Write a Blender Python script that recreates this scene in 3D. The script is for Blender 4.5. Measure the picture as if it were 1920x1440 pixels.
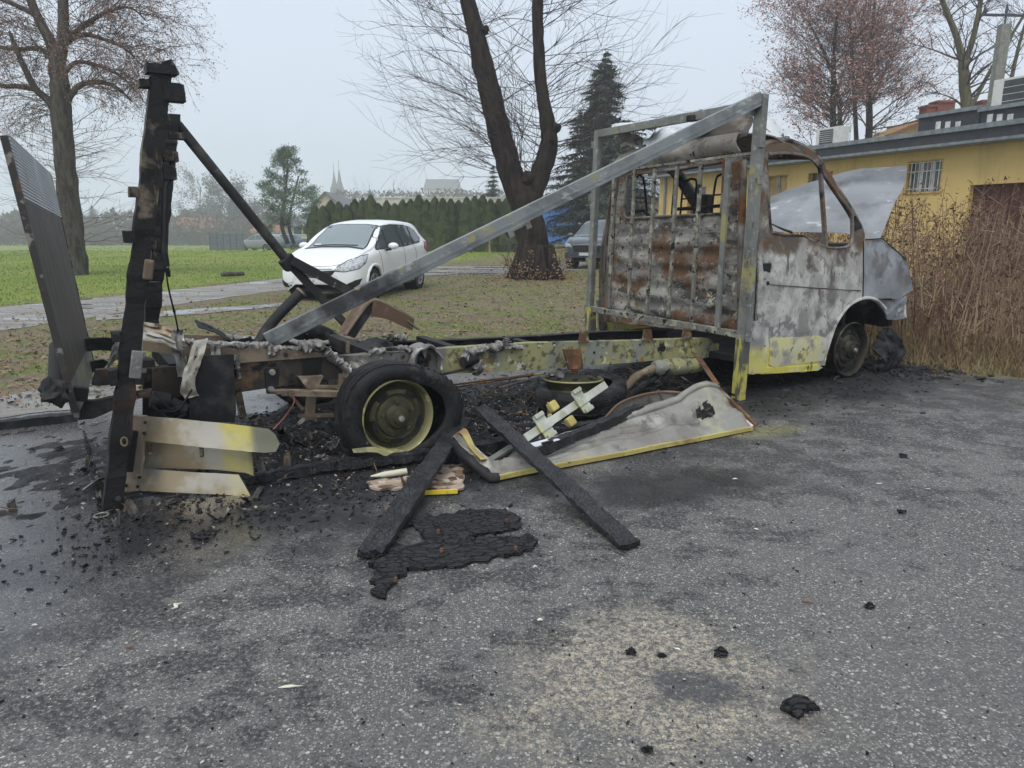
import bpy, bmesh, math, random
from mathutils import Vector, Matrix, noise as mn
from mathutils.bvhtree import BVHTree
from mathutils.geometry import delaunay_2d_cdt
for o in list(bpy.data.objects): bpy.data.objects.remove(o)
SC = bpy.context.scene
COL = SC.collection
rnd = random.Random(7)
# ---------------------------------------------------------------- camera
FPX, HOR, CAMH = 1350.0, 425.0, 1.4            # focal length and horizon row in photo pixels, eye height in m
PITCH = math.atan((720-HOR)/FPX)
cd = bpy.data.cameras.new('camera'); cam = bpy.data.objects.new('camera', cd); COL.objects.link(cam)
cd.sensor_fit = 'HORIZONTAL'; cd.sensor_width = 36.0; cd.lens = 36.0*FPX/1920.0
cd.clip_start = 0.05; cd.clip_end = 3000
cam.location = (0, 0, CAMH); cam.rotation_euler = (math.pi/2-PITCH, 0, 0)
SC.camera = cam
# ---------------------------------------------------------------- overcast sky
SUN_EL, SUN_AZ = 58.0, 200.0
w = bpy.data.worlds.new('World'); SC.world = w; w.use_nodes = True
nt = w.node_tree; bg = nt.nodes['Background']
sky = nt.nodes.new('ShaderNodeTexSky'); sky.sky_type = 'NISHITA'; sky.sun_disc = False
sky.sun_elevation = math.radians(SUN_EL); sky.sun_rotation = math.radians(SUN_AZ)
sky.dust_density = 5.0; sky.air_density = 1.0
mul = nt.nodes.new('ShaderNodeMix'); mul.data_type = 'RGBA'; mul.blend_type = 'MIX'
mul.inputs['Factor'].default_value = 0.93                     # a thick even cloud layer hides nearly all of the blue
nt.links.new(sky.outputs[0], mul.inputs[6]); mul.inputs[7].default_value = (5.45, 6.1, 7.05, 1)
nt.links.new(mul.outputs[2], bg.inputs['Color']); bg.inputs['Strength'].default_value = 0.105
# ---------------------------------------------------------------- sun, wholly diffused by the cloud
sl = bpy.data.lights.new('sun', 'SUN'); sun = bpy.data.objects.new('sun', sl); COL.objects.link(sun)
sl.energy = 1.5; sl.angle = math.radians(45); sl.color = (1.0, 0.955, 0.89)
sun.rotation_euler = (math.radians(90-SUN_EL), 0, math.radians(180-SUN_AZ))
# ---------------------------------------------------------------- exposure and renderer
SC.view_settings.view_transform = 'Standard'; SC.view_settings.look = 'None'
SC.view_settings.exposure = 0.47; SC.view_settings.gamma = 1.0; SC.view_settings.use_curve_mapping = False
SC.render.engine = 'CYCLES'; cy = SC.cycles
cy.use_denoising = True; cy.max_bounces = 6; cy.diffuse_bounces = 3; cy.glossy_bounces = 3
cy.transmission_bounces = 4; cy.volume_bounces = 1; cy.transparent_max_bounces = 8
cy.use_adaptive_sampling = True; cy.adaptive_threshold = 0.02
cy.volume_step_rate = 10; cy.volume_max_steps = 64

# ---------------------------------------------------------------- measuring: photo pixel -> place in the world
SP, CP = math.sin(PITCH), math.cos(PITCH)
def ray(u, v):
    d = (v-720)/FPX
    return Vector(((u-960)/FPX, CP-d*SP, -(SP+d*CP)))
CAM = Vector((0, 0, CAMH))
def G(u, v, z=0.0):                       # on the level z
    r = ray(u, v); return CAM + r*((z-CAMH)/r.z)
def AT(u, v, Y):                          # at world distance Y
    r = ray(u, v); return CAM + r*(Y/r.y)
RW = G(752, 864); FW = G(1592, 708)       # rear and front wheel of the van on the ground
AX = (FW-RW).normalized(); AY = Vector((-AX.y, AX.x, 0))
VAN_YAW = math.atan2(AX.y, AX.x)
def T(u, v, y=0.0):                       # van coordinates, on its lengthwise plane y
    r = ray(u, v); t = (RW+AY*y-CAM).dot(AY)/r.dot(AY); q = CAM+r*t-RW
    return Vector((q.dot(AX), y, q.z))
def TX(u, v, x):                          # van coordinates, on its crosswise plane x
    r = ray(u, v); t = (RW+AX*x-CAM).dot(AX)/r.dot(AX); q = CAM+r*t-RW
    return Vector((x, q.dot(AY), q.z))
def TG(u, v, z=0.0):
    q = G(u, v, z)-RW; return Vector((q.dot(AX), q.dot(AY), z))

# ---------------------------------------------------------------- object helpers
def tag(o, label=None, cat=None, group=None, kind=None):
    if label: o['label'] = label
    if cat: o['category'] = cat
    if group: o['group'] = group
    if kind: o['kind'] = kind
    return o
def empty(name, loc=(0, 0, 0), rz=0.0):
    o = bpy.data.objects.new(name, None); COL.objects.link(o); o.location = loc; o.rotation_euler = (0, 0, rz)
    o.empty_display_size = 0.2
    return o
def copy_tree(o, parent=None):
    c = o.copy(); COL.objects.link(c)
    if parent: c.parent = parent
    for ch in list(o.children): copy_tree(ch, c)
    return c
def frame(fwd, up=(0, 0, 1)):             # columns: fwd, side, up
    f = Vector(fwd).normalized(); u = Vector(up)
    s = u.cross(f)
    if s.length < 1e-5: s = Vector((0, 1, 0)).cross(f)
    s.normalize(); u = f.cross(s)
    return Matrix((f, s, u)).transposed()
def pip(p, poly):
    x, y = p; c = False; j = len(poly)-1
    for i in range(len(poly)):
        xi, yi = poly[i][0], poly[i][1]; xj, yj = poly[j][0], poly[j][1]
        if (yi > y) != (yj > y) and x < (xj-xi)*(y-yi)/(yj-yi)+xi: c = not c
        j = i
    return c
def catmull(pts, n):                      # smooth open polyline
    out = []; P = [Vector(p) for p in pts]; m = len(P)
    for i in range(m-1):
        p0, p1, p2, p3 = P[max(i-1, 0)], P[i], P[i+1], P[min(i+2, m-1)]
        for k in range(n):
            t = k/n
            out.append(0.5*((2*p1)+(p2-p0)*t+(2*p0-5*p1+4*p2-p3)*t*t+(3*p1-p0-3*p2+p3)*t**3))
    out.append(P[-1]); return out
def closed_smooth(pts, n):
    P = [Vector(p) for p in pts]; m = len(P); out = []
    for i in range(m):
        p0, p1, p2, p3 = P[i-1], P[i], P[(i+1) % m], P[(i+2) % m]
        for k in range(n):
            t = k/n
            out.append(0.5*((2*p1)+(p2-p0)*t+(2*p0-5*p1+4*p2-p3)*t*t+(3*p1-p0-3*p2+p3)*t**3))
    return out
def fbm(p, o=4): return mn.fractal(Vector(p), 1.0, 2.0, o)

class MB:
    def __init__(s): s.v = []; s.f = []; s.m = []; s.mi = 0
    def add(s, vs, fs):
        b = len(s.v); s.v += [tuple(x) for x in vs]
        s.f += [tuple(b+i for i in f) for f in fs]; s.m += [s.mi]*len(fs)
        return s
    def box(s, c, d, R=None):
        c = Vector(c); vs = []
        for x in (-.5, .5):
            for y in (-.5, .5):
                for z in (-.5, .5):
                    q = Vector((x*d[0], y*d[1], z*d[2])); vs.append(c+(R @ q if R else q))
        return s.add(vs, [(0, 1, 3, 2), (4, 6, 7, 5), (0, 4, 5, 1), (2, 3, 7, 6), (0, 2, 6, 4), (1, 5, 7, 3)])
    def beam(s, p0, p1, w_, h_, up=(0, 0, 1)):
        p0, p1 = Vector(p0), Vector(p1); d = p1-p0
        return s.box((p0+p1)/2, (d.length, w_, h_), frame(d, up))
    def sweep(s, path, prof, up=(0, 0, 1), closed=True, caps=True):   # prof: (side, up) points along path
        path = [Vector(p) for p in path]; n = len(prof); vs = []; fs = []
        for i, p in enumerate(path):
            d = path[min(i+1, len(path)-1)]-path[max(i-1, 0)]
            R = frame(d, up)
            for a, b in prof: vs.append(p+R @ Vector((0, a, b)))
        for i in range(len(path)-1):
            for k in range(n if closed else n-1):
                k2 = (k+1) % n; fs.append((i*n+k, i*n+k2, (i+1)*n+k2, (i+1)*n+k))
        if caps and closed: fs += [tuple(range(n))[::-1], tuple((len(path)-1)*n+k for k in range(n))]
        return s.add(vs, fs)
    def tube(s, path, rad, n=8, caps=True, jit=0.0):
        path = [Vector(p) for p in path]; m = len(path)
        if not hasattr(rad, '__len__'): rad = [rad]*m
        vs = []; fs = []; ref = None
        for i, p in enumerate(path):
            d = (path[min(i+1, m-1)]-path[max(i-1, 0)])
            if d.length < 1e-9: d = Vector((0, 0, 1))
            d.normalize()
            if ref is None: ref = d.orthogonal().normalized()
            else:
                ref = ref-d*ref.dot(d)
                ref = ref.normalized() if ref.length > 1e-6 else d.orthogonal().normalized()
            b = d.cross(ref)
            for k in range(n):
                a = 2*math.pi*k/n; r = rad[i]
                if jit: r *= 1+jit*mn.noise((p+Vector((math.cos(a), math.sin(a), k*.3))*r)*7/max(r*8, .1))
                vs.append(p+(ref*math.cos(a)+b*math.sin(a))*r)
        for i in range(m-1):
            for k in range(n):
                k2 = (k+1) % n; fs.append((i*n+k, i*n+k2, (i+1)*n+k2, (i+1)*n+k))
        if caps: fs += [tuple(range(n))[::-1], tuple((m-1)*n+k for k in range(n))]
        return s.add(vs, fs)
    def lathe(s, prof, n=32, M=None, fn=None):           # prof (r, h), axis +z of M
        M = M or Matrix(); vs = []; fs = []; m = len(prof)
        for k in range(n):
            a = 2*math.pi*k/n
            for j, (r, h) in enumerate(prof):
                if fn: r, h = fn(a, r, h)
                vs.append(M @ Vector((r*math.cos(a), r*math.sin(a), h)))
        for k in range(n):
            k2 = (k+1) % n
            for j in range(m-1): fs.append((k*m+j, k2*m+j, k2*m+j+1, k*m+j+1))
        return s.add(vs, fs)
    def prism(s, poly, t, M=None):                       # poly (x, y) extruded 0..t along z of M
        M = M or Matrix(); n = len(poly)
        vs = [M @ Vector((p[0], p[1], 0)) for p in poly]+[M @ Vector((p[0], p[1], t)) for p in poly]
        fs = [tuple(range(n))[::-1], tuple(range(n, 2*n))]+[(i, (i+1) % n, n+(i+1) % n, n+i) for i in range(n)]
        return s.add(vs, fs)
    def grid(s, fn, nu, nv, keep=None):
        vs = [fn(i/nu, j/nv) for i in range(nu+1) for j in range(nv+1)]
        fs = [(i*(nv+1)+j, (i+1)*(nv+1)+j, (i+1)*(nv+1)+j+1, i*(nv+1)+j+1) for i in range(nu) for j in range(nv)
              if keep is None or keep((i+.5)/nu, (j+.5)/nv)]
        return s.add(vs, fs)
    def panel(s, outline, holes, step, fn):              # filled 2D outline with holes, finely split, lifted by fn(a,b)
        def dens(poly):
            out = []
            for i in range(len(poly)):
                a = Vector(poly[i][:2]); b = Vector(poly[(i+1) % len(poly)][:2]); n = max(1, int((b-a).length/step))
                out += [a.lerp(b, k/n) for k in range(n)]
            return out
        outl = dens(outline); hs = [dens(h) for h in holes]
        pts = []; edges = []
        for L in [outl]+hs:
            b = len(pts); pts += L; edges += [(b+i, b+(i+1) % len(L)) for i in range(len(L))]
        xs = [p[0] for p in outl]; ys = [p[1] for p in outl]
        nb = list(pts)
        x = min(xs)
        k = 0
        while x < max(xs):
            y = min(ys)+(k % 2)*step*.5
            while y < max(ys):
                q = Vector((x, y))
                if pip(q, outl) and not any(pip(q, h) for h in hs) and min((q-p).length_squared for p in nb) > (step*.45)**2: pts.append(q)
                y += step
            x += step; k += 1
        V, E, F, _, _, _ = delaunay_2d_cdt(pts, edges, [], 0, 1e-6)
        fs = []
        for f in F:
            c = sum((V[i] for i in f), Vector((0, 0)))/len(f)
            if pip(c, outl) and not any(pip(c, h) for h in hs): fs.append(tuple(f))
        return s.add([fn(p[0], p[1]) for p in V], fs)
    def mesh(s, name, mats):
        me = bpy.data.meshes.new(name); me.from_pydata(s.v, [], s.f)
        for m_ in (mats if isinstance(mats, (list, tuple)) else [mats]): me.materials.append(m_)
        if any(s.m): me.polygons.foreach_set('material_index', s.m)
        return me
    def build(s, name, mats, parent=None, smooth=False, solid=0.0, bevel=0.0, fix=True):
        me = s.mesh(name, mats)
        if fix:
            bm = bmesh.new(); bm.from_mesh(me); bmesh.ops.recalc_face_normals(bm, faces=bm.faces); bm.to_mesh(me); bm.free()
        if smooth:
            me.polygons.foreach_set('use_smooth', [True]*len(me.polygons))
            if smooth != 'all': me.set_sharp_from_angle(angle=math.radians(smooth if smooth > 1 else 40))
        me.update()
        o = bpy.data.objects.new(name, me); COL.objects.link(o)
        if parent: o.parent = parent
        if solid:
            q = o.modifiers.new('solid', 'SOLIDIFY'); q.thickness = solid; q.offset = 0
            if smooth: q = o.modifiers.new('split', 'EDGE_SPLIT'); q.split_angle = math.radians(50)
        if bevel:
            q = o.modifiers.new('bevel', 'BEVEL'); q.width = bevel; q.segments = 2; q.limit_method = 'ANGLE'
        return o

# ---------------------------------------------------------------- material helpers
class NT:
    def __init__(s, name):
        s.mat = bpy.data.materials.new(name); s.mat.use_nodes = True
        s.t = s.mat.node_tree; s.n = s.t.nodes; s.l = s.t.links
        s.p = s.n['Principled BSDF']; s.outn = s.n['Material Output']
    def new(s, t): return s.n.new('ShaderNode'+t)
    def put(s, sock, v):
        if v is None: return
        if hasattr(v, 'is_linked') or hasattr(v, 'links'): s.l.new(v, sock)
        elif isinstance(v, (tuple, list)) and len(v) == 3 and sock.type == 'RGBA': sock.default_value = (*v, 1)
        else: sock.default_value = v
    def pos(s): return s.new('NewGeometry').outputs['Position']
    def obj(s): return s.new('TexCoord').outputs['Object']
    def map(s, vec, sc=(1, 1, 1), rot=(0, 0, 0), loc=(0, 0, 0)):
        m = s.new('Mapping'); s.put(m.inputs['Vector'], vec); m.inputs['Scale'].default_value = sc
        m.inputs['Rotation'].default_value = rot; m.inputs['Location'].default_value = loc
        return m.outputs[0]
    def xyz(s, vec):
        q = s.new('SeparateXYZ'); s.put(q.inputs[0], vec); return q.outputs
    def noise(s, vec, scale, detail=4, rough=.55, dist=0.0, col=False):
        q = s.new('TexNoise'); s.put(q.inputs['Vector'], vec); q.inputs['Scale'].default_value = scale
        q.inputs['Detail'].default_value = detail; q.inputs['Roughness'].default_value = rough; q.inputs['Distortion'].default_value = dist
        return q.outputs['Color' if col else 'Fac']
    def vor(s, vec, scale, feature='F1', out='Distance', rnd_=1.0):
        q = s.new('TexVoronoi'); q.feature = feature; s.put(q.inputs['Vector'], vec); q.inputs['Scale'].default_value = scale
        q.inputs['Randomness'].default_value = rnd_
        return q.outputs[out]
    def wave(s, vec, scale, dist=0, direction='Z', detail=2):
        q = s.new('TexWave'); q.bands_direction = direction; s.put(q.inputs['Vector'], vec); q.inputs['Scale'].default_value = scale
        q.inputs['Distortion'].default_value = dist; q.inputs['Detail'].default_value = detail
        return q.outputs['Fac']
    def math(s, op, a, b=None, clamp=False):
        q = s.new('Math'); q.operation = op; q.use_clamp = clamp; s.put(q.inputs[0], a)
        if b is not None: s.put(q.inputs[1], b)
        return q.outputs[0]
    def step(s, v, lo, hi):                 # smooth 0..1 between lo and hi (may be reversed)
        q = s.new('MapRange'); q.interpolation_type = 'SMOOTHSTEP'; s.put(q.inputs[0], v)
        q.inputs[1].default_value = lo; q.inputs[2].default_value = hi
        if lo > hi:
            q.inputs[1].default_value = hi; q.inputs[2].default_value = lo; q.inputs[3].default_value = 1; q.inputs[4].default_value = 0
        return q.outputs[0]
    def mix(s, fac, a, b, blend='MIX'):
        q = s.new('Mix'); q.data_type = 'RGBA'; q.blend_type = blend; s.put(q.inputs[0], fac)
        s.put(q.inputs[6], a); s.put(q.inputs[7], b); return q.outputs[2]
    def ramp(s, v, stops):
        q = s.new('ValToRGB'); s.put(q.inputs[0], v); r = q.color_ramp
        while len(r.elements) < len(stops): r.elements.new(.5)
        for e, (p, c) in zip(r.elements, stops): e.position = p; e.color = (*c, 1)
        return q.outputs[0]
    def bump(s, h, strength=.3, dist=.01, normal=None):
        q = s.new('Bump'); s.put(q.inputs['Height'], h); q.inputs['Strength'].default_value = strength
        q.inputs['Distance'].default_value = dist
        if normal: s.put(q.inputs['Normal'], normal)
        return q.outputs[0]
    def done(s, color=None, rough=None, metal=None, normal=None, spec=None, emis=None):
        s.put(s.p.inputs['Base Color'], color); s.put(s.p.inputs['Roughness'], rough); s.put(s.p.inputs['Metallic'], metal)
        s.put(s.p.inputs['Normal'], normal)
        if spec is not None: s.p.inputs['Specular IOR Level'].default_value = spec
        return s.mat
def layered(name, base, layers=(), rough=.75, metal=0.0, bump=((40, .25),), obj=True, spec=None, bumpd=.004):
    """base colour and noise-shaped patches over it. layer: (colour, scale, lo, hi, {x|y|z: (lo, hi), st: stretch, det, off})"""
    q = NT(name); vec = q.obj() if obj else q.pos(); c = base; sx = q.xyz(vec)
    for i, L in enumerate(layers):
        col, sc, lo, hi = L[:4]; k = L[4] if len(L) > 4 else {}
        v = q.map(vec, k.get('st', (1, 1, 1)), loc=(i*3.7+k.get('off', 0), i*1.3, i*2.1))
        n = q.noise(v, sc, k.get('det', 5), .62)
        for ax, rg in k.items():
            if ax in 'xyz' and len(ax) == 1:
                n = q.math('ADD', n, q.math('MULTIPLY', q.math('SUBTRACT', q.step(sx['xyz'.index(ax)], *rg), 1.0), k.get('amt', .6)))
        c = q.mix(q.step(n, lo, hi), c, col)
    nrm = None
    for sc, st in bump: nrm = q.bump(q.noise(vec, sc, 6, .65), st, bumpd, nrm)
    return q.done(c, rough, metal, nrm, .25 if spec is None else spec)
def plain(name, col, rough=.6, metal=0.0, var=.25, scale=6, obj=False):
    q = NT(name); v = q.obj() if obj else q.pos()
    n = q.noise(v, scale, 5, .6)
    c = q.mix(q.step(n, .3, .7), tuple(x*(1-var) for x in col), tuple(min(1, x*(1+var)) for x in col))
    return q.done(c, rough, metal)
# ================================================================ GROUND
def line_d(q, px, py, A, B):              # node: signed distance in xy to line A->B, positive to its left
    d = (B-A).normalized()
    a = q.math('MULTIPLY', q.math('SUBTRACT', py, A.y), d.x)
    b = q.math('MULTIPLY', q.math('SUBTRACT', px, A.x), d.y)
    return q.math('SUBTRACT', a, b)
def ellipse(q, px, py, C, rx, ry, ang=0.0):
    ca, sa = math.cos(ang), math.sin(ang)
    dx = q.math('SUBTRACT', px, C.x); dy = q.math('SUBTRACT', py, C.y)
    a = q.math('ADD', q.math('MULTIPLY', dx, ca/rx), q.math('MULTIPLY', dy, sa/rx))
    b = q.math('SUBTRACT', q.math('MULTIPLY', dy, ca/ry), q.math('MULTIPLY', dx, sa/ry))
    return q.math('SQRT', q.math('ADD', q.math('MULTIPLY', a, a), q.math('MULTIPLY', b, b)))
TRK_A, TRK_B = G(0, 577), G(540, 522)
def mat_ground():
    q = NT('meadow'); P = q.pos(); x, y, z = q.xyz(P)
    d = q.math('ADD', line_d(q, x, y, TRK_A, TRK_B), q.math('MULTIPLY', q.math('SUBTRACT', q.noise(P, .5, 4), .5), 2.2))
    n1 = q.noise(P, 1.3, 6, .66); n2 = q.noise(P, 9, 6, .7); n3 = q.noise(P, 45, 4, .7)
    worn = q.mix(q.step(n1, .44, .56), (.185, .155, .105), (.135, .165, .050))
    worn = q.mix(q.step(n2, .47, .66), worn, (.27, .215, .14))
    worn = q.mix(q.step(q.noise(P, 2.3, 4, .6), .56, .68), worn, (.12, .105, .085))
    field = q.mix(q.step(q.noise(P, .22, 4, .55), .35, .65), (.165, .235, .045), (.235, .275, .070))
    field = q.mix(q.step(q.noise(q.map(P, (1, 2.2, 1)), .8, 5, .6), .54, .74), field, (.25, .235, .10))
    field = q.mix(q.step(n2, .60, .80), field, (.12, .15, .04))
    c = q.mix(q.step(d, -.4, 1.1), worn, field)
    straw = q.mix(n1, (.25, .205, .10), (.16, .185, .05))
    c = q.mix(q.step(q.math('ADD', x, q.math('MULTIPLY', n1, 6)), 1.0, 4.5), c, q.mix(q.step(y, 17, 23), worn, straw))
    c = q.mix(q.math('MULTIPLY', q.step(n3, .35, .75), .5), c, q.mix(.5, c, (.02, .02, .012)))
    return q.done(c, .95, 0, q.bump(q.noise(P, 28, 6, .7), .8, .03), spec=.15)
def field_z(x, y):                              # the field falls away gently beyond its crest, to the left of the hedge
    k = min(1.0, max(0.0, (-9.0-x)/8.0)); return -.006-k*min(3.2, max(0.0, (y-44.0)*.032))
GX = [-900, -500, -300, -200, -140, -100, -80, -60, -50, -40, -34, -28, -24, -20, -18, -17, -15, -13, -11, -9, -6, -3, 0, 4, 8, 14, 20, 30, 45, 70, 110, 200, 400, 900]
GY = [-60, -20, -5, 0, 5, 10, 15, 20, 25, 30, 35, 40, 43, 44, 46, 49, 53, 58, 65, 75, 90, 110, 145, 200, 300, 450, 650, 900]
m = MB(); m.grid(lambda a, b: Vector((GX[int(round(a*(len(GX)-1)))], GY[int(round(b*(len(GY)-1)))], field_z(GX[int(round(a*(len(GX)-1)))], GY[int(round(b*(len(GY)-1)))]))), len(GX)-1, len(GY)-1)
tag(m.build('ground', mat_ground()), 'short worn grass and meadow reaching to the misty trees', 'ground', kind='structure')

# ---- asphalt yard
EDGE = [(-30, -9.5), (-12, .55), (-3.93, 5.35), (-3.5, 5.6), (-1.8, 6.75), (-.1, 7.75), (1.6, 8.35), (3.2, 8.1), (4.0, 7.2), (4.75, 6.62), (6.5, 5.9), (12, 4.5), (30, 1.0)]
edge = []
for p in catmull([(a, b, 0) for a, b in EDGE], 26):
    k = fbm(p*1.7, 5)*.13
    if not edge or p.x > edge[-1].x+.004: edge.append(Vector((p.x, p.y+k)))
def mat_asphalt():
    q = NT('wet_asphalt'); P = q.pos(); x, y, z = q.xyz(P)
    # aggregate: pale chips in dark binder
    warp = q.new('VectorMath'); warp.operation = 'MULTIPLY_ADD'
    q.put(warp.inputs[0], q.noise(P, 60, 3, .6, col=True)); warp.inputs[1].default_value = (.012,)*3; q.put(warp.inputs[2], P)
    W = warp.outputs[0]
    v1 = q.vor(W, 130); c1 = q.vor(W, 130, out='Color'); v2 = q.vor(W, 62, rnd_=1); c2 = q.vor(W, 62, out='Color')
    big = q.noise(P, 1.1, 5, .6); med = q.noise(P, 5, 5, .6); fine = q.noise(P, 130, 3, .7)
    c = q.mix(q.step(big, .3, .7), (.100, .098, .094), (.155, .150, .143))
    c = q.mix(q.math('MULTIPLY', q.step(fine, .35, .7), .6), c, (.040, .038, .037))
    r1 = q.xyz(c1); r2 = q.xyz(c2)
    vs = q.vor(W, 100); cs = q.xyz(q.vor(W, 100, out='Color'))
    stone = q.ramp(q.math('POWER', cs[0], 1.4), [(0, (.050, .049, .048)), (.5, (.105, .102, .098)), (.8, (.175, .168, .156)), (1, (.30, .285, .255))])
    stone = q.mix(q.math('MULTIPLY', q.step(cs[1], .9, 1.0), .5), stone, (.24, .17, .13))
    c = q.mix(q.step(vs, .62, .40), c, q.mix(.35, stone, c))
    thr = q.math('ADD', q.math('MULTIPLY', q.step(q.noise(P, 2.2, 5, .65), .35, .65), .30), .36)
    s1 = q.math('MULTIPLY', q.step(v1, .52, .34), q.math('GREATER_THAN', r1[0], thr))
    s2 = q.math('MULTIPLY', q.step(v2, .44, .30), q.math('GREATER_THAN', r2[0], .86))
    chip = q.mix(q.math('POWER', r1[1], 2.0), (.14, .137, .128), (.42, .40, .36))
    c = q.mix(s1, c, chip); c = q.mix(s2, c, q.mix(r2[1], (.17, .165, .15), (.46, .44, .39)))
    # spilt sand
    e = ellipse(q, x, y, G(1215, 1275), .56, .44, .15)
    sm = q.step(q.math('ADD', e, q.math('MULTIPLY', q.math('SUBTRACT', q.noise(P, 3.2, 6, .68), .5), 2.1)), 1.12, .50)
    sand = q.mix(q.xyz(q.vor(P, 260, out='Color'))[0], (.26, .22, .155), (.54, .48, .37))
    sand = q.mix(q.step(q.noise(P, 170, 3, .7), .55, .72), sand, (.08, .075, .065))
    c = q.mix(q.math('MULTIPLY', q.math('MULTIPLY', sm, .9), q.step(q.noise(P, 38, 7, .85), .45, .58)), c, sand)
    # soot and fire water round the van, along its length
    d = line_d(q, x, y, RW-AX*1.0, FW)
    soot = q.math('ADD', q.math('ABSOLUTE', q.math('SUBTRACT', d, .55)), q.math('MULTIPLY', q.math('SUBTRACT', q.noise(P, 1.4, 6, .66), .5), 2.6))
    along = q.math('ADD', q.math('MULTIPLY', x, AX.x), q.math('MULTIPLY', y, AX.y))
    a0 = (RW.x*AX.x+RW.y*AX.y)
    lim = q.math('MULTIPLY', q.step(along, a0-2.6, a0-1.2), q.step(along, a0+7.4, a0+5.6))
    sk = q.math('MULTIPLY', q.step(soot, 1.75, .75), lim)
    c = q.mix(q.math('MULTIPLY', sk, q.step(q.noise(P, 9, 6, .7), .25, .48)), c, (.010, .010, .011))
    # scattered soot smears over the yard
    e2 = ellipse(q, x, y, G(1250, 910), .80, .42, .2)
    smear = q.step(q.math('ADD', e2, q.math('MULTIPLY', q.math('SUBTRACT', q.noise(P, 3, 6, .7), .5), 1.8)), 1.05, .3)
    c = q.mix(q.math('MULTIPLY', smear, .8), c, (.02, .019, .018))
    e4 = ellipse(q, x, y, G(1310, 1290), .20, .12, .1)
    sm4 = q.step(q.math('ADD', e4, q.math('MULTIPLY', q.math('SUBTRACT', q.noise(P, 7, 7, .72), .5), 2.6)), 1.05, .4)
    c = q.mix(q.math('MULTIPLY', q.math('MULTIPLY', sm4, .85), q.step(q.noise(P, 60, 4, .7), .3, .5)), c, (.040, .042, .05))
    dd = q.step(q.math('ABSOLUTE', q.math('SUBTRACT', d, -.9)), 2.6, .2)
    spn = q.math('ADD', q.noise(q.map(P, (1, 1.15, 1)), 3.0, 9, .78), q.math('SUBTRACT', q.math('MULTIPLY', dd, .16), .035))
    sp = q.math('MULTIPLY', q.step(spn, .575, .65), q.step(q.noise(P, 55, 5, .75), .38, .56))
    c = q.mix(q.math('MULTIPLY', sp, .88), c, (.018, .018, .020))
    sp2 = q.step(q.noise(q.map(P, (1, 1.5, 1), loc=(5, 2, 0)), 9, 6, .72), .60, .68)
    c = q.mix(q.math('MULTIPLY', q.math('MULTIPLY', sp2, dd), .7), c, (.022, .022, .024))
    # yellow powder splash by the headboard post
    e3 = ellipse(q, x, y, G(1440, 808), .42, .17, .5)
    ym = q.step(q.math('ADD', e3, q.math('MULTIPLY', q.math('SUBTRACT', q.noise(P, 5, 6, .7), .5), 1.6)), 1.1, .2)
    c = q.mix(q.math('MULTIPLY', q.math('MULTIPLY', ym, .6), q.step(q.noise(P, 30, 5, .75), .35, .6)), c, (.30, .285, .10))
    # wet film: a smooth glossy sheet at the left, damp elsewhere
    wet = q.math('ADD', q.math('ADD', q.noise(P, .8, 5, .62), q.math('MULTIPLY', smear, .22)), q.math('MULTIPLY', q.step(x, -.7, -2.6), .30))
    wm = q.math('MULTIPLY', q.step(wet, .54, .70), q.math('SUBTRACT', 1.0, q.math('MULTIPLY', s1, .5)))
    c = q.mix(q.math('MULTIPLY', wm, .45), c, (.035, .036, .04))
    rough = q.new('Mix'); rough.data_type = 'FLOAT'; q.put(rough.inputs[0], wm); rough.inputs[2].default_value = .62; rough.inputs[3].default_value = .17
    h = q.math('ADD', q.math('MULTIPLY', v1, .5), q.math('MULTIPLY', q.noise(P, 55, 4, .7), .8))
    st = q.new('Mix'); st.data_type = 'FLOAT'; q.put(st.inputs[0], wm); st.inputs[2].default_value = .55; st.inputs[3].default_value = .10
    b = q.new('Bump'); q.put(b.inputs['Height'], h); q.put(b.inputs['Strength'], st.outputs[0]); b.inputs['Distance'].default_value = .008
    nb = q.bump(q.noise(P, 2.5, 4, .5), .12, .04, b.outputs[0])
    return q.done(c, rough.outputs[0], 0, nb, spec=.5)
m = MB(); n = len(edge)
ys = -40.0
fr = [Vector((p.x, ys)) for p in edge]
vs = [Vector((p.x, p.y, 0)) for p in edge]+[Vector((p.x, p.y, 0)) for p in fr]
m.add(vs, [(i, i+1, n+i+1, n+i) for i in range(n-1)])
tag(m.build('asphalt_yard', mat_asphalt()), 'wet grey asphalt yard stained with soot in the foreground', 'asphalt', kind='structure')

# ---- muddy track
def mat_track():
    q = NT('wet_mud'); P = q.pos()
    st = q.map(P, (.5, 1.6, 1), rot=(0, 0, -.35))
    n = q.noise(st, 1.6, 6, .65); n2 = q.noise(P, 14, 5, .7)
    c = q.mix(q.step(n, .35, .65), (.19, .175, .158), (.30, .285, .26))
    c = q.mix(q.step(n2, .5, .75), c, (.12, .108, .09))
    pud = q.step(q.noise(st, .9, 4, .55), .50, .60)
    r = q.new('Mix'); r.data_type = 'FLOAT'; q.put(r.inputs[0], pud); r.inputs[2].default_value = .75; r.inputs[3].default_value = .10
    c = q.mix(q.math('MULTIPLY', pud, .6), c, (.07, .065, .06))
    b = q.new('Bump'); q.put(b.inputs['Height'], q.noise(P, 9, 6, .7)); q.put(b.inputs['Strength'], q.math('SUBTRACT', .75, q.math('MULTIPLY', pud, .72))); b.inputs['Distance'].default_value = .05
    return q.done(c, r.outputs[0], 0, b.outputs[0])
MUD = mat_track()
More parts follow.
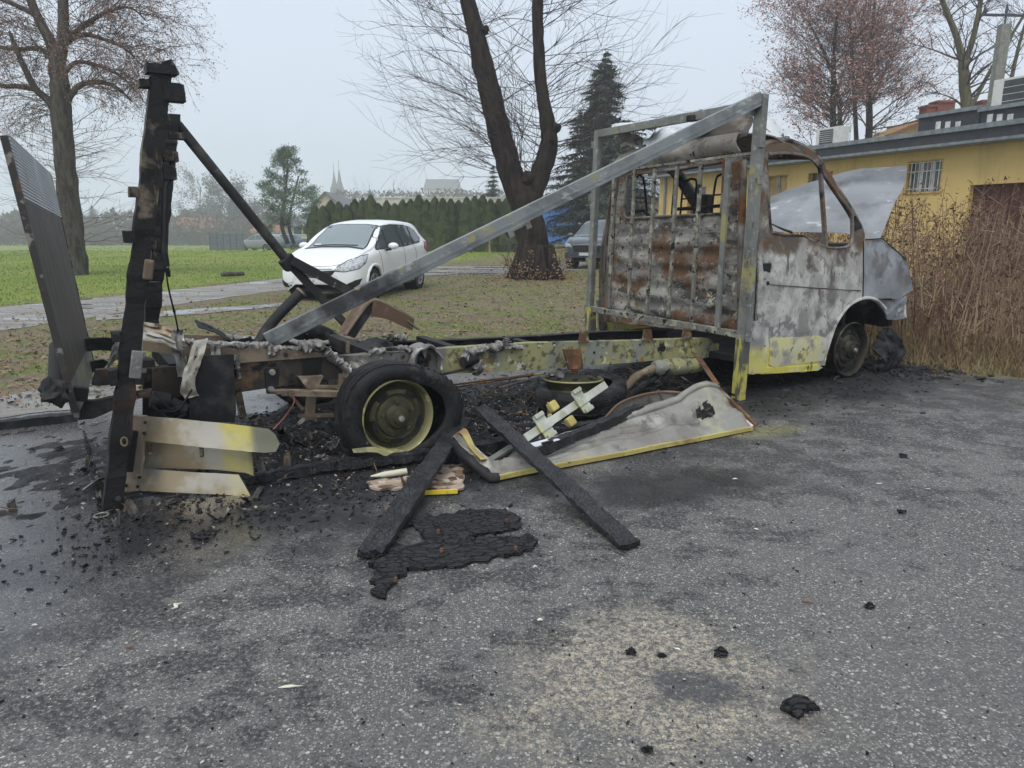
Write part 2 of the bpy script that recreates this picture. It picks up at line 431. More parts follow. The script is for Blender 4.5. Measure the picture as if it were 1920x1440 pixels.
def strip(name, up, lo, z, mat, label, cat, wob=.22):
    A = catmull([G(*p) for p in up], 22); B = catmull([G(*p) for p in lo], 22)
    m = MB(); k = min(len(A), len(B))
    def f(a, b):
        i = min(int(round(a*(k-1))), k-1); p = A[i].lerp(B[i], b)
        if b in (0.0, 1.0): p = p+Vector((0, fbm(p*1.3, 5)*wob, 0))
        return Vector((p.x, p.y, z))
    m.grid(f, k-1, 6)
    return tag(m.build(name, mat), label, cat, kind='structure')
strip('dirt_track', [(-420, 606), (0, 575), (200, 557), (400, 536), (560, 520), (800, 501), (960, 496), (1100, 487), (1330, 480)],
      [(-420, 668), (0, 620), (200, 590), (400, 562), (560, 541), (800, 519), (960, 514), (1100, 506), (1330, 498)], .0, MUD,
      'muddy grey track with puddles running behind the cars', 'track', .35)
strip('wheel_rut', [(180, 592), (330, 582), (480, 572), (560, 566)], [(180, 601), (330, 592), (480, 579), (560, 571)], .004, MUD,
      'thin muddy wheel rut beside the wider track', 'track', .12)
strip('muddy_verge', [(-1500, 1010), (-700, 866), (-300, 792), (0, 742), (90, 728), (190, 716), (260, 712)], [(-1500, 1085), (-700, 918), (-300, 836), (0, 784), (90, 770), (190, 758), (260, 745)], .004, MUD,
      'bare muddy strip between the asphalt and the grass at left', 'verge', .10)

# ---- grass tufts and fallen leaves (too many to count)
def in_asphalt(x, y):
    for i in range(len(edge)-1):
        a, b = edge[i], edge[i+1]
        if a.x <= x <= b.x: return y < a.y+(b.y-a.y)*(x-a.x)/max(b.x-a.x, 1e-6)
    return True
def mat_var(name, cols, rough=.9, scale=9):
    q = NT(name); P = q.pos(); v = q.xyz(q.vor(P, scale, out='Color'))[0]
    n = len(cols)
    c = q.ramp(v, [(i/(n-1), col) for i, col in enumerate(cols)])
    return q.done(c, rough, 0, spec=.2)
GRASS = mat_var('grass_blades', [(.10, .13, .03), (.19, .25, .045), (.24, .22, .09), (.13, .18, .035)], .9, 3)
LEAF = mat_var('fallen_leaf', [(.20, .11, .055), (.30, .20, .11), (.13, .07, .04), (.26, .22, .16)], .8, 6)
m = MB(); r = random.Random(3); c = 0
trk_lo = lambda x: None
while c < 46000:
    Y = 5.5+(r.random()**1.7)*45; X = (r.random()*2-1)*(.76*Y+.5)
    if in_asphalt(X, Y): continue
    d = ((TRK_B-TRK_A).normalized()); s = (Y-TRK_A.y)*d.x-(X-TRK_A.x)*d.y
    if -2.9 < s < .15 and X < 7 and r.random() < .93: continue
    dens = fbm((X*.5, Y*.5, 0), 3)*.5+.5
    if s < -2.9 and r.random() > dens*1.15: continue
    h = r.uniform(.012, .04)*(1.2 if s > 0 else 1); wd = .003+.0006*Y
    a = r.random()*6.28; q = Vector((math.cos(a), math.sin(a), 0))*wd; ln = Vector((r.uniform(-1, 1), r.uniform(-1, 1), 0))*h*.7
    b = Vector((X, Y, -.006))
    m.add([b-q, b+q, b+ln+Vector((0, 0, h))], [(0, 1, 2)]); c += 1
tag(m.build('grass', bpy.data.materials['meadow'], fix=False), 'short grass blades growing over the worn meadow', 'grass', kind='stuff')
m = MB(); c = 0
TREEB = G(1005, 522)
while c < 7500:
    if r.random() < .45:
        a = r.random()*6.28; rr = abs(r.gauss(0, 3.4)); X, Y = TREEB.x+math.cos(a)*rr, TREEB.y+math.sin(a)*rr*1.3
    else: X, Y = r.uniform(-8, 4), 5.6+abs(r.gauss(0, 4.0))
    if in_asphalt(X, Y) and r.random() > .02: continue
    sz = r.uniform(.018, .042); a = r.random()*6.28; u_ = Vector((math.cos(a), math.sin(a), r.uniform(-.5, .5)))*sz; v_ = Vector((-math.sin(a), math.cos(a), r.uniform(-.5, .5)))*sz*.7
    b = Vector((X, Y, .012))
    m.add([b-u_, b-v_*.8, b+u_, b+v_], [(0, 1, 2, 3)]); c += 1
tag(m.build('fallen_leaves', LEAF, fix=False), 'brown fallen leaves strewn over the grass behind the van', 'leaves', kind='stuff')
# ================================================================ BURNT VAN
ASH = (.44, .44, .43); SOOT = (.014, .014, .015); RUST = (.15, .068, .030); TAN = (.33, .27, .19); YEL = (.66, .60, .13); PALE = (.62, .61, .56); GAL = (.30, .32, .315)
M_CAB = layered('burnt_door_paint', (.34, .33, .305), [((.50, .49, .455), 6, .45, .58, {'det': 9}), ((.16, .15, .135), 4.5, .54, .66, {'det': 9, 'st': (1, 1, .6)}), 
    ((.56, .55, .51), 2.4, .44, .62, {'z': (1.10, .7), 'amt': .4, 'det': 8}),
    ((.24, .235, .22), 3.5, .50, .66, {'st': (1, 1, .5)}),
    ((.115, .075, .045), 2.6, .28, .50, {'z': (.93, 1.28), 'amt': .75, 'det': 8}),
    ((.10, .085, .07), 5, .48, .66, {'z': (.80, 1.1), 'amt': .4}),
    (RUST, 4.0, .58, .68, {'z': (1.15, 1.6), 'amt': .35}),
    (SOOT, 5, .56, .72, {'z': (1.0, 1.5), 'amt': .3}), ((.20, .195, .185), 7, .54, .66),
    (YEL, 1.8, .24, .56, {'z': (.64, .36), 'x': (4.5, 4.0), 'amt': .75}),
    ((.72, .71, .60), 3.0, .50, .62, {'z': (.50, .25), 'amt': .5}),
    ((.13, .12, .07), 9, .58, .70, {'z': (.55, .2), 'amt': .3}),
    ((.05, .05, .05), 30, .62, .70), ((.12, .10, .08), 14, .60, .70, {'st': (1, 1, .25)})], rough=.72, bump=((9, .12), (60, .25)))
M_FRAME = layered('burnt_pillar_steel', (.15, .135, .12), [
    ((.30, .28, .25), 3, .5, .66), (RUST, 3.6, .50, .62), ((.17, .07, .03), 2.5, .55, .68, {'z': (1.5, 1.9), 'amt': .3}), (SOOT, 4, .50, .66),
    (YEL, 2.4, .45, .56, {'z': (.5, .3), 'amt': .6})], rough=.8, bump=((30, .4),))
M_REAR = layered('burnt_rear_wall_steel', (.175, .168, .158), [
    ((.34, .325, .29), 5, .46, .60, {'st': (1, .6, 1.5), 'det': 9}), ((.05, .048, .045), 3.6, .53, .62, {'st': (1, .5, 2.2), 'det': 9}), ((.46, .44, .37), 9, .58, .64, {'det': 9}),
    ((.46, .42, .28), 6, .58, .64, {'z': (1.3, .7), 'amt': .2, 'det': 8}),
    ((.135, .078, .045), 3.1, .46, .60, {'st': (1, .8, 1.2), 'det': 8}), ((.24, .11, .045), 4.3, .59, .68, {'det': 8}), ((.04, .038, .035), 24, .56, .66), ((.40, .40, .38), 40, .62, .68)], rough=.8, bump=((25, .5), (90, .3)))
M_ROOF = layered('burnt_roof_steel', (.25, .225, .195), [((.36, .33, .29), 3, .45, .6), ((.15, .135, .12), 7, .52, .66), (SOOT, 9, .60, .70)], rough=.8, bump=((35, .45),))
M_SKIN = layered('scorched_white_sheet', (.56, .585, .60), [((.40, .42, .44), 3, .45, .62), ((.68, .70, .71), 5, .52, .62), ((.22, .19, .15), 8, .62, .70), (SOOT, 4, .64, .72)], rough=.55, bump=((14, .4), (60, .2)))
M_BONNET = layered('ash_grey_bonnet', (.29, .305, .325), [((.35, .365, .385), 2.5, .45, .62), ((.22, .23, .245), 4, .50, .68, {'st': (1, .5, 1.4)}), ((.52, .54, .565), 9, .62, .68, {'st': (1, .4, 1.6)})], rough=.6, bump=((5, .25), (40, .15)), bumpd=.015)
M_WING = layered('grey_front_wing', (.215, .225, .24), [((.30, .315, .33), 3, .45, .6), ((.15, .15, .15), 5, .50, .64), ((.22, .175, .12), 5, .58, .68), ((.62, .62, .56), 4, .60, .66, {'z': (.75, .6), 'amt': .3})], rough=.65, bump=((10, .3), (50, .25)))
M_RAIL = layered('chassis_steel', (.30, .285, .14), [
    ((.22, .235, .20), 3.6, .44, .56), ((.47, .44, .17), 4.5, .54, .64), ((.11, .105, .065), 13, .52, .62), ((.52, .50, .36), 9, .60, .66), ((.30, .15, .04), 5, .60, .67),
    ((.17, .16, .145), 3, .22, .42, {'x': (.75, .45), 'amt': .8}), ((.045, .038, .032), 2.2, .22, .50, {'x': (.1, -.25), 'amt': .8}), ((.15, .095, .055), 5, .52, .64, {'x': (.3, -.2), 'amt': .5}), (SOOT, 7, .56, .66)], rough=.75, bump=((25, .4), (80, .3)))
M_RAILFAR = layered('sooty_chassis_steel', (.03, .03, .03), [((.075, .07, .065), 4, .5, .66), ((.22, .22, .21), 14, .66, .72)], rough=.7)
M_SUB = layered('tan_subframe', (.235, .185, .13), [((.13, .10, .07), 4, .45, .6), ((.36, .33, .28), 9, .58, .66), (SOOT, 5, .58, .68)], rough=.75, bump=((40, .4),))
M_BLACK = layered('sooty_steel', (.016, .016, .017), [((.045, .042, .04), 6, .48, .66), ((.075, .045, .03), 3.5, .58, .68)], rough=.62, bump=((30, .5),))
M_POST = layered('charred_post_steel', (.014, .013, .013), [((.17, .145, .10), 3.2, .60, .66, {'z': (.75, 1.1), 'amt': .3, 'st': (1.6, 1, .35)}), (SOOT, 5, .52, .60), ((.055, .03, .02), 2.4, .5, .64, {'z': (1.2, .3), 'amt': .3}), ((.15, .125, .085), 2.3, .60, .68, {'z': (1.0, 1.4), 'amt': .4}), ((.10, .05, .02), 5, .62, .70)], rough=.6, bump=((22, .7), (70, .4)), bumpd=.01)
M_MELT = layered('melted_aluminium', (.27, .262, .245), [((.42, .41, .385), 12, .52, .62), ((.13, .12, .11), 14, .50, .62), ((.05, .045, .04), 6, .54, .64)], rough=.55, metal=.25, bump=((45, .7), (130, .4)))
M_ALU = layered('scorched_aluminium', (.42, .38, .30), [((.56, .545, .50), 3, .48, .62), ((.30, .23, .14), 2.6, .52, .64), ((.52, .46, .20), 3, .60, .70), (SOOT, 5, .60, .70)], rough=.42, metal=.35, bump=((6, .15), (80, .15)))
M_GALV = layered('galvanised_steel', (.225, .23, .215), [((.16, .165, .155), 4, .45, .62), ((.34, .345, .32), 14, .55, .66), ((.36, .33, .15), 3.4, .56, .66), ((.11, .10, .08), 6, .60, .70)], rough=.5, metal=.35, bump=((60, .25),))
M_BAR = layered('scorched_grille_steel', (.17, .165, .14), [((.34, .33, .26), 9, .48, .60), (SOOT, 14, .54, .62), ((.30, .17, .06), 6, .62, .68), ((.42, .38, .16), 3, .56, .66, {'z': (1.0, .5), 'amt': .4})], rough=.7, bump=((70, .5),))
M_PILL = layered('rust_streaked_pillar', (.13, .11, .09), [((.26, .235, .20), 4, .46, .6, {'st': (1, 1, .3)}), ((.26, .13, .035), 3, .52, .62, {'st': (1, 1, .35)}), (SOOT, 5, .54, .64), ((.42, .35, .07), 3, .5, .6, {'z': (.7, .4), 'amt': .5})], rough=.8, bump=((35, .4),))
M_RUST = layered('rusty_steel', (.125, .068, .036), [((.20, .105, .045), 9, .48, .62), ((.07, .042, .026), 7, .50, .62), ((.24, .235, .17), 11, .56, .64), ((.45, .40, .14), 6, .58, .66)], rough=.85, bump=((60, .5),))
M_TYRE = layered('scorched_rubber', (.017, .017, .018), [((.042, .042, .042), 5, .48, .64, {'det': 8}), ((.060, .057, .036), 4, .60, .70), ((.008, .008, .008), 13, .5, .60), ((.13, .128, .12), 16, .66, .72, {'det': 8})], rough=.66, bump=((14, .5), (60, .6)), bumpd=.008)
M_RIM = layered('sooty_yellow_rim', (.060, .057, .034), [((.115, .108, .055), 6, .50, .64), ((.045, .043, .025), 5, .52, .64), ((.10, .09, .06), 20, .56, .66)], rough=.55, metal=.3, bump=((60, .4),))
M_RIMEDGE = layered('yellow_rim_edge', (.30, .285, .15), [((.17, .16, .09), 6, .48, .60), ((.42, .22, .05), 7, .60, .66), ((.62, .58, .26), 9, .58, .66)], rough=.5, metal=.3)
M_RIMDARK = layered('sooty_rim', (.032, .03, .024), [((.085, .078, .06), 6, .5, .64), ((.10, .06, .03), 8, .62, .70)], rough=.6, metal=.3, bump=((60, .4),))
M_HOLE = plain('opening_and_soot_black', (.006, .006, .006), .9)  # flat black, also painted in for the darkness inside openings
M_MOULD = layered('yellowed_white_moulding', (.52, .51, .43), [((.64, .60, .22), 2.0, .24, .56, {'x': (4.35, 3.9), 'amt': .6}), ((.34, .33, .30), 5, .50, .62, {'det': 9}), ((.26, .23, .10), 7, .56, .66, {'det': 9}), ((.14, .12, .08), 10, .60, .68)], rough=.65)
VAN = empty('burnt_van', RW, VAN_YAW)
tag(VAN, 'burnt-out flatbed van, only scorched cab, chassis and headboard left standing', 'van')
YT = lambda z: max(0.0, z-1.0)*.13+max(0.0, .35-z)*.10      # the cab sides lean in
def S(u, v):
    y = 0.0
    for _ in range(4): p = T(u, v, y); y = YT(p.z)
    return (p.x, p.z)
WID = 1.94
def side(far=False, off=0.0):
    return (lambda a, b: Vector((a, (WID-YT(b)-off) if far else YT(b)+off, b)))
# ---- cab sides
door_px = [(1419, 690), (1417, 600), (1417, 450), (1422, 300), (1427, 281), (1440, 272), (1474, 267), (1507, 277), (1530, 292), (1549, 321), (1567, 350), (1590, 384), (1612, 423), (1618, 452), (1617, 556), (1592, 572), (1569, 602), (1557, 632), (1547, 664), (1543, 684), (1528, 692)]
win_px = [(1436, 298), (1441, 290), (1470, 287), (1503, 291), (1524, 302), (1546, 331), (1574, 372), (1596, 402), (1597, 440), (1592, 460), (1572, 465), (1550, 464), (1529, 455), (1504, 443), (1470, 440), (1452, 436), (1443, 423)]
door2 = [S(*p) for p in door_px]; win2 = [S(*p) for p in win_px]
wing_px = [(1617, 452), (1652, 447), (1675, 468), (1699, 489), (1707, 515), (1715, 543), (1698, 553), (1680, 562), (1668, 559), (1642, 560), (1617, 557)]
brk_px = [(1642, 562), (1660, 562), (1680, 565), (1703, 556), (1704, 596), (1690, 600), (1666, 599), (1661, 580)]
dent = lambda a, b, k=.012: fbm((a*2.2, b*2.2, 3.1), 4)*k
for far in (False, True):
    f0 = side(far); sg = -1 if far else 1
    m = MB(); m.panel(door2, [win2], .055, lambda a, b: f0(a, b)+Vector((0, sg*(dent(a, b)+(.012 if .42 < b < .455 else 0)+(.008 if .14 < b < .2 else 0)), 0)))
    dr = m.build('door', M_CAB, VAN, smooth=30, solid=.02)
    if not far: tag(dr, 'scorched near door with grey, brown and yellow staining')
    m = MB()                                                             # window divider and frame lip
    f1 = side(far, -.006)
    a, b = S(1536, 308), S(1547, 464)
    m.beam(f1(*a), f1(*b), .03, .03, up=(1, 0, 0)); m.build('window_divider', M_FRAME, dr)
    m = MB(); lip = [f1(*p) for p in win2]; lip.append(lip[0])
    m.tube(closed_smooth(lip[:-1], 2)+[lip[0]], .013, 6, caps=False); m.build('window_frame', M_FRAME, dr, smooth=True)
    m = MB(); e = [S(1432, 281), S(1440, 270), S(1474, 264), S(1507, 275), S(1531, 291), S(1551, 321), S(1569, 350), S(1592, 384), S(1614, 423), S(1621, 447)]
    m.tube(catmull([side(far, -.002)(*p)+Vector((0, sg*.03, 0)) for p in e], 3), [.034]*27+[.028], 8); m.build('roof_pillar', M_FRAME, VAN, smooth=True)
    m = MB(); hp = S(1436, 503); m.box(f1(*hp), (.10, .016, .085)); m.build('door_handle', M_BLACK, dr, bevel=.008)
    m = MB(); m.panel([S(*p) for p in [(1441, 637), (1448, 634), (1535, 630), (1549, 634), (1546, 660), (1541, 676), (1448, 687), (1440, 683)]], [], .06, lambda a, b: f0(a, b)+Vector((0, -sg*.008, 0))); m.build('door_moulding', M_MOULD, dr, solid=.010, bevel=.004)
    m = MB(); kp = S(1437, 531); m.lathe([(0, .012), (.016, .012), (.018, 0)], 12, Matrix.Translation(f1(*kp)) @ Matrix.Rotation(math.pi/2*sg, 4, 'X')); m.build('key_lock', M_HOLE, dr)
    # rear pillar strip behind the door
    p0 = [S(1400, 698), S(1405, 600), S(1408, 450), S(1410, 300), S(1417, 268), S(1440, 268), S(1426, 285), S(1419, 300), S(1414, 450), S(1414, 600), S(1416, 697)]
    m = MB(); m.panel(p0, [], .05, side(far, .012)); m.build('rear_pillar', M_PILL, VAN, solid=.02)
    m = MB(); m.panel([S(1400, 698), S(1403, 600), S(1416, 602), S(1430, 606), S(1436, 618), S(1434, 690), S(1431, 697)], [], .05, side(far, -.012)); m.build('step_panel', M_CAB, VAN, solid=.015)
    m = MB(); m.panel([S(1400, 700), S(1400, 690), S(1530, 684), S(1540, 688), S(1530, 694)], [], .06, side(far, -.004)); m.build('sill', M_CAB, VAN, solid=.03)
    # front wing
    m = MB(); m.panel([S(*p) for p in wing_px], [], .05, lambda a, b: f0(a, b)+Vector((0, sg*(.003+dent(a*1.5, b*1.5, .02)+.05*max(0, a-5.2)**1.3), 0)))
    wg = m.build('front_wing', M_WING, VAN, smooth=35, solid=.012)
    for nm_, sp_ in (('wing_gap', [(1617, 452), (1617, 505), (1616, 556)]), ('bonnet_gap', [(1621, 449), (1652, 447), (1675, 467), (1698, 488)]), ('door_gap', [(1418, 300), (1418, 450), (1418, 600)]), ('swage_line', [(1440, 533), (1530, 540), (1612, 545)])):
        m = MB(); m.tube([side(far, -.011)(*S(*p)) for p in sp_], .005, 5); m.build(nm_, M_HOLE if nm_ != 'swage_line' else M_FRAME, VAN)
    m = MB(); m.panel([S(*p) for p in brk_px], [], .05, lambda a, b: f0(a, b)+Vector((0, sg*(.03+dent(a*2, b*2, .04)), 0))); m.build('bumper_bracket', M_WING, VAN, solid=.02)
    m = MB(); ar = catmull([side(far, -.004)(*S(*p)) for p in [(1543, 684), (1547, 664), (1557, 632), (1569, 602), (1592, 572), (1619, 559), (1642, 562), (1660, 580)]], 4)
    m.tube(ar, .016, 6); m.build('wheel_arch', M_CAB if not far else M_FRAME, VAN, smooth=True)
    m = MB()                                                             # mirror foot triangle in the window corner
    m.prism([S(1600, 405), S(1613, 424), S(1618, 460), S(1600, 462)], .02, Matrix.Translation((0, f0(0, 1.3).y, 0)) @ Matrix(((1, 0, 0, 0), (0, 0, 1, 0), (0, 1, 0, 0), (0, 0, 0, 1))))
    m.build('mirror_foot', M_BLACK, VAN)
# ---- rear wall of the cab, pressed in horizontal waves
XR = 3.16
wall_px = [(1139, 603), (1137, 570), (1148, 420), (1156, 322), (1200, 316), (1290, 300), (1386, 283), (1393, 300), (1388, 450), (1386, 628), (1260, 616)]
rw_px = [(1172, 395), (1177, 336), (1186, 327), (1230, 322), (1300, 312), (1350, 304), (1358, 310), (1354, 392), (1347, 401), (1262, 405), (1186, 409), (1175, 407)]
wl = [TX(*p, XR) for p in wall_px]; wn = [TX(*p, XR) for p in rw_px]
def wave_x(y, z):
    k = max(0.0, min(1.0, (1.42-z)/.08))*max(0.0, min(1.0, (y-.22)/.08))*max(0.0, min(1.0, (1.72-y)/.08))
    ph = math.sin((z-.55)/.165*2*math.pi); ph = max(-1, min(1, ph*1.8))
    return k*(-.011*ph)+fbm((0, y*2.0, z*2.0), 3)*.014
m = MB(); m.panel([(p.y, p.z) for p in wl], [[(p.y, p.z) for p in wn]], .028, lambda a, b: Vector((XR+wave_x(a, b), a, b)))
rwall = m.build('rear_wall', M_REAR, VAN, smooth=35, solid=.012)
tag(rwall, 'rear cab wall with pressed ribs, blotched grey, black and rust')
m = MB(); lp = closed_smooth([Vector((XR-.008, p.y, p.z)) for p in wn], 3); m.tube(lp+[lp[0]], .014, 6, caps=False); m.build('window_frame', M_FRAME, rwall, smooth=True)
m = MB(); m.tube([TX(1388, 628, XR-.02), TX(1390, 450, XR-.02), TX(1394, 300, XR-.02)], .03, 8); m.build('corner_pillar', M_FRAME, VAN, smooth=True)
m = MB(); m.tube([TX(1137, 603, XR-.02), TX(1146, 450, XR-.02), TX(1156, 322, XR-.02)], .03, 8); m.build('corner_pillar', M_PILL, VAN, smooth=True)
# roof lip over the rear window, sooty roof and torn white skin
lipb = [TX(u, v, XR-.02) for u, v in [(1157, 322), (1200, 315), (1290, 299), (1388, 283)]]
lipt = [TX(u, v, XR-.01) for u, v in [(1162, 293), (1206, 277), (1300, 262), (1386, 249)]]
A_, B_ = catmull(lipb, 8), catmull(lipt, 8)
m = MB(); m.grid(lambda a, b: A_[int(round(a*24))].lerp(B_[int(round(a*24))], b)+Vector((-.05*math.sin(b*3.1)+fbm((a*5, b*2, 1), 3)*.015, 0, 0)), 24, 8)
m.build('roof_lip', M_ROOF, VAN, smooth=40, solid=.012)
rtop = lipt[2].z
def roof_fn(a, b):                       # a: back to front, b: near to far
    x = XR-.01+a*.80; i_ = min(24, max(0, int(round((1-b)*24)))); y = B_[i_].y; ys_ = .13+b*1.66
    y = y*(1-min(1, a*4))+ys_*min(1, a*4)
    z = B_[i_].z*(1-a)+(2.0+.06*math.sin(math.pi*b))*a+.05*math.sin(a*math.pi)*math.sin(math.pi*b)+fbm((x*2, y*2, 5), 4)*.05*min(1, a*5)
    return Vector((x, y, z))
m = MB(); m.grid(roof_fn, 14, 26); m.build('roof', M_ROOF, VAN, smooth=40, solid=.01)
M_DOME = layered('sooty_roof_dome', (.085, .075, .066), [((.20, .18, .155), 3, .5, .64), (SOOT, 5, .54, .66)], rough=.8, bump=((30, .4),))
def crumple(c, ex, ey, amp, seed, n=12, nv=10, cut=.0):
    ex, ey = Vector(ex), Vector(ey); nn = ex.cross(ey).normalized(); c = Vector(c)
    def f(a, b):
        k = fbm((a*2.1+seed, b*2.1, seed*.7), 4)
        e = fbm((a*6+seed, b*6, 9), 3)*.05
        return c+ex*(a-.5+e)+ey*(b-.5+e*.7)+nn*amp*k
    return MB().grid(f, n, nv)
def skin(pxs, amp, seed, mat=M_SKIN, solid=.006):        # torn sheet between four corner points
    P = [Vector(p) for p in pxs]
    def f(a, b):
        q = P[0].lerp(P[1], a).lerp(P[3].lerp(P[2], a), b)
        e = .5+.5*math.sin(a*math.pi)
        return q+Vector((fbm((a*3+seed, b*3, 1), 4), fbm((a*3, b*3+seed, 5), 4)*.6, fbm((a*2.5+seed, b*2.5, 2), 4)*1.3+.5*math.sin(a*3.1)*math.sin(b*3.1)))*amp
    return MB().grid(f, 14, 10).build('roof_skin', mat, VAN, smooth=50, solid=solid)
skin([TX(1142, 244, 3.05), TX(1240, 238, 3.05), TX(1225, 246, 3.5), TX(1180, 228, 3.4)], .05, 2)
skin([TX(1205, 272, 3.12), TX(1330, 238, 3.10), TX(1350, 240, 3.4), TX(1230, 246, 3.4)], .06, 6)
skin([TX(1150, 262, 3.10), TX(1215, 285, 3.10), TX(1205, 256, 3.3), TX(1160, 250, 3.3)], .05, 9, M_ROOF)
skin([TX(1290, 274, 3.14), TX(1398, 258, 3.14), TX(1420, 205, 3.35), TX(1325, 236, 3.30)], .04, 13, M_DOME)
skin([T(1422, 272, .20), T(1498, 264, .22), T(1476, 240, .55), T(1430, 206, .5)], .04, 17)
skin([T(1432, 240, .35), T(1480, 262, .28), T(1460, 250, .8), T(1430, 218, .9)], .05, 21, M_WING)
# ---- header above the missing windscreen, cowl, firewall and engine bay
hd0 = side()(*S(1530, 292)); hd1 = side(True)(*S(1530, 292))
m = MB(); m.tube(catmull([hd0, hd0.lerp(hd1, .5)+Vector((.12, 0, .06)), hd1], 6), .035, 8); m.build('windscreen_header', M_FRAME, VAN, smooth=True)
cw0 = side()(*S(1618, 450)); cw1 = side(True)(*S(1618, 450))
m = MB(); m.box(((cw0.x-.02), WID/2, cw0.z-.10), (.34, WID-.12, .14)); m.build('cowl', M_BLACK, VAN, bevel=.03)
m = MB(); m.box((cw0.x-.12, WID/2, .62), (.04, WID-.14, 1.05)); m.build('firewall', M_BLACK, VAN)
m = MB(); m.box((3.85, WID/2, .30), (1.4, WID-.16, .05)); m.build('cab_floor', M_BLACK, VAN)
m = MB(); m.grid(lambda a, b: Vector((4.75+.62*a, .25+b*1.44, .62+.16*fbm((a*4, b*6, 2), 4)+.15*math.sin(b*9)*.4)), 10, 20)
m.build('engine', M_BLACK, VAN, solid=.25)
m = MB(); m.panel([(.12, .42), (WID-.12, .42), (WID-.14, .80), (WID-.3, .98), (.3, .98), (.14, .80)], [], .08, lambda a, b: Vector((5.40+.12*math.sin(math.pi*a/WID)+fbm((a*3, b*3, 8), 4)*.06, a, b)))
m.build('radiator_panel', M_BLACK, VAN, solid=.05)
m = MB(); m.box((4.45, WID/2, .33), (.9, WID-.6, .3)); m.build('front_subframe', M_BLACK, VAN, bevel=.03)
m = MB(); m.lathe([(.36, 0), (.36, .5), (0, .5)], 20, Matrix.Translation((4.6, .10, .34)) @ Matrix.Rotation(-math.pi/2, 4, 'X')); m.build('wheel_well', M_HOLE, VAN)
m = MB(); m.lathe([(.36, 0), (.36, .5), (0, .5)], 20, Matrix.Translation((4.6, WID-.10, .34)) @ Matrix.Rotation(math.pi/2, 4, 'X')); m.build('wheel_well', M_HOLE, VAN)
# dashboard, steering wheel, bent seat frames
m = MB(); m.box((4.32, WID/2, 1.02), (.40, WID-.25, .16)); m.build('dashboard_beam', M_BLACK, VAN, bevel=.04)
m = MB(); c_ = Vector((4.02, 1.45, 1.22)); Rm = Matrix.Translation(c_) @ Matrix.Rotation(math.radians(-55), 4, 'Y')
ring = [Rm @ Vector((.2*math.cos(i*math.pi/12), .2*math.sin(i*math.pi/12), 0)) for i in range(25)]
m.tube(ring, .011, 6, caps=False); m.build('steering_wheel', M_BLACK, VAN, smooth=True)
m = MB(); m.tube([c_, (4.3, 1.45, .95)], .035, 8); m.build('steering_column', M_BLACK, VAN, smooth=True)
m = MB(); m.tube([TX(1278, 335, 4.1), TX(1318, 392, 4.1)], [.05, .05], 6); m.build('broken_strut', M_BLACK, VAN)
m = MB(); m.box(TX(1325, 385, 4.1), (.12, .10, .22)); m.build('heater_box', M_BLACK, VAN, bevel=.02)
def seat(px, x):
    t0 = [TX(u, v, x) for u, v in px]
    m = MB(); m.tube(catmull(t0, 5), .011, 6)
    a, b = t0[0], t0[-1]
    for k in (.25, .6):
        q0 = t0[0].lerp(t0[1], k); q1 = t0[-1].lerp(t0[-2], k); m.tube([q0, q1], .008, 5)
    return m.build('seat_frame', M_BLACK, VAN, smooth=True)
seat([(1186, 410), (1187, 345), (1196, 330), (1203, 331), (1208, 345), (1214, 410)], 3.45)
seat([(1275, 408), (1281, 350), (1290, 338), (1300, 336), (1306, 346), (1300, 408)], 3.45)
seat([(1333, 404), (1342, 340), (1350, 328), (1362, 326), (1370, 338), (1366, 402)], 3.45)
m = MB(); m.tube([TX(1262, 397, 3.4), TX(1270, 392, 3.4), TX(1350, 386, 3.4)], .016, 6); m.build('seat_rail', M_BLACK, VAN, smooth=True)
m = MB(); m.tube([TX(1180, 400, 3.4), TX(1205, 395, 3.4), TX(1218, 405, 3.4)], .014, 6); m.build('seat_rail', M_BLACK, VAN, smooth=True)
# wiper arm
m = MB(); m.tube([TX(1442, 418, 4.7), TX(1468, 430, 4.7), TX(1485, 436, 4.7)], [.006, .012, .014], 5); m.build('wiper_arm', M_BLACK, VAN)
# ---- bonnet, sprung open and standing upright over the engine
nb = [(5.22, .22, 1.31), (5.62, .26, 1.80), (5.63, .34, 1.93), (5.58, .60, 2.00)]
def bon(a, b):                            # a 0..1 hinge->tip, b 0..1 near->far
    y = .20+b*1.55
    zt = 1.985-.30*max(0.0, b-.3)**1.15*1.1-.12*max(0, b-.78)*4*max(0, b-.78)
    zb = 1.25+.09*min(1, b*4)
    xt = 5.52; xb = 5.19+.02*b
    z = zb+(zt-zb)*a; x = xb+(xt-xb)*min(1, a/.77)-.012*max(0, (a-.77)/.23)-.04*math.sin(math.pi*a)*min(1, b*5)+.018*abs(((a*.7+b*1.6) % .55)/.55-.5)
    return Vector((x+fbm((a*1.6, b*2.6, 4), 3)*.035, y, z+fbm((a*2, b*3, 8), 3)*.010))
m = MB(); m.grid(bon, 22, 34)
tag(m.build('bonnet', M_BONNET, VAN, smooth='all', solid=.006), 'pale grey bonnet standing open above the engine bay')
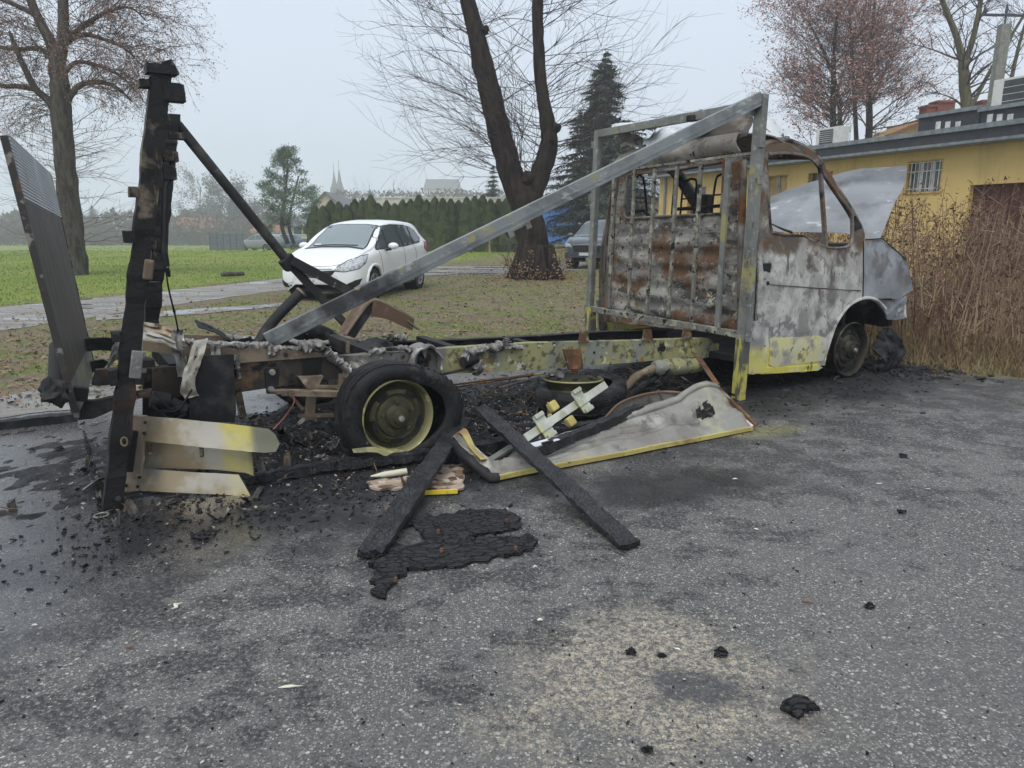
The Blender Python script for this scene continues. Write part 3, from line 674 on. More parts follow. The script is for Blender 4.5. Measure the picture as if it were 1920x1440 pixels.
# ---- front wheel: bare rim with the tyre melted off
def rim_parts(parent, c, R, yaw_out, edge_mat, disc_mat, nholes, hole_a0=0.0):
    M_ = Matrix.Translation(c) @ Matrix.Rotation(math.pi/2*yaw_out, 4, 'X')
    m = MB(); m.lathe([(R*.90, -.17), (R*.98, -.165), (R*1.0, -.15), (R*.90, -.13), (R*.88, -.06), (R*.93, -.02), (R*1.0, .0), (R*1.015, .012), (R*.985, .022), (R*.95, .012), (R*.92, -.01), (R*.90, -.05)], 48, M_)
    e = m.build('rim', edge_mat, parent, smooth=40)
    m = MB(); m.lathe([(R*.91, -.045), (R*.86, -.055), (R*.80, -.06), (R*.72, -.022), (R*.62, -.012), (R*.55, -.020), (R*.52, -.002), (R*.34, .002), (R*.30, .012), (R*.27, .030), (R*.18, .034), (R*.16, .052), (R*.07, .056), (0, .056)], 48, M_)
    d_ = m.build('wheel_disc', disc_mat, parent, smooth=35)
    for k in range(nholes):
        a = hole_a0+2*math.pi*k/nholes
        pts = [(R*.66*math.cos(a)+du*math.sin(a)*-1+dv*math.cos(a), R*.66*math.sin(a)+du*math.cos(a)+dv*math.sin(a)) for du, dv in
               [(R*x, R*y) for x, y in [(-.16, -.03), (-.12, -.062), (.12, -.062), (.16, -.03), (.16, .03), (.12, .062), (-.12, .062), (-.16, .03)]]]
        m = MB(); m.prism(pts, .014, M_ @ Matrix.Translation((0, 0, -.024))); m.build('vent_slot', M_HOLE, parent)  # closed black prism, slot shade given by its colour
    for k in range(5):
        a = 2*math.pi*(k+.3)/5
        m = MB(); m.lathe([(0, .022), (.014, .020), (.014, -.01)], 6, M_ @ Matrix.Translation((R*.42*math.cos(a), R*.42*math.sin(a), 0))); m.build('wheel_bolt', disc_mat, parent)
    m = MB(); m.lathe([(0, .078), (R*.07, .074), (R*.09, .05)], 16, M_); m.build('hub_cap', M_GALV, parent, smooth=True)
    return e
fc = T(1593, 655, .02); 
rim_parts(VAN, fc, .255, 1, M_RIMDARK, M_RIMDARK, 7, .3)
rim_parts(VAN, Vector((fc.x, WID-.02, fc.z)), .255, -1, M_RIMDARK, M_RIMDARK, 7, .3)
# strands of melted tyre slumped in front of the rim
m = MB()
def blob(c, r, amp, seed, n=14, sc=(1, 1, 1)):
    c = Vector(c); m_ = MB(); vs = []; fs = []
    for i in range(n+1):
        th = math.pi*i/n
        for k in range(2*n):
            ph = math.pi*k/n; d = Vector((math.sin(th)*math.cos(ph), math.sin(th)*math.sin(ph), math.cos(th)))
            rr = r*(1+amp*fbm(d*1.4+Vector((seed, seed*2, 0)), 4)); q = c+Vector((d.x*sc[0], d.y*sc[1], d.z*sc[2]))*rr
            vs.append(Vector((q.x, q.y, max(q.z, .004))))
    for i in range(n):
        for k in range(2*n):
            k2 = (k+1) % (2*n); fs.append((i*2*n+k, i*2*n+k2, (i+1)*2*n+k2, (i+1)*2*n+k))
    return m_.add(vs, fs)
p0 = T(1668, 660, .0)
m = MB()
m.grid(lambda a, b: Vector((p0.x-.24+.40*b+fbm((a*3, b*6, 1), 4)*.05, p0.y+.05-.10*math.sin(a*2.5)+fbm((a*2, b*9, 4), 4)*.07, .005+max(0, (.42*(1-a)**.8)*(.55+.45*math.sin(b*2.7))))), 16, 26)
m.build('melted_tyre', M_TYRE, VAN, smooth=50, solid=.02)
# ---- rear wheel with burst, slumped tyre
RC = Vector((.0, .03, .272)); RR = .232
WH = Matrix.Translation(RC) @ Matrix.Rotation(math.pi/2, 4, 'X')           # axis: local z = -y, towards the viewer
rim_parts(VAN, RC, RR, 1, M_RIMEDGE, M_RIM, 5, -.35)
def tyre_fn(a, r, h):
    ca, sa = math.cos(a), math.sin(a)           # ca: along van (+front), sa: up? (rotation maps local y -> z)
    k = (r-.235)/.115
    if k > .02:
        r = .235+(r-.235)*(1+.08*max(0, ca)**2-.16*max(0, sa)-.45*max(0, -sa)**3)
        r += .062*max(0, ca)**3*(1 if h > -.15 else .4)+.012*math.sin(3*a+1)
        h += .035*max(0, ca)**2*(1 if h > -.1 else -.3)
    elif h > -.1: r += .045*max(0, ca)**2       # bead pulled off the rim at the front
    return r, h
prof = [(.245, -.185), (.27, -.20), (.31, -.205), (.335, -.19), (.346, -.165), (.350, -.12), (.350, -.10), (.343, -.098), (.343, -.09), (.350, -.088), (.350, -.05), (.343, -.048), (.343, -.04), (.349, -.038), (.345, .0), (.333, .022), (.31, .034), (.275, .034), (.250, .022), (.238, .012), (.240, -.01)]
m = MB(); m.lathe(prof, 72, WH, tyre_fn)
m.v = [(x, y, max(z, .004)) for x, y, z in m.v]
ty = m.build('tyre', M_TYRE, VAN, smooth=40, solid=.006)
# tread shoulder blocks
for k in range(56):
    a = 2*math.pi*k/56
    if math.sin(a) < -.72: continue
    r_, h_ = tyre_fn(a, .346, .004)
    c_ = WH @ Vector((r_*math.cos(a), r_*math.sin(a), h_-.012)); rad = (WH.to_3x3() @ Vector((math.cos(a), math.sin(a), 0)))
    m = MB(); m.box(c_, (.012, .040, .026), frame(rad, (0, 1, 0))); m.build('tread_block', M_TYRE, ty)
# far rear wheel
m = MB(); WH2 = Matrix.Translation((0, 1.72, .30)) @ Matrix.Rotation(math.pi/2, 4, 'X'); m.lathe(prof, 40, WH2, lambda a, r, h: (r-.02*max(0, -math.sin(a)), h)); m.build('tyre', M_TYRE, VAN, smooth=40)
m = MB(); m.lathe([(.23, -.10), (.2, -.12), (0, -.12)], 24, WH2); m.build('wheel_disc', M_RIMDARK, VAN)
m = MB(); m.tube([(0, .1, .30), (0, 1.7, .30)], .045, 10); m.build('rear_axle', M_BLACK, VAN, smooth=True)
m = MB(); d0 = blob((0, .95, .30), .12, .1, 3); m.add(d0.v, d0.f); m.build('axle_hub', M_BLACK, VAN, smooth=True)
# strip of aluminium draped at the foot of the tyre
m = MB(); L = [T(660, 842, -.05), T(700, 838, -.06), T(722, 846, -.06), T(760, 855, -.05), T(812, 853, -.04)]
L = catmull(L, 6); m.grid(lambda a, b: L[int(round(a*24))]+Vector((0, -.02*b, -.03*b*math.sin(a*2.5+.6))), 24, 2); m.build('melted_strip', M_RIMEDGE, VAN, solid=.004)
# ---- chassis
def plate(poly, y, t=.008): return MB().prism([(p.x, p.z) for p in poly], t, Matrix.Translation((0, y+t, 0)) @ Matrix(((1, 0, 0, 0), (0, 0, -1, 0), (0, 1, 0, 0), (0, 0, 0, 1))))
def crail(top, bot, y, flange, mat, name):
    tp = [T(*p, y) for p in top]; bt = [T(*p, y) for p in bot]
    m = plate(tp+bt[::-1], y, .007)
    for L in (tp, bt):
        for a, b in zip(L, L[1:]):
            off = Vector((0, flange/2+.004, -.004 if L is tp else .004)); m.beam(a+off, b+off, flange, .008)
    return m.build(name, mat, VAN)
NY, FY = .45, 1.30
rail_top = [(285, 690), (440, 683), (610, 670), (765, 660), (850, 652), (1000, 643), (1180, 639), (1325, 634), (1344, 640)]
rail_bot = [(285, 748), (440, 737), (610, 712), (765, 703), (850, 701), (1000, 693), (1180, 680), (1325, 668), (1345, 664)]
cr = crail(rail_top, rail_bot, NY, .07, M_RAIL, 'chassis_rail'); tag(cr, 'near chassis rail, yellow-green in front and sooty at the rear')
crail([(395, 655), (620, 642), (800, 637), (1000, 628), (1130, 620), (1250, 617)], [(395, 690), (620, 680), (800, 668), (1000, 657), (1130, 646), (1250, 640)], FY, -.07, M_RAILFAR, 'chassis_rail')
for u in (330, 470, 700, 880, 1060, 1230):
    a = T(u, 690 if u < 500 else 665, NY+.05); b = Vector((a.x, FY, a.z-.01))
    m = MB(); m.beam(a+Vector((0, 0, -.02)), b, .07, .09); m.build('cross_member', M_BLACK, VAN)
sub = [T(*p, NY-.02) for p in [(250, 636), (352, 650), (440, 652), (520, 655), (607, 662), (607, 669), (440, 681), (353, 684), (352, 668), (250, 655)]]
plate(sub, NY-.02, .05).build('body_bearer', M_SUB, VAN)
sub = [T(*p, FY) for p in [(300, 626), (420, 630), (560, 640), (640, 640), (640, 652), (420, 655), (300, 650)]]
plate(sub, FY, .05).build('body_bearer', M_SUB, VAN)
rv = MB()
for u, v in [(1010, 650), (1040, 648), (1130, 650), (1178, 648), (1200, 646), (1150, 672), (1060, 680), (1090, 678), (960, 660), (920, 664), (715, 672), (742, 672), (1262, 650), (1300, 655), (980, 685)]:
    p = T(u, v, NY); m = MB(); m.lathe([(0, .009), (.010, .006), (.012, 0)], 8, Matrix.Translation(p) @ Matrix.Rotation(math.pi/2, 4, 'X')); m.build('rivet', M_MELT, VAN)
for u, v, r_ in [(1243, 653, .028), (1301, 649, .03), (1114, 661, .01), (1327, 655, .022)]:
    p = T(u, v, NY-.001); m = MB(); m.lathe([(0, .004), (r_, .004), (r_, -.002)], 14, Matrix.Translation(p) @ Matrix.Rotation(math.pi/2, 4, 'X')); m.build('rail_hole', M_HOLE, VAN)  # black discs on the web, coloured as the dark of holes
for u, dv in [(1095, 0), (1214, 0), (1288, -1)]:                          # rusty body mounts on top of the rail
    q = [T(u-10, 643+dv-(u-1095)*.03, NY-.015), T(u+10, 643+dv-(u-1095)*.03, NY-.015), T(u+6, 619-(u-1095)*.015, NY-.015), T(u-6, 619-(u-1095)*.015, NY-.015)]
    plate(q, NY-.02, .014).build('body_mount', M_RUST, VAN)
q = [T(1057, 655, NY-.1), T(1090, 655, NY-.1), T(1094, 694, NY-.1), T(1068, 694, NY-.1)]
plate(q, NY-.10, .02).build('spare_carrier', M_RUST, VAN)
m = MB(); m.beam(T(1075, 676, NY), T(1078, 697, NY-.12), .05, .05); m.build('spare_carrier', M_RUST, VAN)
q = [T(1292, 636, NY-.01), T(1330, 634, NY-.01), T(1348, 645, NY-.01), T(1345, 665, NY-.01), T(1318, 672, NY-.01), T(1298, 660, NY-.01)]
plate(q, NY-.014, .012).build('end_bracket', M_RAIL, VAN)
# leaf spring, shackle and links at the rear
m = MB()
sp = [T(505, 732, .30), T(580, 738, .30), T(660, 738, .30), T(720, 736, .30)]
for k in range(3): m.beam(sp[0]+Vector((.03*k, 0, -.014*k)), sp[3]+Vector((0, 0, -.014*k)), .07, .011)
m.build('leaf_spring', M_SUB, VAN)
q = [T(498, 690, .32), T(522, 690, .32), T(524, 700, .32), T(518, 738, .32), T(500, 738, .32), T(496, 700, .32)]
plate(q, .31, .02).build('spring_shackle', M_BLACK, VAN)
for u, v in [(510, 698), (508, 730)]:
    m = MB(); m.lathe([(0, .02), (.016, .018), (.02, 0)], 10, Matrix.Translation(T(u, v, .31)) @ Matrix.Rotation(math.pi/2, 4, 'X')); m.build('shackle_bolt', M_GALV, VAN)
for a, b, y, w_ in [((590, 725), (640, 725), .4, .02), ((586, 712), (580, 782), .55, .05), ((540, 735), (568, 768), .5, .02), ((440, 705), (455, 780), .7, .04), ((640, 700), (640, 742), .45, .04), ((560, 780), (625, 778), .5, .02)]:
    m = MB(); m.beam(T(*a, y), T(*b, y), w_, w_, up=(0, 1, 0)); m.build('suspension_link', M_SUB, VAN)
q = [T(558, 706, .42), T(605, 704, .42), T(596, 722, .42), T(590, 728, .42), T(574, 728, .42)]
plate(q, .40, .06).build('spring_hanger', M_SUB, VAN)
# battery box opening in the rail: black plate for the shade inside
q = [T(567, 668, NY-.01), T(602, 668, NY-.01), T(602, 700, NY-.01), T(567, 702, NY-.01)]
plate(q, NY-.012, .006).build('rail_opening', M_HOLE, VAN)
# black side plates at the rear
plate([T(355, 668, .36), T(438, 665, .36), T(443, 770, .36), T(440, 792, .36), T(356, 790, .36)], .36, .012).build('mud_plate', M_BLACK, VAN)
plate([T(268, 700, .6), T(362, 695, .6), T(362, 790, .6), T(268, 784, .6)], .6, .03).build('lift_frame', M_BLACK, VAN)
m = MB(); m.beam(T(270, 700, .5), T(440, 742, .5), .05, .07); m.build('lift_frame', M_BLACK, VAN)
m = MB(); m.beam(T(235, 745, .5), T(356, 720, .5), .03, .04); m.build('lift_strut', M_SUB, VAN)
m = MB(); m.tube([T(282, 748, .30), T(318, 752, .30)], .045, 14); m.build('lift_motor', M_BLACK, VAN, smooth=40)
m = MB(); m.tube([T(318, 752, .30), T(345, 770, .30)], [.03, .045], 10); m.build('lift_pump', M_BLACK, VAN, smooth=40)
for k, (u0, v0, u1, v1) in enumerate([(285, 760, 350, 775), (290, 735, 340, 760), (300, 770, 360, 730)]):
    a, b = T(u0, v0, .27), T(u1, v1, .27); m = MB()
    m.tube(catmull([a, a.lerp(b, .5)+Vector((0, -.02, -.05)), b], 6), .006, 5); m.build('burnt_cable', M_BLACK, VAN)
# aluminium strips and scraps hanging on the rear frame
def ribbon(pts, wv, mat, name='hanging_strip', n=6, thick=.004, parent=VAN):
    L = catmull(pts, n); wv = Vector(wv); k = len(L)-1; m = MB()
    m.grid(lambda a, b: L[int(round(a*k))]+wv*(b-.5)*(1+.25*fbm((a*3, b, 3), 3))+Vector((0, fbm((a*4, b*3, 1), 3)*.02, fbm((a*5, b*2, 7), 3)*.006)), k, 4)
    return m.build(name, mat, parent, smooth=50, solid=thick)
ribbon([T(377, 637, .38), T(368, 668, .36), T(356, 700, .33), T(352, 730, .33), T(360, 745, .34)], (.075, 0, .01), M_ALU)
ribbon([T(333, 618, .40), T(331, 650, .38), T(340, 680, .37), T(343, 706, .37)], (.055, 0, 0), M_MELT)
ribbon([T(265, 628, .3), T(300, 635, .32), T(330, 648, .34)], (0, .02, .04), M_ALU)
ribbon([T(262, 630, .25), T(260, 660, .25), T(258, 690, .25)], (.03, 0, 0), M_ALU)
ribbon([T(262, 662, .22), T(262, 700, .22)], (.06, 0, 0), M_MELT, 'torn_plate')
ribbon([T(250, 610, .9), T(300, 618, .8), T(345, 632, .7)], (0, .05, .05), M_ALU)
ribbon([T(225, 640, 1.2), T(235, 620, 1.0), T(260, 600, .8)], (.05, .2, .05), M_SKIN, 'torn_plate')
ribbon([T(212, 678, .9), T(225, 650, .9), T(240, 640, .9)], (.10, .1, .10), M_MELT, 'torn_plate')
ribbon([T(205, 672, .95), T(222, 655, .95), T(238, 660, .95)], (.05, .1, .12), M_MELT, 'torn_plate')
ribbon([T(405, 645, .40), T(404, 668, .39), T(408, 690, .39)], (.05, 0, 0), M_MELT)
ribbon([T(511, 648, .42), T(511, 660, .41), T(509, 668, .41)], (.055, 0, 0), M_MELT)
ribbon([T(368, 606, .8), T(400, 618, .8), T(425, 632, .8)], (0, .1, .03), M_BLACK, 'torn_plate')
# melted aluminium along the rails
def melt(px, y, r_, seed, flat=.6, n=5):
    L = catmull([T(u, v, y) for u, v in px], n*3); m = MB(); k = len(L)
    rad = [r_*(.55+.9*abs(fbm((i*.3+seed, seed, 0), 4))*1.6+.25) for i in range(k)]; rad[0] *= .3; rad[-1] *= .3
    m.tube(L, rad, 10, jit=.7)
    zc = [p for p in m.v]; out = []
    for i, p in enumerate(zc):
        c = L[i//10]; out.append((p[0]+fbm((p[0]*12, p[2]*12, seed), 4)*.020, p[1]+fbm((p[0]*12, p[2]*12, seed+4), 4)*.020, c.z+(p[2]-c.z)*flat+fbm((p[0]*18, p[1]*18, seed), 3)*.012-max(0, fbm((p[0]*11, seed, 3), 3))*.06*(1 if p[2] < c.z else 0)))
    m.v = out
    return m.build('melted_metal', M_MELT, VAN, smooth=60)
melt([(350, 640), (400, 643), (450, 646), (500, 648)], NY, .022, 1)
melt([(460, 648), (520, 652), (570, 655), (610, 655)], NY+.03, .026, 2)
melt([(560, 648), (600, 650), (620, 665), (650, 690), (670, 705)], NY-.02, .032, 3)
melt([(640, 695), (665, 690), (690, 682)], NY-.02, .05, 4)
melt([(690, 662), (720, 655), (760, 653), (800, 658)], NY, .022, 5)
melt([(700, 668), (760, 664), (790, 660)], NY+.1, .02, 15)
melt([(870, 660), (900, 655), (935, 648), (955, 634)], NY-.02, .035, 6)
melt([(865, 668), (885, 676), (900, 690)], NY-.02, .035, 7)
melt([(930, 652), (960, 650), (980, 652)], NY-.02, .02, 8)
melt([(420, 632), (470, 634), (540, 640), (620, 642)], FY-.02, .025, 9)
melt([(640, 640), (700, 636), (745, 634)], FY-.02, .02, 10)
melt([(730, 632), (745, 630), (760, 634)], FY-.05, .03, 11)
melt([(440, 665), (445, 690), (450, 710)], NY-.02, .012, 12)
# curled melted sleeve on the rail
c0 = T(797, 668, NY-.03); m = MB()
def slv(a, b):
    an = math.pi*(1.12-1.24*a); rr = .105*(1+.10*fbm((a*4, b*3, 2), 3))
    return c0+Vector((rr*math.cos(an)*(1.0+.15*b), -.05+.17*b+fbm((a*5, b*4, 5), 3)*.02, rr*1.15*math.sin(an)-.05+fbm((a*6, b*4, 9), 3)*.012))
m.grid(slv, 22, 8); m.build('melted_sleeve', M_MELT, VAN, smooth=60, solid=.014)
m = MB(); q = blob(c0+Vector((0, .06, -.03)), .06, .5, 5); m.add(q.v, q.f); m.build('melted_metal', M_BLACK, VAN, smooth=True)
m = MB(); m.tube([T(868, 680, NY-.06), T(892, 672, NY-.03)], .04, 12); m.build('bump_stop', M_BLACK, VAN, smooth=40)
m = MB(); m.beam(T(820, 704, NY-.08), T(885, 690, NY-.08), .03, .012); m.build('brake_lever', M_BLACK, VAN)
q = blob(T(700, 648, .95), .12, .3, 12, sc=(1, 1, .45)); q.build('air_tank', M_BLACK, VAN, smooth=True)
m = MB(); m.beam(T(652, 640, .8), T(652, 662, .8), .05, .01, up=(1, 0, 0)); m.build('loose_bracket', M_SUB, VAN)
for yy, dz, rr in ((NY+.10, .03, .008), (NY+.13, .0, .006), (FY-.12, .02, .008)):    # brake pipes sagging between the rails
    pp = [T(u, v, yy)+Vector((0, fbm((u*.02, yy, 1), 3)*.05, dz+fbm((u*.015, yy, 5), 3)*.04)) for u, v in [(320, 700), (450, 690), (560, 688), (680, 676), (800, 668), (900, 660), (1010, 662), (1120, 655), (1240, 655)]]
    m = MB(); m.tube(catmull(pp, 5), rr, 6); m.build('brake_pipe', M_SUB, VAN, smooth=True)
# silencer and exhaust
m = MB(); m.tube([T(1225, 690, .42), T(1235, 689, .42), T(1262, 688, .42), T(1290, 686, .42), T(1312, 684, .42)], [.045, .07, .073, .07, .055], 16, jit=.25); m.build('silencer', M_RAIL, VAN, smooth=60)
m = MB(); m.tube(catmull([T(1120, 760, .40), T(1165, 735, .42), T(1195, 705, .42), T(1228, 690, .42)], 6), .035, 10, jit=.3); m.build('exhaust_pipe', M_SUB, VAN, smooth=60)
# ---- rear frame posts, sheared forward by the fire
def post(b, t, w_, d_, seed):
    b, t = Vector(b), Vector(t); m = MB(); n = 60
    def prof_at(k):
        z = k/n; e = fbm((z*14+seed, 1, 1), 4)
        return w_*(1+.28*e), d_*(1+.28*e)
    vs = []; fs = []
    for k in range(n+1):
        c = b.lerp(t, k/n); w2, d2 = prof_at(k)
        for sx, sy in ((-.5, -.5), (.5, -.5), (.5, .5), (.25, .5), (.25, -.1), (-.25, -.1), (-.25, .5), (-.5, .5)):
            vs.append(c+Vector((sx*w2, sy*d2, 0)))
    for k in range(n):
        for i in range(8): fs.append((k*8+i, k*8+(i+1) % 8, (k+1)*8+(i+1) % 8, (k+1)*8+i))
    fs += [tuple(range(8))[::-1], tuple(n*8+i for i in range(8))]
    return m.add(vs, fs).build('rear_post', M_POST, VAN)
PB, PT = T(210, 955, .08), T(303, 128, .08)
tag(post(PB, PT, .088, .085, 1), 'charred near rear post leaning forward, rusty at its foot')
PB2, PT2 = T(283, 606, WID-.04), T(322, 215, WID-.04)
post(PB2, PT2, .10, .10, 5)
def onpost(k, dx=0, dy=0): return PB.lerp(PT, k)+Vector((dx, dy, 0))
for k, dx, sx, sz in [(.93, .07, .10, .17), (.985, .0, .14, .09), (.955, -.065, .05, .07), (.85, .10, .08, .06), (.80, .085, .07, .10), (.76, .09, .06, .14), (.52, .075, .06, .05), (.40, -.06, .05, .10), (.335, .09, .06, .08), (.265, .085, .06, .05), (.62, -.055, .05, .12), (.72, -.06, .04, .10), (.30, -.055, .04, .16)]:
    c = onpost(k, dx, -.01)
    q = blob((0, 0, 0), 1.0, .35, k*17, 10); m = MB()
    m.add([Vector((c.x+max(-.55, min(.55, x))*sx*.85, c.y+max(-.6, min(.6, y))*.07, c.z+max(-.6, min(.6, z))*sz*.8)) for x, y, z in q.v], q.f)
    m.v = [(x, y, max(z, c.z-sz*.5)) for x, y, z in m.v]
    m.build('charred_bracket', M_POST, VAN, smooth=35)
for k in (.95, .97, .99, 1.0):                                            # ragged burnt top
    c = onpost(k, (k-.96)*.9*((-1)**int(k*100)), 0); m = MB(); m.box(c, (.05, .06, .07), Matrix.Rotation(k*9, 3, 'Y')); m.build('charred_top', M_POST, VAN)
m = MB(); m.tube([onpost(.80, .09, -.03), onpost(.74, .075, -.03), onpost(.60, .10, -.03), onpost(.565, .12, -.03)], [.010, .018, .016, .014], 8); m.build('gas_strut', M_BLACK, VAN, smooth=True)
m = MB(); m.box(onpost(.56, .035, -.06), (.045, .02, .10), Matrix.Rotation(.2, 3, 'Y')); m.build('latch_plate', M_SUB, VAN, bevel=.01)
m = MB(); m.box(onpost(.345, .03, -.055), (.055, .015, .14), Matrix.Rotation(.2, 3, 'Y')); m.build('latch_plate', M_GALV, VAN, bevel=.006)
wire = [T(305, 440, .1), T(308, 480, .1), T(316, 540, .12), T(328, 590, .2), T(334, 620, .3)]
m = MB(); m.tube(catmull(wire, 6), [.004+.004*abs(fbm((i*.9, 0, 0), 2)) for i in range(25)], 5); m.build('hanging_wire', M_BLACK, VAN)
for v in (475, 510): 
    m = MB(); q = blob(T(308+(v-475)*.2, v, .1), .012, .4, v, 6, sc=(1, 1, 2)); m.add(q.v, q.f); m.build('wire_knot', M_BLACK, VAN)
m = MB(); m.lathe([(0, .012), (.014, .010), (.016, 0)], 6, Matrix.Translation(T(222, 935, .03)) @ Matrix.Rotation(math.pi/2, 4, 'X')); m.build('bolt', M_BLACK, VAN)
# chain link on the foot of the post
m = MB(); c = T(233, 828, -.01); m.tube([c+Vector((.014*math.cos(i*.7), 0, .022*math.sin(i*.7))) for i in range(10)], .005, 5); m.build('latch_chain', M_SUB, VAN)
# ---- tail lift: tilted-up platform, arms and torsion tube
pn0, pn1 = T(148, 783, .20), T(10, 245, .20); pf0, pf1 = T(178, 690, 1.85), T(95, 325, 1.85)
M_PLAT = layered('dull_platform_plate', (.075, .067, .060), [((.125, .115, .104), 3, .45, .62, {'st': (2, 8, .4)}), ((.05, .044, .04), 5, .52, .66, {'st': (2, 8, .4)}), ((.17, .16, .14), 8, .62, .70)], rough=.55, metal=.3, bump=((60, .3),))
M_PLATTIP = layered('ribbed_aluminium', (.54, .55, .56), [((.64, .65, .66), 4, .5, .64), ((.46, .465, .47), 6, .56, .68)], rough=.55)
M_PLATEDGE = layered('peeling_platform_edge', (.05, .045, .043), [((.24, .22, .19), 9, .55, .62), ((.13, .07, .04), 7, .58, .66)], rough=.7, bump=((40, .5),))
nrm = (pf0-pn0).cross(pn1-pn0).normalized()
if nrm.x > 0: nrm = -nrm
def pq(a, b, o=0.0): return pn0.lerp(pf0, a).lerp(pn1.lerp(pf1, a), b)+nrm*o
def slab(a0, a1, b0, b1, o0, o1):
    vs = [pq(a, b, o) for o in (o0, o1) for a, b in ((a0, b0), (a1, b0), (a1, b1), (a0, b1))]
    return MB().add(vs, [(0, 3, 2, 1), (4, 5, 6, 7), (0, 1, 5, 4), (1, 2, 6, 5), (2, 3, 7, 6), (3, 0, 4, 7)])
PLAT = slab(.012, 1, .13, .78, 0, .022).build('platform', M_PLAT, VAN)
tag(PLAT, 'dark tail-lift platform tilted upright behind the van')
slab(.012, 1, .78, 1.0, .002, .018).build('platform_tip', M_PLATTIP, VAN)
slab(.012, 1, .0, .13, .0, .022).build('platform_root', M_GALV, VAN)
for k in range(17): slab(.02, 1, .785+k*.0127, .792+k*.0127, -.006, .002).build('grip_rib', M_PLATTIP, PLAT)
slab(-.004, .012, 0.02, .985, -.003, .026).build('platform_edge', M_PLATEDGE, VAN)
slab(1.0, 1.01, 0.0, .99, -.004, .026).build('platform_edge', M_PLATEDGE, VAN)
m = MB(); m.tube([T(105, 735, .15), T(105, 735, .15)+Vector((0.02, 1.75, -.02))], .036, 14); m.build('torsion_tube', M_HOLE, VAN, smooth=40)
m = blob(T(105, 735, .13), .058, .75, 6, 12); m.build('hinge_lump', M_BLACK, VAN, smooth=50)
for y in (.30, 1.55):
    q = [T(*p, .30) for p in [(146, 788), (176, 785), (228, 762), (240, 748), (226, 742), (180, 752), (160, 752)]]
    plate([Vector((p.x, y, p.z)) for p in q], y, .05).build('lift_arm', M_BLACK, VAN)
    q = [T(*p, .30) for p in [(172, 722), (180, 694), (232, 690), (270, 694), (270, 722), (220, 720), (185, 724)]]
    plate([Vector((p.x, y, p.z)) for p in q], y, .05).build('lift_arm', M_BLACK, VAN)
    m = MB(); m.beam(T(165, 740, y), T(110, 735, y), .05, .07); m.build('hinge_arm', M_BLACK, VAN)
# ---- headboard grille behind the cab
XH = 3.02
HB0, HB1 = TX(1384, 750, XH), TX(1429, 177, XH)
HB0.z = max(HB0.z, .0)
def xbox(a, b, w_, d_): return MB().beam(a, b, w_, d_, up=(1, 0, 0))
q = HB0.lerp(HB1, .21)
hp = xbox(q, HB1, .085, .06).build('headboard_post', M_GALV, VAN, bevel=.005); tag(hp, 'tall grey near post of the headboard')
M_POSTFOOT = layered('yellow_post_foot', (.10, .10, .085), [((.45, .42, .10), 4, .45, .58, {'st': (1, 5, 1)}), ((.055, .055, .05), 4, .55, .68)], rough=.6, bump=((40, .3),))
xbox(HB0, HB0.lerp(HB1, .215), .092, .07).build('post_foot', M_POSTFOOT, VAN, bevel=.004)
xbox(TX(1403, 640, XH-.02), TX(1424, 300, XH-.02), .022, .05).build('post_channel', M_GALV, VAN)
for v in (540, 480, 410, 330, 265):
    k = (750-v)/573.; c = HB0.lerp(HB1, k)+Vector((-.02, -.045, 0)); MB().box(c, (.05, .03, .05)).build('post_hinge', M_GALV, VAN, bevel=.004)
FB0, FB1 = TX(1104, 618, XH), TX(1122, 250, XH)
xbox(FB0, FB1, .065, .06).build('headboard_post', M_GALV, VAN, bevel=.005)
xbox(FB0+Vector((0, -.03, -.06)), FB0.lerp(FB1, .12)+Vector((0, -.01, 0)), .09, .08).build('post_foot', M_POSTFOOT, VAN, bevel=.004)
for v in (485, 365, 270):
    k = (618-v)/368.; c = FB0.lerp(FB1, k)+Vector((-.01, .05, 0)); MB().box(c, (.04, .05, .07)).build('post_hinge', M_BAR, VAN, bevel=.004)
xbox(TX(1118, 252, XH), TX(1424, 196, XH), .07, .05).build('headboard_rail', M_GALV, VAN, bevel=.004)
xbox(TX(1152, 321, XH), TX(1412, 287, XH), .02, .02).build('headboard_rail', M_BAR, VAN)
xbox(TX(1098, 577, XH), TX(1385, 627, XH), .055, .05).build('headboard_rail', M_BAR, VAN, bevel=.004)
for (a, b) in [((1152, 323), (1142, 577)), ((1190, 318), (1178, 580)), ((1228, 316), (1213, 588)), ((1270, 311), (1253, 596)), ((1315, 308), (1296, 608)), ((1366, 301), (1345, 617))]:
    xbox(TX(*b, XH), TX(*a, XH), .030 if a[0] != 1366 else .05, .022).build('grille_bar', M_BAR if a[0] != 1366 else M_GALV, VAN)
MB().box(TX(1298, 222, XH-.02), (.07, .08, .05)).build('rail_clamp', M_BLACK, VAN, bevel=.008)
m = MB(); m.tube([TX(1314, 216, XH), TX(1314, 206, XH)], .016, 8); m.build('rail_bolt', M_GALV, VAN)
xbox(TX(1407, 215, XH-.05), TX(1412, 186, XH-.05), .05, .05).build('rail_hook', M_GALV, VAN)
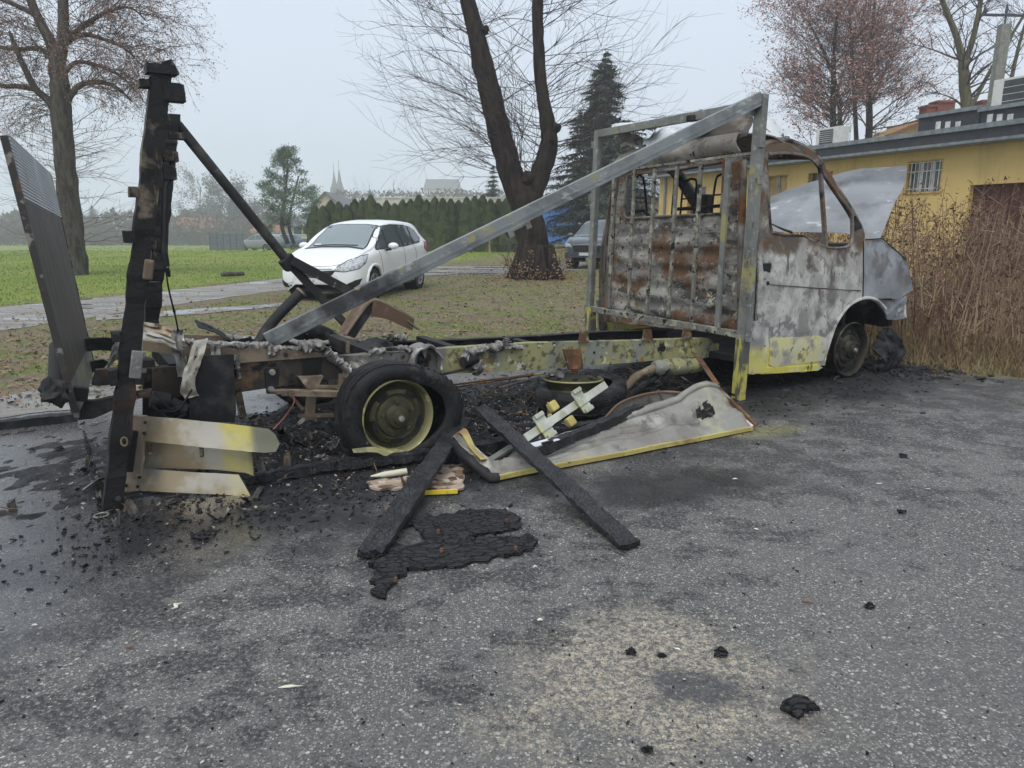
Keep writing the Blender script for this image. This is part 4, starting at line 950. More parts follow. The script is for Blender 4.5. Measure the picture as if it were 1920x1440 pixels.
# rust-brown mudguard still standing over the far rear wheel
MG = catmull([T(648, 628, 1.25), T(668, 598, 1.25), T(690, 570, 1.25), T(706, 563, 1.25), T(740, 578, 1.25), T(776, 598, 1.25)], 5)
m = MB(); m.grid(lambda a, b: MG[int(round(a*25))]+Vector((.08*b, .36*b, -.01*b+fbm((a*4, b*3, 2), 3)*.02)), 25, 8)
M_MG = layered('rust_brown_mudguard', (.13, .082, .056), [((.21, .145, .10), 4, .5, .64), ((.09, .05, .03), 6, .54, .66), ((.35, .31, .26), 9, .64, .70)], rough=.7, bump=((30, .3),))
m.build('mudguard', M_MG, VAN, smooth=60, solid=.012)
m = MB(); m.grid(lambda a, b: MG[13+int(round(a*12))]+Vector((-.02*b, -.01, -.13*b*(1-.3*a)+fbm((a*3, b*2, 6), 3)*.012)), 12, 5); m.build('mudguard_skirt', M_MG, VAN, smooth=60, solid=.008)
m = MB(); m.grid(lambda a, b: MG[int(round(a*13))]+Vector((.07*b, .0, -.03*b)), 13, 4); m.build('mudguard_skirt', M_BLACK, VAN, smooth=60, solid=.008)
m = MB(); m.tube([p+Vector((0, -.003, 0)) for p in MG], .012, 6); m.build('mudguard_lip', M_SUB, VAN, smooth=True)
m = MB(); m.beam(T(762, 600, 1.25), T(785, 618, 1.25), .05, .01); m.build('loose_bracket', M_GALV, VAN)
# ---- fallen body rails
DR0, DR1 = Vector((3.0, -.06, TX(1418, 186, 3.0).z)), T(500, 640, .50)
rail = MB()
RAILT = empty('body_rail', RW, VAN_YAW)
tag(RAILT, 'long galvanised rail sloping from headboard top down to the chassis', 'metal rail')
M_GALVD = layered('galvanised_rail', (.25, .265, .26), [((.17, .18, .18), 3, .45, .62), ((.38, .39, .37), 10, .56, .66, {'st': (.2, 3, 1)}), ((.055, .055, .058), 1.5, .42, .56, {'x': (1.2, -.1), 'amt': .7}), ((.34, .31, .16), 4, .60, .68)], rough=.45, metal=.4, bump=((60, .2),))
dv = (DR1-DR0).normalized(); up_ = Vector((0, 0, 1))
MB().sweep([DR0, DR1], [(-.022, -.05), (.022, -.05), (.022, .05), (-.022, .05)]).build('rail_profile', M_GALVD, RAILT, bevel=.004)
Rr = frame(dv)
MB().beam(DR0+Rr @ Vector((0, .024, -.012)), DR1+Rr @ Vector((0, .024, -.012)), .006, .014, up=Rr.col[2]).build('rail_bead', M_GALVD, RAILT)
kb = DR0.lerp(DR1, .555)
for dx, w_ in ((-.07, .04), (.07, .04), (0, .18)):
    c = kb+dv*dx+Rr @ Vector((0, .0, -.075 if w_ < .1 else -.055)); MB().box(c, (w_, .05, .04 if w_ < .1 else .02), Rr).build('rail_bracket', M_GALV, RAILT, bevel=.003)
STR = empty('body_strut', RW, VAN_YAW); tag(STR, 'dark tube leaning from the burnt rear post down to the chassis', 'metal tube')
s0, s1, s2 = T(332, 233, WID), T(541, 492, WID), T(652, 613, WID)
m = MB(); m.tube([s0, s1], .038, 10); m.build('tube', M_RAILFAR, STR, smooth=40)
m = MB(); m.beam(s1, s2, .05, .06); m.build('flat_bar', M_RAILFAR, STR)
m = MB(); m.box(s1, (.10, .09, .12), frame(s2-s0)); m.build('collar', M_BLACK, STR, bevel=.01)
ST2 = empty('cross_strut', RW, VAN_YAW); tag(ST2, 'short dark flat bar crossing in front of the white car bonnet', 'metal bar')
m = MB(); m.beam(T(548, 489, WID-.05), T(660, 548, WID-.05), .04, .07); m.build('bar', M_RAILFAR, ST2)
m = MB(); m.beam(T(655, 546, WID-.05), T(694, 568, WID-.05), .035, .05); m.build('bar_end', M_BLACK, ST2)
ST3 = empty('bent_tube', RW, VAN_YAW); tag(ST3, 'bent black tube with open end rising from the chassis', 'metal tube')
tb = catmull([T(486, 642, 1.0), T(500, 618, 1.0), T(525, 588, 1.0), T(566, 547, 1.0)], 6)
m = MB(); m.tube(tb, .036, 12); m.build('tube', M_RAILFAR, ST3, smooth=40)
m = MB(); m.tube([tb[-1]-(tb[-1]-tb[-2])*.6, tb[-1]+(tb[-1]-tb[-2])*.06], .041, 12); m.build('tube_mouth', M_SUB, ST3, smooth=40)
# ================================================================ THINGS LYING ROUND THE VAN
def mat_char():
    q = NT('charred_wood'); P = q.obj()
    v = q.vor(q.map(P, (1, 1.0, 1)), 38, 'DISTANCE_TO_EDGE'); n = q.noise(P, 9, 5, .6)
    cr = q.step(v, .0, .09)
    c = q.mix(q.step(n, .35, .7), (.012, .012, .014), (.040, .040, .043)); c = q.mix(cr, (.006, .006, .006), c)
    h = q.math('ADD', q.math('MULTIPLY', cr, .6), q.math('MULTIPLY', q.noise(P, 60, 4, .7), .5))
    return q.done(c, q.math('ADD', q.math('MULTIPLY', n, .3), .32), 0, q.bump(h, .8, .008), spec=.45)
M_CHAR = mat_char()
def mat_charboard():
    q = NT('crumbling_charcoal'); P = q.obj()
    s_ = q.map(P, (.5, 1.6, 1), rot=(0, 0, .25))
    v = q.vor(s_, 26, 'DISTANCE_TO_EDGE'); n = q.noise(P, 14, 6, .7)
    cr = q.step(v, 0, .12)
    c = q.mix(n, (.008, .008, .009), (.036, .036, .039)); c = q.mix(cr, (.004, .004, .004), c)
    return q.done(c, .62, 0, q.bump(q.math('ADD', q.math('MULTIPLY', cr, .7), n), .9, .012), spec=.28)
M_CHARB = mat_charboard()
def solid_between(name, a, b, w_, t_, mat, label, cat, group=None, segs=70, warp=.009, seed=0, taper=None):
    """a charred timber: uneven box section from a to b"""
    a, b = Vector(a), Vector(b); o = empty(name, a); tag(o, label, cat, group)
    R = frame(b-a); L = (b-a).length; m = MB(); vs = []; fs = []; pr = [(-.5, -.5), (-.2, -.5), (.2, -.5), (.5, -.5), (.5, .5), (.2, .5), (-.2, .5), (-.5, .5)]
    for i in range(segs+1):
        t = i/segs; k = 1.0 if taper is None else taper(t)
        for j, (u_, v_) in enumerate(pr):
            e = Vector((fbm((j*1.7+seed, i*.1, 3), 3)*.04 if i in (0, segs) else 0, fbm((t*L*14+seed, j*.9, 0), 4)*warp, fbm((t*L*14, j*.9+seed, 5), 4)*warp))
            vs.append(R @ (Vector((t*L, u_*w_*k, v_*t_))+e))
    n = len(pr)
    for i in range(segs):
        for j in range(n): fs.append((i*n+j, i*n+(j+1) % n, (i+1)*n+(j+1) % n, (i+1)*n+j))
    fs += [tuple(range(n))[::-1], tuple(segs*n+j for j in range(n))]
    m.add(vs, fs).build('timber', mat, o, smooth=35)
    return o
solid_between('charred_plank', G(693, 1040, .03), G(868, 786, .17), .115, .027, M_CHAR, 'charred plank on the left, running from the asphalt up towards the burst tyre', 'plank', 'two crossed charred planks', seed=2)
solid_between('charred_plank', G(1182, 1022, .022), G(900, 764, .24), .105, .025, M_CHAR, 'charred plank on the right, leaning across the buckled side panel', 'plank', 'two crossed charred planks', seed=7)
solid_between('charred_beam', G(468, 898, .03), G(640, 868, .05), .055, .05, M_CHAR, 'black charred beam lying left of the burst tyre', 'beam', seed=3, warp=.012)
solid_between('charred_beam', G(632, 872, .05), G(818, 850, .055), .055, .05, M_CHAR, 'black charred beam lying right in front of the burst tyre', 'beam', seed=5, warp=.012)
solid_between('charred_beam', G(842, 856, .05), G(960, 826, .06), .07, .07, M_CHAR, 'short charred beam end between plank and panel', 'beam', seed=9, warp=.012)
solid_between('charred_pole', G(1000, 850, .10), G(1200, 766, .20), .055, .055, M_CHAR, 'thin charred pole resting along the back of the side panel', 'pole', seed=11, warp=.012)
solid_between('charred_batten', G(1040, 812, .07), G(1180, 778, .10), .05, .05, M_CHAR, 'charred batten lying between the loose tyre and the panel', 'batten', seed=12, warp=.012)
solid_between('edge_beam', G(-60, 802, .03), G(142, 781, .03), .10, .06, M_BLACK, 'dark beam on the ground at the far left edge', 'beam', seed=15)
# ---- charred board fragments
def slab_frag(name, px, z0, t_, mat, label, cat, group=None, seed=0, rag=.022, step=.03):
    P = [G(u, v, z0) for u, v in px]; c = sum(P, Vector())/len(P); c.z = 0
    o = empty(name, c); tag(o, label, cat, group)
    out = []
    for i in range(len(P)):
        a, b = P[i], P[(i+1) % len(P)]; n = max(1, int((b-a).length/step))
        for k in range(n):
            q = a.lerp(b, k/n); d = (b-a).normalized(); nn = Vector((-d.y, d.x, 0)); out.append(q+nn*fbm((q.x*22+seed, q.y*22, 0), 4)*rag*2)
    out = [(p.x-c.x, p.y-c.y) for p in out]
    def blocky(a, b):                                  # char splits into small blocks along the grain
        dd, _ = mn.voronoi(Vector((a*13+seed, b*34, seed))); e = min(1.0, (dd[1]-dd[0])*3.2)
        return Vector((a, b, z0+t_*((.55+.45*fbm((a*7+seed, b*9, 1), 4))*(.55+.6*e)+.15)))
    m = MB(); m.panel(out, [], step*.5, blocky)
    nv = len(m.v); top = list(m.f)
    # skirt down to the ground
    bm = bmesh.new(); vs = [bm.verts.new(v) for v in m.v]
    for f in top:
        try: bm.faces.new([vs[i] for i in f])
        except ValueError: pass
    be = [e for e in bm.edges if len(e.link_faces) == 1]
    r_ = bmesh.ops.extrude_edge_only(bm, edges=be)
    for v in [g for g in r_['geom'] if isinstance(g, bmesh.types.BMVert)]: v.co.z = z0-.004 if z0 > .01 else .003; v.co.x *= .985; v.co.y *= .985
    bmesh.ops.recalc_face_normals(bm, faces=bm.faces)
    me = bpy.data.meshes.new('slab'); bm.to_mesh(me); bm.free(); me.materials.append(mat)
    ob = bpy.data.objects.new('slab', me); COL.objects.link(ob); ob.parent = o
    return o
M_NAIL = plain('nail_rust', (.14, .06, .03), .8)
b1 = slab_frag('charred_board', [(700, 1040), (716, 1030), (770, 1026), (800, 1022), (850, 1020), (900, 1018), (950, 1012), (985, 1008), (1003, 1022), (1001, 1036), (950, 1046), (900, 1054), (850, 1066), (800, 1074), (760, 1073), (746, 1088), (728, 1112), (722, 1124), (700, 1126), (697, 1090)], .0, .030, M_CHARB, 'lower crumbling charred board lying on the asphalt below the planks', 'board', 'charred board pieces', 1)
b2 = slab_frag('charred_board', [(742, 990), (770, 980), (800, 972), (850, 964), (900, 960), (945, 962), (974, 972), (977, 988), (955, 998), (930, 1004), (890, 1008), (880, 1016), (850, 1024), (800, 1028), (792, 1010), (794, 996), (770, 992)], .0, .028, M_CHARB, 'upper crumbling charred board lying on the asphalt between the planks', 'board', 'charred board pieces', 6)
for o, pts in ((b1, [(828, 1030), (967, 1026), (742, 1085)]), (b2, [(822, 995), (950, 975)])):
    for u, v in pts:
        p = G(u, v, .035)-o.location; m = MB(); m.lathe([(0, .006), (.007, .005), (.008, -.012)], 8, Matrix.Translation(p)); m.build('rusty_nail', M_NAIL, o)
# ---- torn aluminium side board leaning on the rear post
SB = empty('side_board', RW, VAN_YAW); tag(SB, 'torn golden aluminium side board with three ridges against the rear post', 'side board')
M_SB = layered('heat_tinted_aluminium', (.37, .295, .185), [((.50, .46, .38), 2.6, .46, .60), ((.27, .255, .215), 2.2, .52, .64), ((.60, .52, .12), 2.0, .26, .66, {'x': (-1.14, -.98), 'amt': .8}), ((.20, .195, .14), 2.2, .15, .50, {'x': (-.98, -.84), 'amt': .8}), ((.045, .04, .035), 22, .70, .76)], rough=.33, metal=.55, bump=((8, .12), (90, .12)))
SY = .26
def sheet_px(px, y, bulge, name, mat, parent, top=None, solid=.004, step=.03):
    yu = lambda u: y+.04-(u-230)/290.*.40
    P = [T(u, v, yu(u)) for u, v in px]; zz = [p.z for p in P]; z0, z1 = min(zz), max(zz)
    xa_, xb_ = T(230, 850, yu(230)), T(520, 850, yu(520)); yx = lambda a: xa_.y+(xb_.y-xa_.y)*(a-xa_.x)/(xb_.x-xa_.x)
    m = MB(); m.panel([(p.x, p.z) for p in P], [], step, lambda a, b: Vector((a, yx(a)-bulge*(1.3-1.1*min(1, max(0, (b-z0)/(z1-z0))))-.16*max(0, .0-b)*0+fbm((a*4, b*4, 3), 3)*.008, b)))
    return m.build(name, mat, parent, smooth=45, solid=solid)
sheet_px([(272, 779), (330, 783), (420, 792), (500, 801), (513, 812), (520, 828), (512, 842), (490, 844), (400, 836), (268, 823)], SY-.03, .045, 'upper_ridge', M_SB, SB)
sheet_px([(268, 824), (400, 838), (470, 843), (474, 860), (476, 892), (460, 886), (400, 880), (266, 876)], SY, .004, 'middle_sheet', M_SB, SB)
sheet_px([(264, 878), (360, 884), (446, 888), (456, 906), (468, 928), (430, 924), (340, 920), (262, 917)], SY-.03, .045, 'lower_ridge', M_SB, SB)
M_SBP = layered('tan_end_post', (.34, .275, .20), [((.24, .20, .15), 5, .48, .62), ((.46, .42, .36), 7, .58, .66), ((.05, .045, .04), 9, .64, .72)], rough=.5, metal=.3)
sheet_px([(242, 777), (274, 779), (271, 823), (267, 878), (263, 919), (228, 920), (232, 870), (238, 820)], SY-.05, .012, 'end_post', M_SBP, SB, solid=.03)
sheet_px([(242, 921), (300, 923), (322, 926), (312, 935), (288, 944), (262, 944), (246, 936)], SY-.02, .0, 'torn_flap', M_SBP, SB)
m = MB(); m.beam(T(250, 808, SY-.08), T(240, 884, SY-.08), .03, .045, up=(1, 0, 0)); m.build('hinge_bar', M_BLACK, SB, bevel=.004)
for u, v in ((281, 843), (378, 847)):
    m = MB(); m.box(T(u, v, SY+.028-(u-230)/290.*.40), (.022, .012, .06)); m.build('rusty_hook', M_RUST, SB, bevel=.01)
for u, v in ((272, 792), (270, 812), (262, 895), (258, 912), (236, 910)):
    m = MB(); m.lathe([(0, .008), (.008, .006), (.009, 0)], 8, Matrix.Translation(T(u, v, SY-.03-(u-230)/290.*.40)) @ Matrix.Rotation(math.pi/2, 4, 'X')); m.build('rivet', M_BLACK, SB)
# ---- buckled aluminium side panel
PNL = empty('buckled_sheet', (0, 0, 0)); tag(PNL, 'buckled pale aluminium side panel with yellow edge lying beside the headboard post', 'metal sheet')
FL, FR, BR, BL = G(925, 893, .035), G(1409, 800, .03), G(1345, 726, .26), G(958, 852, .07)
M_PNL = layered('pale_buckled_aluminium', (.28, .27, .24), [((.40, .39, .355), 2.4, .48, .62), ((.22, .205, .18), 3, .48, .64), ((.40, .385, .27), 2.2, .58, .72), ((.15, .14, .125), 6, .56, .66), ((.24, .19, .13), 4, .60, .68), ((.03, .03, .03), 5, .68, .74)], rough=.42, metal=.3, bump=((5, .2), (70, .15)), obj=False)
def pnl(a, b):                                                     # a left->right, b front->back
    p = FL.lerp(FR, a).lerp(BL.lerp(BR, a), b)
    s_ = .05*math.sin(math.pi*b)*(.4+.6*a)
    k = abs(((a*1.0+b*.5)*2.2) % 1.0-.5)*2
    z = p.z+s_*(.3-k*.35)+fbm((a*4, b*3, 2), 4)*.035*(b if b < .5 else 1-b)*3
    if a > .78: z += .05*math.sin((a-.78)/.22*math.pi)*b
    return Vector((p.x+fbm((a*3, b*3, 9), 3)*.012, p.y+fbm((a*3, b*3, 5), 3)*.015, max(z, .012)))
HC = (.86, .52)
keep = lambda a, b: ((a-HC[0])/.045)**2+((b-HC[1])/.16)**2 > .8+.9*fbm((a*30, b*9, 3), 3)
m = MB(); m.grid(pnl, 150, 48, keep); m.build('panel_sheet', M_PNL, PNL, smooth=50, solid=.004)
M_TRIM = layered('yellow_panel_edge', (.45, .36, .13), [((.56, .50, .16), 4, .45, .6), ((.33, .22, .10), 3, .52, .64), ((.14, .12, .07), 7, .62, .70)], rough=.5, metal=.2, obj=False)
pa = [pnl(i/40, 0)+Vector((.0, -.012, -.006)) for i in range(41)]
m = MB(); m.sweep(pa, [(-.010, -.016), (.010, -.016), (.010, .010), (-.010, .010)]); m.build('edge_trim', M_TRIM, PNL)
pa = [pnl(.03+i/30*.97, 1)+Vector((0, .0, .004)) for i in range(31)]
m = MB(); m.tube(pa, [.03*(1-.6*abs(i/30-.6)) for i in range(31)], 8, jit=.3); m.build('back_ridge', M_PNL, PNL, smooth=60)
e0, e1 = pnl(1, 0), pnl(1, 1)
m = MB(); m.grid(lambda a, b: e0.lerp(e1, b)+Vector((.03*a, -.01*a, -.10*a*b+.015*a)), 3, 14); m.build('end_flap', M_SKIN, PNL, solid=.004)
m = MB(); m.beam(e0+Vector((.03, 0, .01)), e1+Vector((.0, 0, .0)), .03, .02); m.build('end_trim', M_RUST, PNL)
# curled left end
cl = catmull([G(1040, 846, .08), G(985, 862, .06), G(930, 880, .05), G(905, 868, .09), G(872, 842, .14), G(850, 818, .17)], 6)
m = MB(); m.grid(lambda a, b: cl[int(round(a*30))]+Vector((.02*b, .10*(1-a*.5)*(b-.5)+.03, .05*(b-.5)*math.sin(a*3)+fbm((a*6, b*4, 2), 3)*.02)), 30, 8); m.build('curled_end', M_PNL, PNL, smooth=60, solid=.006)
cl2 = [p+Vector((.01, -.06, -.035)) for p in cl[12:]]
m = MB(); m.tube(cl2, .03, 8, jit=.4); m.build('burnt_edge', M_BLACK, PNL, smooth=60)
m = MB(); L = catmull([G(846, 822, .15), G(862, 812, .19), G(880, 838, .16), G(902, 862, .11)], 6); m.grid(lambda a, b: L[int(round(a*18))]+Vector((.035*b, .03*b, .02*b*math.sin(a*6))), 18, 3); m.build('yellow_peel', M_TRIM, PNL, smooth=60, solid=.004)
m = MB(); m.beam(G(1345, 722, .28), G(1306, 665, .42), .035, .012, up=(0, 1, 0)); m.build('brown_strap', M_RUST, PNL)
# scrap sheet standing behind the panel, with its brown brackets
SS = empty('scrap_sheet', (0, 0, 0)); tag(SS, 'thin brown bent sheet edge rising behind the side panel near the loose tyre', 'scrap')
L = catmull([G(1130, 790, .10), G(1160, 758, .18), G(1200, 742, .22), G(1245, 735, .24), G(1285, 738, .22)], 7)
m = MB(); m.grid(lambda a, b: L[int(round(a*28))]+Vector((0, .02*b, -.13*b)), 28, 4); m.build('sheet', M_PNL, SS, smooth=60, solid=.006)
m = MB(); m.tube(L, .011, 6); m.build('sheet_edge', M_MG, SS, smooth=True)
m = MB(); m.beam(G(1235, 732, .25), G(1250, 765, .12), .05, .012); m.build('bracket', M_MG, SS)
# ---- latch rail with cross-shaped keepers
LR = empty('latch_rail', (0, 0, 0)); tag(LR, 'pale galvanised latch rail with cross-shaped keepers leaning over the loose tyre', 'latch rail')
M_LR = layered('pale_galvanised', (.44, .45, .38), [((.54, .55, .48), 4, .46, .6), ((.36, .37, .27), 5, .52, .64), ((.50, .50, .26), 4, .60, .68)], rough=.42, metal=.25, bump=((50, .15),), obj=False)
l0, l1 = G(985, 822, .10), G(1136, 721, .30)
R = frame(l1-l0, ray(1060, 770)*-1)
MB().box((l0+l1)/2, ((l1-l0).length, .055, .016), R).build('flat_rail', M_LR, LR, bevel=.003)
for k in (.20, .66):
    c = l0.lerp(l1, k)+R @ Vector((0, 0, .012))
    MB().box(c, (.10, .16, .012), R).build('keeper_plate', M_LR, LR, bevel=.003)
    for s_ in (-1, 1): MB().box(c+R @ Vector((0, .075*s_, .01)), (.085, .03, .03), R).build('keeper_jaw', M_LR, LR, bevel=.005)
    MB().box(c+R @ Vector((0, 0, .010)), (.125, .062, .012), R).build('keeper_strap', M_LR, LR, bevel=.003)
for s_, k in ((1, .40), (-1, .46)):
    c = l0.lerp(l1, k)+R @ Vector((0, .075*s_, -.01)); MB().box(c, (.07, .07, .05), R).build('yellow_block', M_TRIM, LR, bevel=.012)
m = MB(); m.beam(G(1029, 742, .16), G(1031, 800, .05), .03, .008, up=(0, 1, 0)); m.build('brown_bar', M_RUST, LR)
MB().beam(G(912, 868, .05), G(975, 828, .10), .05, .02).build('rail_end', M_GALV, LR, bevel=.003)
# ---- spare wheel rim, loose tyre
SP_ = empty('spare_rim', (0, 0, 0)); tag(SP_, 'yellowed steel spare wheel rim lying flat under the chassis', 'wheel rim')
rc = G(1075, 722, .19); tilt = Matrix.Translation(rc) @ Matrix.Rotation(math.radians(-4), 4, 'X')
m = MB(); m.lathe([(.225, -.075), (.232, -.07), (.215, -.05), (.20, -.02), (.205, .0), (.225, .035), (.232, .045), (.224, .052), (.215, .045), (.19, .03), (.185, .06), (.15, .072), (.13, .06), (.06, .055), (0, .055)], 48, tilt); m.build('rim', M_RIM, SP_, smooth=35)
for zz, rr in ((.048, .229), (-.07, .229)):
    m = MB(); m.tube([tilt @ Vector((rr*math.cos(i*.1309), rr*math.sin(i*.1309), zz)) for i in range(49)], .008, 6, caps=False); m.build('rim_lip', M_RIMEDGE, SP_, smooth=True)
for k in range(8):
    a = k*math.pi/4; m = MB(); m.lathe([(0, .002), (.022, .002), (.024, -.01)], 12, tilt @ Matrix.Translation((.165*math.cos(a), .165*math.sin(a), .070))); m.build('vent_hole', M_HOLE, SP_)  # no real hole: black disc painted as its shade
q = blob(G(1048, 700, .27), .055, .8, 4, 10); q.build('melted_lump', M_ALU, SP_, smooth=True)
LT = empty('loose_tyre', (0, 0, 0)); tag(LT, 'scorched loose tyre lying flat beneath the yellowed spare rim', 'tyre')
tc = G(1086, 745, .115)
tp = [(.235, .085), (.27, .105), (.315, .10), (.335, .075), (.341, .05), (.336, .046), (.336, .040), (.342, .036), (.342, .008), (.336, .004), (.336, -.004), (.342, -.008), (.341, -.036), (.335, -.040), (.335, -.046), (.338, -.06), (.325, -.08), (.30, -.095), (.245, -.085)]
m = MB(); m.lathe(tp, 64, Matrix.Translation(tc) @ Matrix.Rotation(.35, 4, 'Z'), lambda a, r, h: (r*(1+.10*max(0, math.cos(a))**2+.03*math.sin(2*a)), h*(.85+.15*math.cos(a+1))+.045*max(0, math.cos(a-.2))))
m.v = [(x, y, max(z, .006)) for x, y, z in m.v]; m.build('tyre_carcass', M_TYRE, LT, smooth=40, solid=.008); bpy.data.objects['tyre_carcass'].scale = (1, 1, 1)
m = MB(); hs = catmull([G(1105, 775, .06), G(1150, 765, .07), G(1185, 738, .10), G(1230, 706, .16)], 8); m.tube(hs, .03, 8, jit=.3); m.build('torn_bead', M_TYRE, LT, smooth=60)
# ---- plywood scraps with the yellow edge, pale tube, copper rods, small scraps
PLY = mat_var('blistered_plywood', [(.30, .22, .15), (.42, .34, .27), (.20, .13, .08), (.05, .04, .035), (.50, .44, .38)], .8, 22)
slab_frag('plywood_scrap', [(800, 905), (812, 885), (838, 872), (868, 875), (870, 890), (869, 918), (835, 922), (795, 922)], .012, .018, PLY, 'blistered plywood scrap with bright yellow edge under the left plank', 'plywood', None, 3, .01)
pb = slab_frag('plywood_scrap', [(688, 905), (720, 900), (760, 898), (790, 896), (786, 912), (740, 918), (696, 916)], .010, .014, PLY, 'brown flaky plywood scrap beneath the pale tube', 'plywood', None, 8, .01)
o = empty('yellow_strip', G(784, 924, .02)); tag(o, 'bright yellow painted strip along the plywood edge', 'strip')
M_YS = layered('yellow_paint', (.72, .56, .05), [((.55, .38, .05), 8, .5, .64), ((.12, .09, .03), 14, .64, .70)], rough=.5, obj=False)
MB().beam(Vector((0, 0, 0)), G(858, 921, .02)-G(784, 924, .02), .012, .022).build('strip', M_YS, o)
o = empty('pale_tube', G(695, 893, .03)); tag(o, 'short pale yellow-white tube lying on the ashes near the tyre', 'tube')
m = MB(); m.tube([Vector((0, 0, 0)), G(720, 890, .03)-G(695, 893, .03), G(762, 884, .03)-G(695, 893, .03)], [.004, .018, .02], 10); m.build('tube', layered('ivory_plastic', (.60, .58, .44), [((.45, .45, .33), 9, .5, .64)], rough=.4, obj=False), o, smooth=40)
for k, (a, b, la) in enumerate([((845, 722), (1000, 702), 'copper-brown rod lying on the ashes, upper of the three'), ((848, 727), (1020, 700), 'red-brown rod lying on the ashes, middle of the three'), ((925, 730), (1010, 706), 'thin pale rod lying on the ashes, shortest of the three')]):
    o = empty('metal_rod', G(*a, .05)); tag(o, la, 'rod', 'rods under the chassis')
    m = MB(); m.tube([Vector((0, 0, 0)), G(*b, .06)-G(*a, .05)], .009 if k < 2 else .006, 6); m.build('rod', M_RUST if k < 2 else M_SUB, o)
o = empty('door_pull', G(992, 838, .13)); tag(o, 'small white handle plate with a slot on the end of the pole', 'handle plate')
m = MB(); m.beam(Vector((0, 0, 0)), G(1045, 824, .14)-G(992, 838, .13), .07, .02); m.build('plate', M_SKIN, o, bevel=.006)
m = MB(); m.beam(G(1017, 832, .148)-G(992, 838, .13), G(1036, 827, .152)-G(992, 838, .13), .022, .012); m.build('slot', M_HOLE, o)  # black bar laid on top, its colour stands for the slot's shade
m = MB(); o = empty('melted_wire', G(500, 812, .3)); tag(o, 'thin red wire hanging from the chassis to the ashes', 'wire')
ws = catmull([T(543, 736, .5), T(552, 752, .45), T(535, 780, .35), T(512, 805, .25)], 6)
ws = [VAN.matrix_world.inverted().inverted() @ p if False else RW+AX*p.x+AY*p.y+Vector((0, 0, p.z)) for p in ws]
m.tube([p-o.location for p in ws], .004, 5); m.build('wire', plain('red_wire', (.33, .10, .09), .6), o)
# washers, lumps, chips strewn on the asphalt: each its own thing
def ring_thing(u, v, r_, label):
    o = empty('metal_ring', G(u, v, .006)); tag(o, label, 'ring')
    m = MB(); m.tube([Vector((r_*math.cos(i*.4488), r_*math.sin(i*.4488), 0)) for i in range(15)], r_*.16, 6, caps=False); m.build('ring', M_GALV, o, smooth=True)
ring_thing(190, 966, .032, 'small pale metal ring lying at the foot of the rear post')
ring_thing(175, 794, .026, 'small white ring lying on wet asphalt by the tail lift')
lumps = [(1498, 1332, .036, 'largest angular charcoal lump near the sand at lower right'), (1694, 857, .020, 'dark pebble alone on the asphalt at right'), (1184, 1226, .016, 'small round charcoal lump on the left of the sand'), (1240, 1231, .012, 'tiny charcoal crumb in the middle of the sand'), (1352, 1228, .018, 'brown charcoal crumb at the right of the sand'), (1630, 1140, .018, 'flat charcoal flake at right beyond the sand'), (112, 844, .022, 'charcoal lump on the wet asphalt at left'), (60, 845, .014, 'small charcoal crumb on wet asphalt at far left'), (1215, 1410, .014, 'charcoal crumb at bottom edge below the sand'), (1690, 962, .016, 'thin charcoal flake on the asphalt at far right'), (380, 1010, .03, 'flattened charcoal clump in front of the side board')]
for k, (u, v, r_, la) in enumerate(lumps):
    o = empty('charcoal_lump', G(u, v)); tag(o, la, 'charcoal')
    q = blob((0, 0, r_*.45), r_, .9, k*5.1+1, 9, sc=(1.15, .9, .6)); q.build('lump', M_CHARB, o, smooth=40)
q = blob(Vector((-.014, -.026, .014)), .022, .6, 77, 8, sc=(.8, 1.1, .6)); q.build('lump_corner', M_CHARB, bpy.data.objects['charcoal_lump'], smooth=40)
CHIPC = [plain('pale_chip', (.55, .52, .42), .7), plain('white_chip', (.66, .66, .64), .7), plain('brown_chip', (.18, .10, .06), .8)]
chips = [(333, 1136, .05, .014, 0, 70, 'tan wood chip standing out on the asphalt at lower left'), (545, 1288, .075, .010, 0, 5, 'long pale splinter on the asphalt at bottom left'), (1515, 1127, .05, .012, 2, -35, 'brown twig on the asphalt at lower right'), (1378, 898, .030, .010, 1, -20, 'white shard below the side panel'), (1418, 992, .024, .008, 1, -30, 'white sliver in the soot smear right of the right plank'), (1648, 907, .03, .008, 1, -8, 'thin white sliver on asphalt at right'), (1270, 1217, .022, .006, 1, -40, 'white match-like sliver on the sand'), (241, 1213, .03, .012, 2, 10, 'brown flake on the asphalt at left'), (65, 1172, .018, .010, 1, 20, 'white chip on the asphalt at far left'), (1012, 1163, .02, .012, 0, 0, 'pale chip on the asphalt left of the sand'), (1003, 1063, .02, .01, 0, 10, 'pale chip just below the charred boards'), (1740, 917, .03, .006, 0, -15, 'pale straw on asphalt at far right'), (458, 862, .03, .015, 1, 20, 'white flake on the ashes between the side board and tyre')]
for u, v, L_, w_, k, an, la in chips:
    o = empty('wood_chip', G(u, v, .008)); tag(o, la, 'chip'); o.rotation_euler.z = math.radians(an)
    pts = [Vector((L_*(t_-.5), fbm((u*.1, t_*3, 1), 3)*w_, fbm((v*.1, t_*3, 4), 3)*.003)) for t_ in (0, .25, .5, .75, 1)]
    m = MB(); m.tube(pts, [w_*k_ for k_ in (.14, .45, .55, .38, .10)], 7, jit=.8); m.v = [(x, y, z*.55+.002) for x, y, z in m.v]; m.build('chip', CHIPC[k], o)
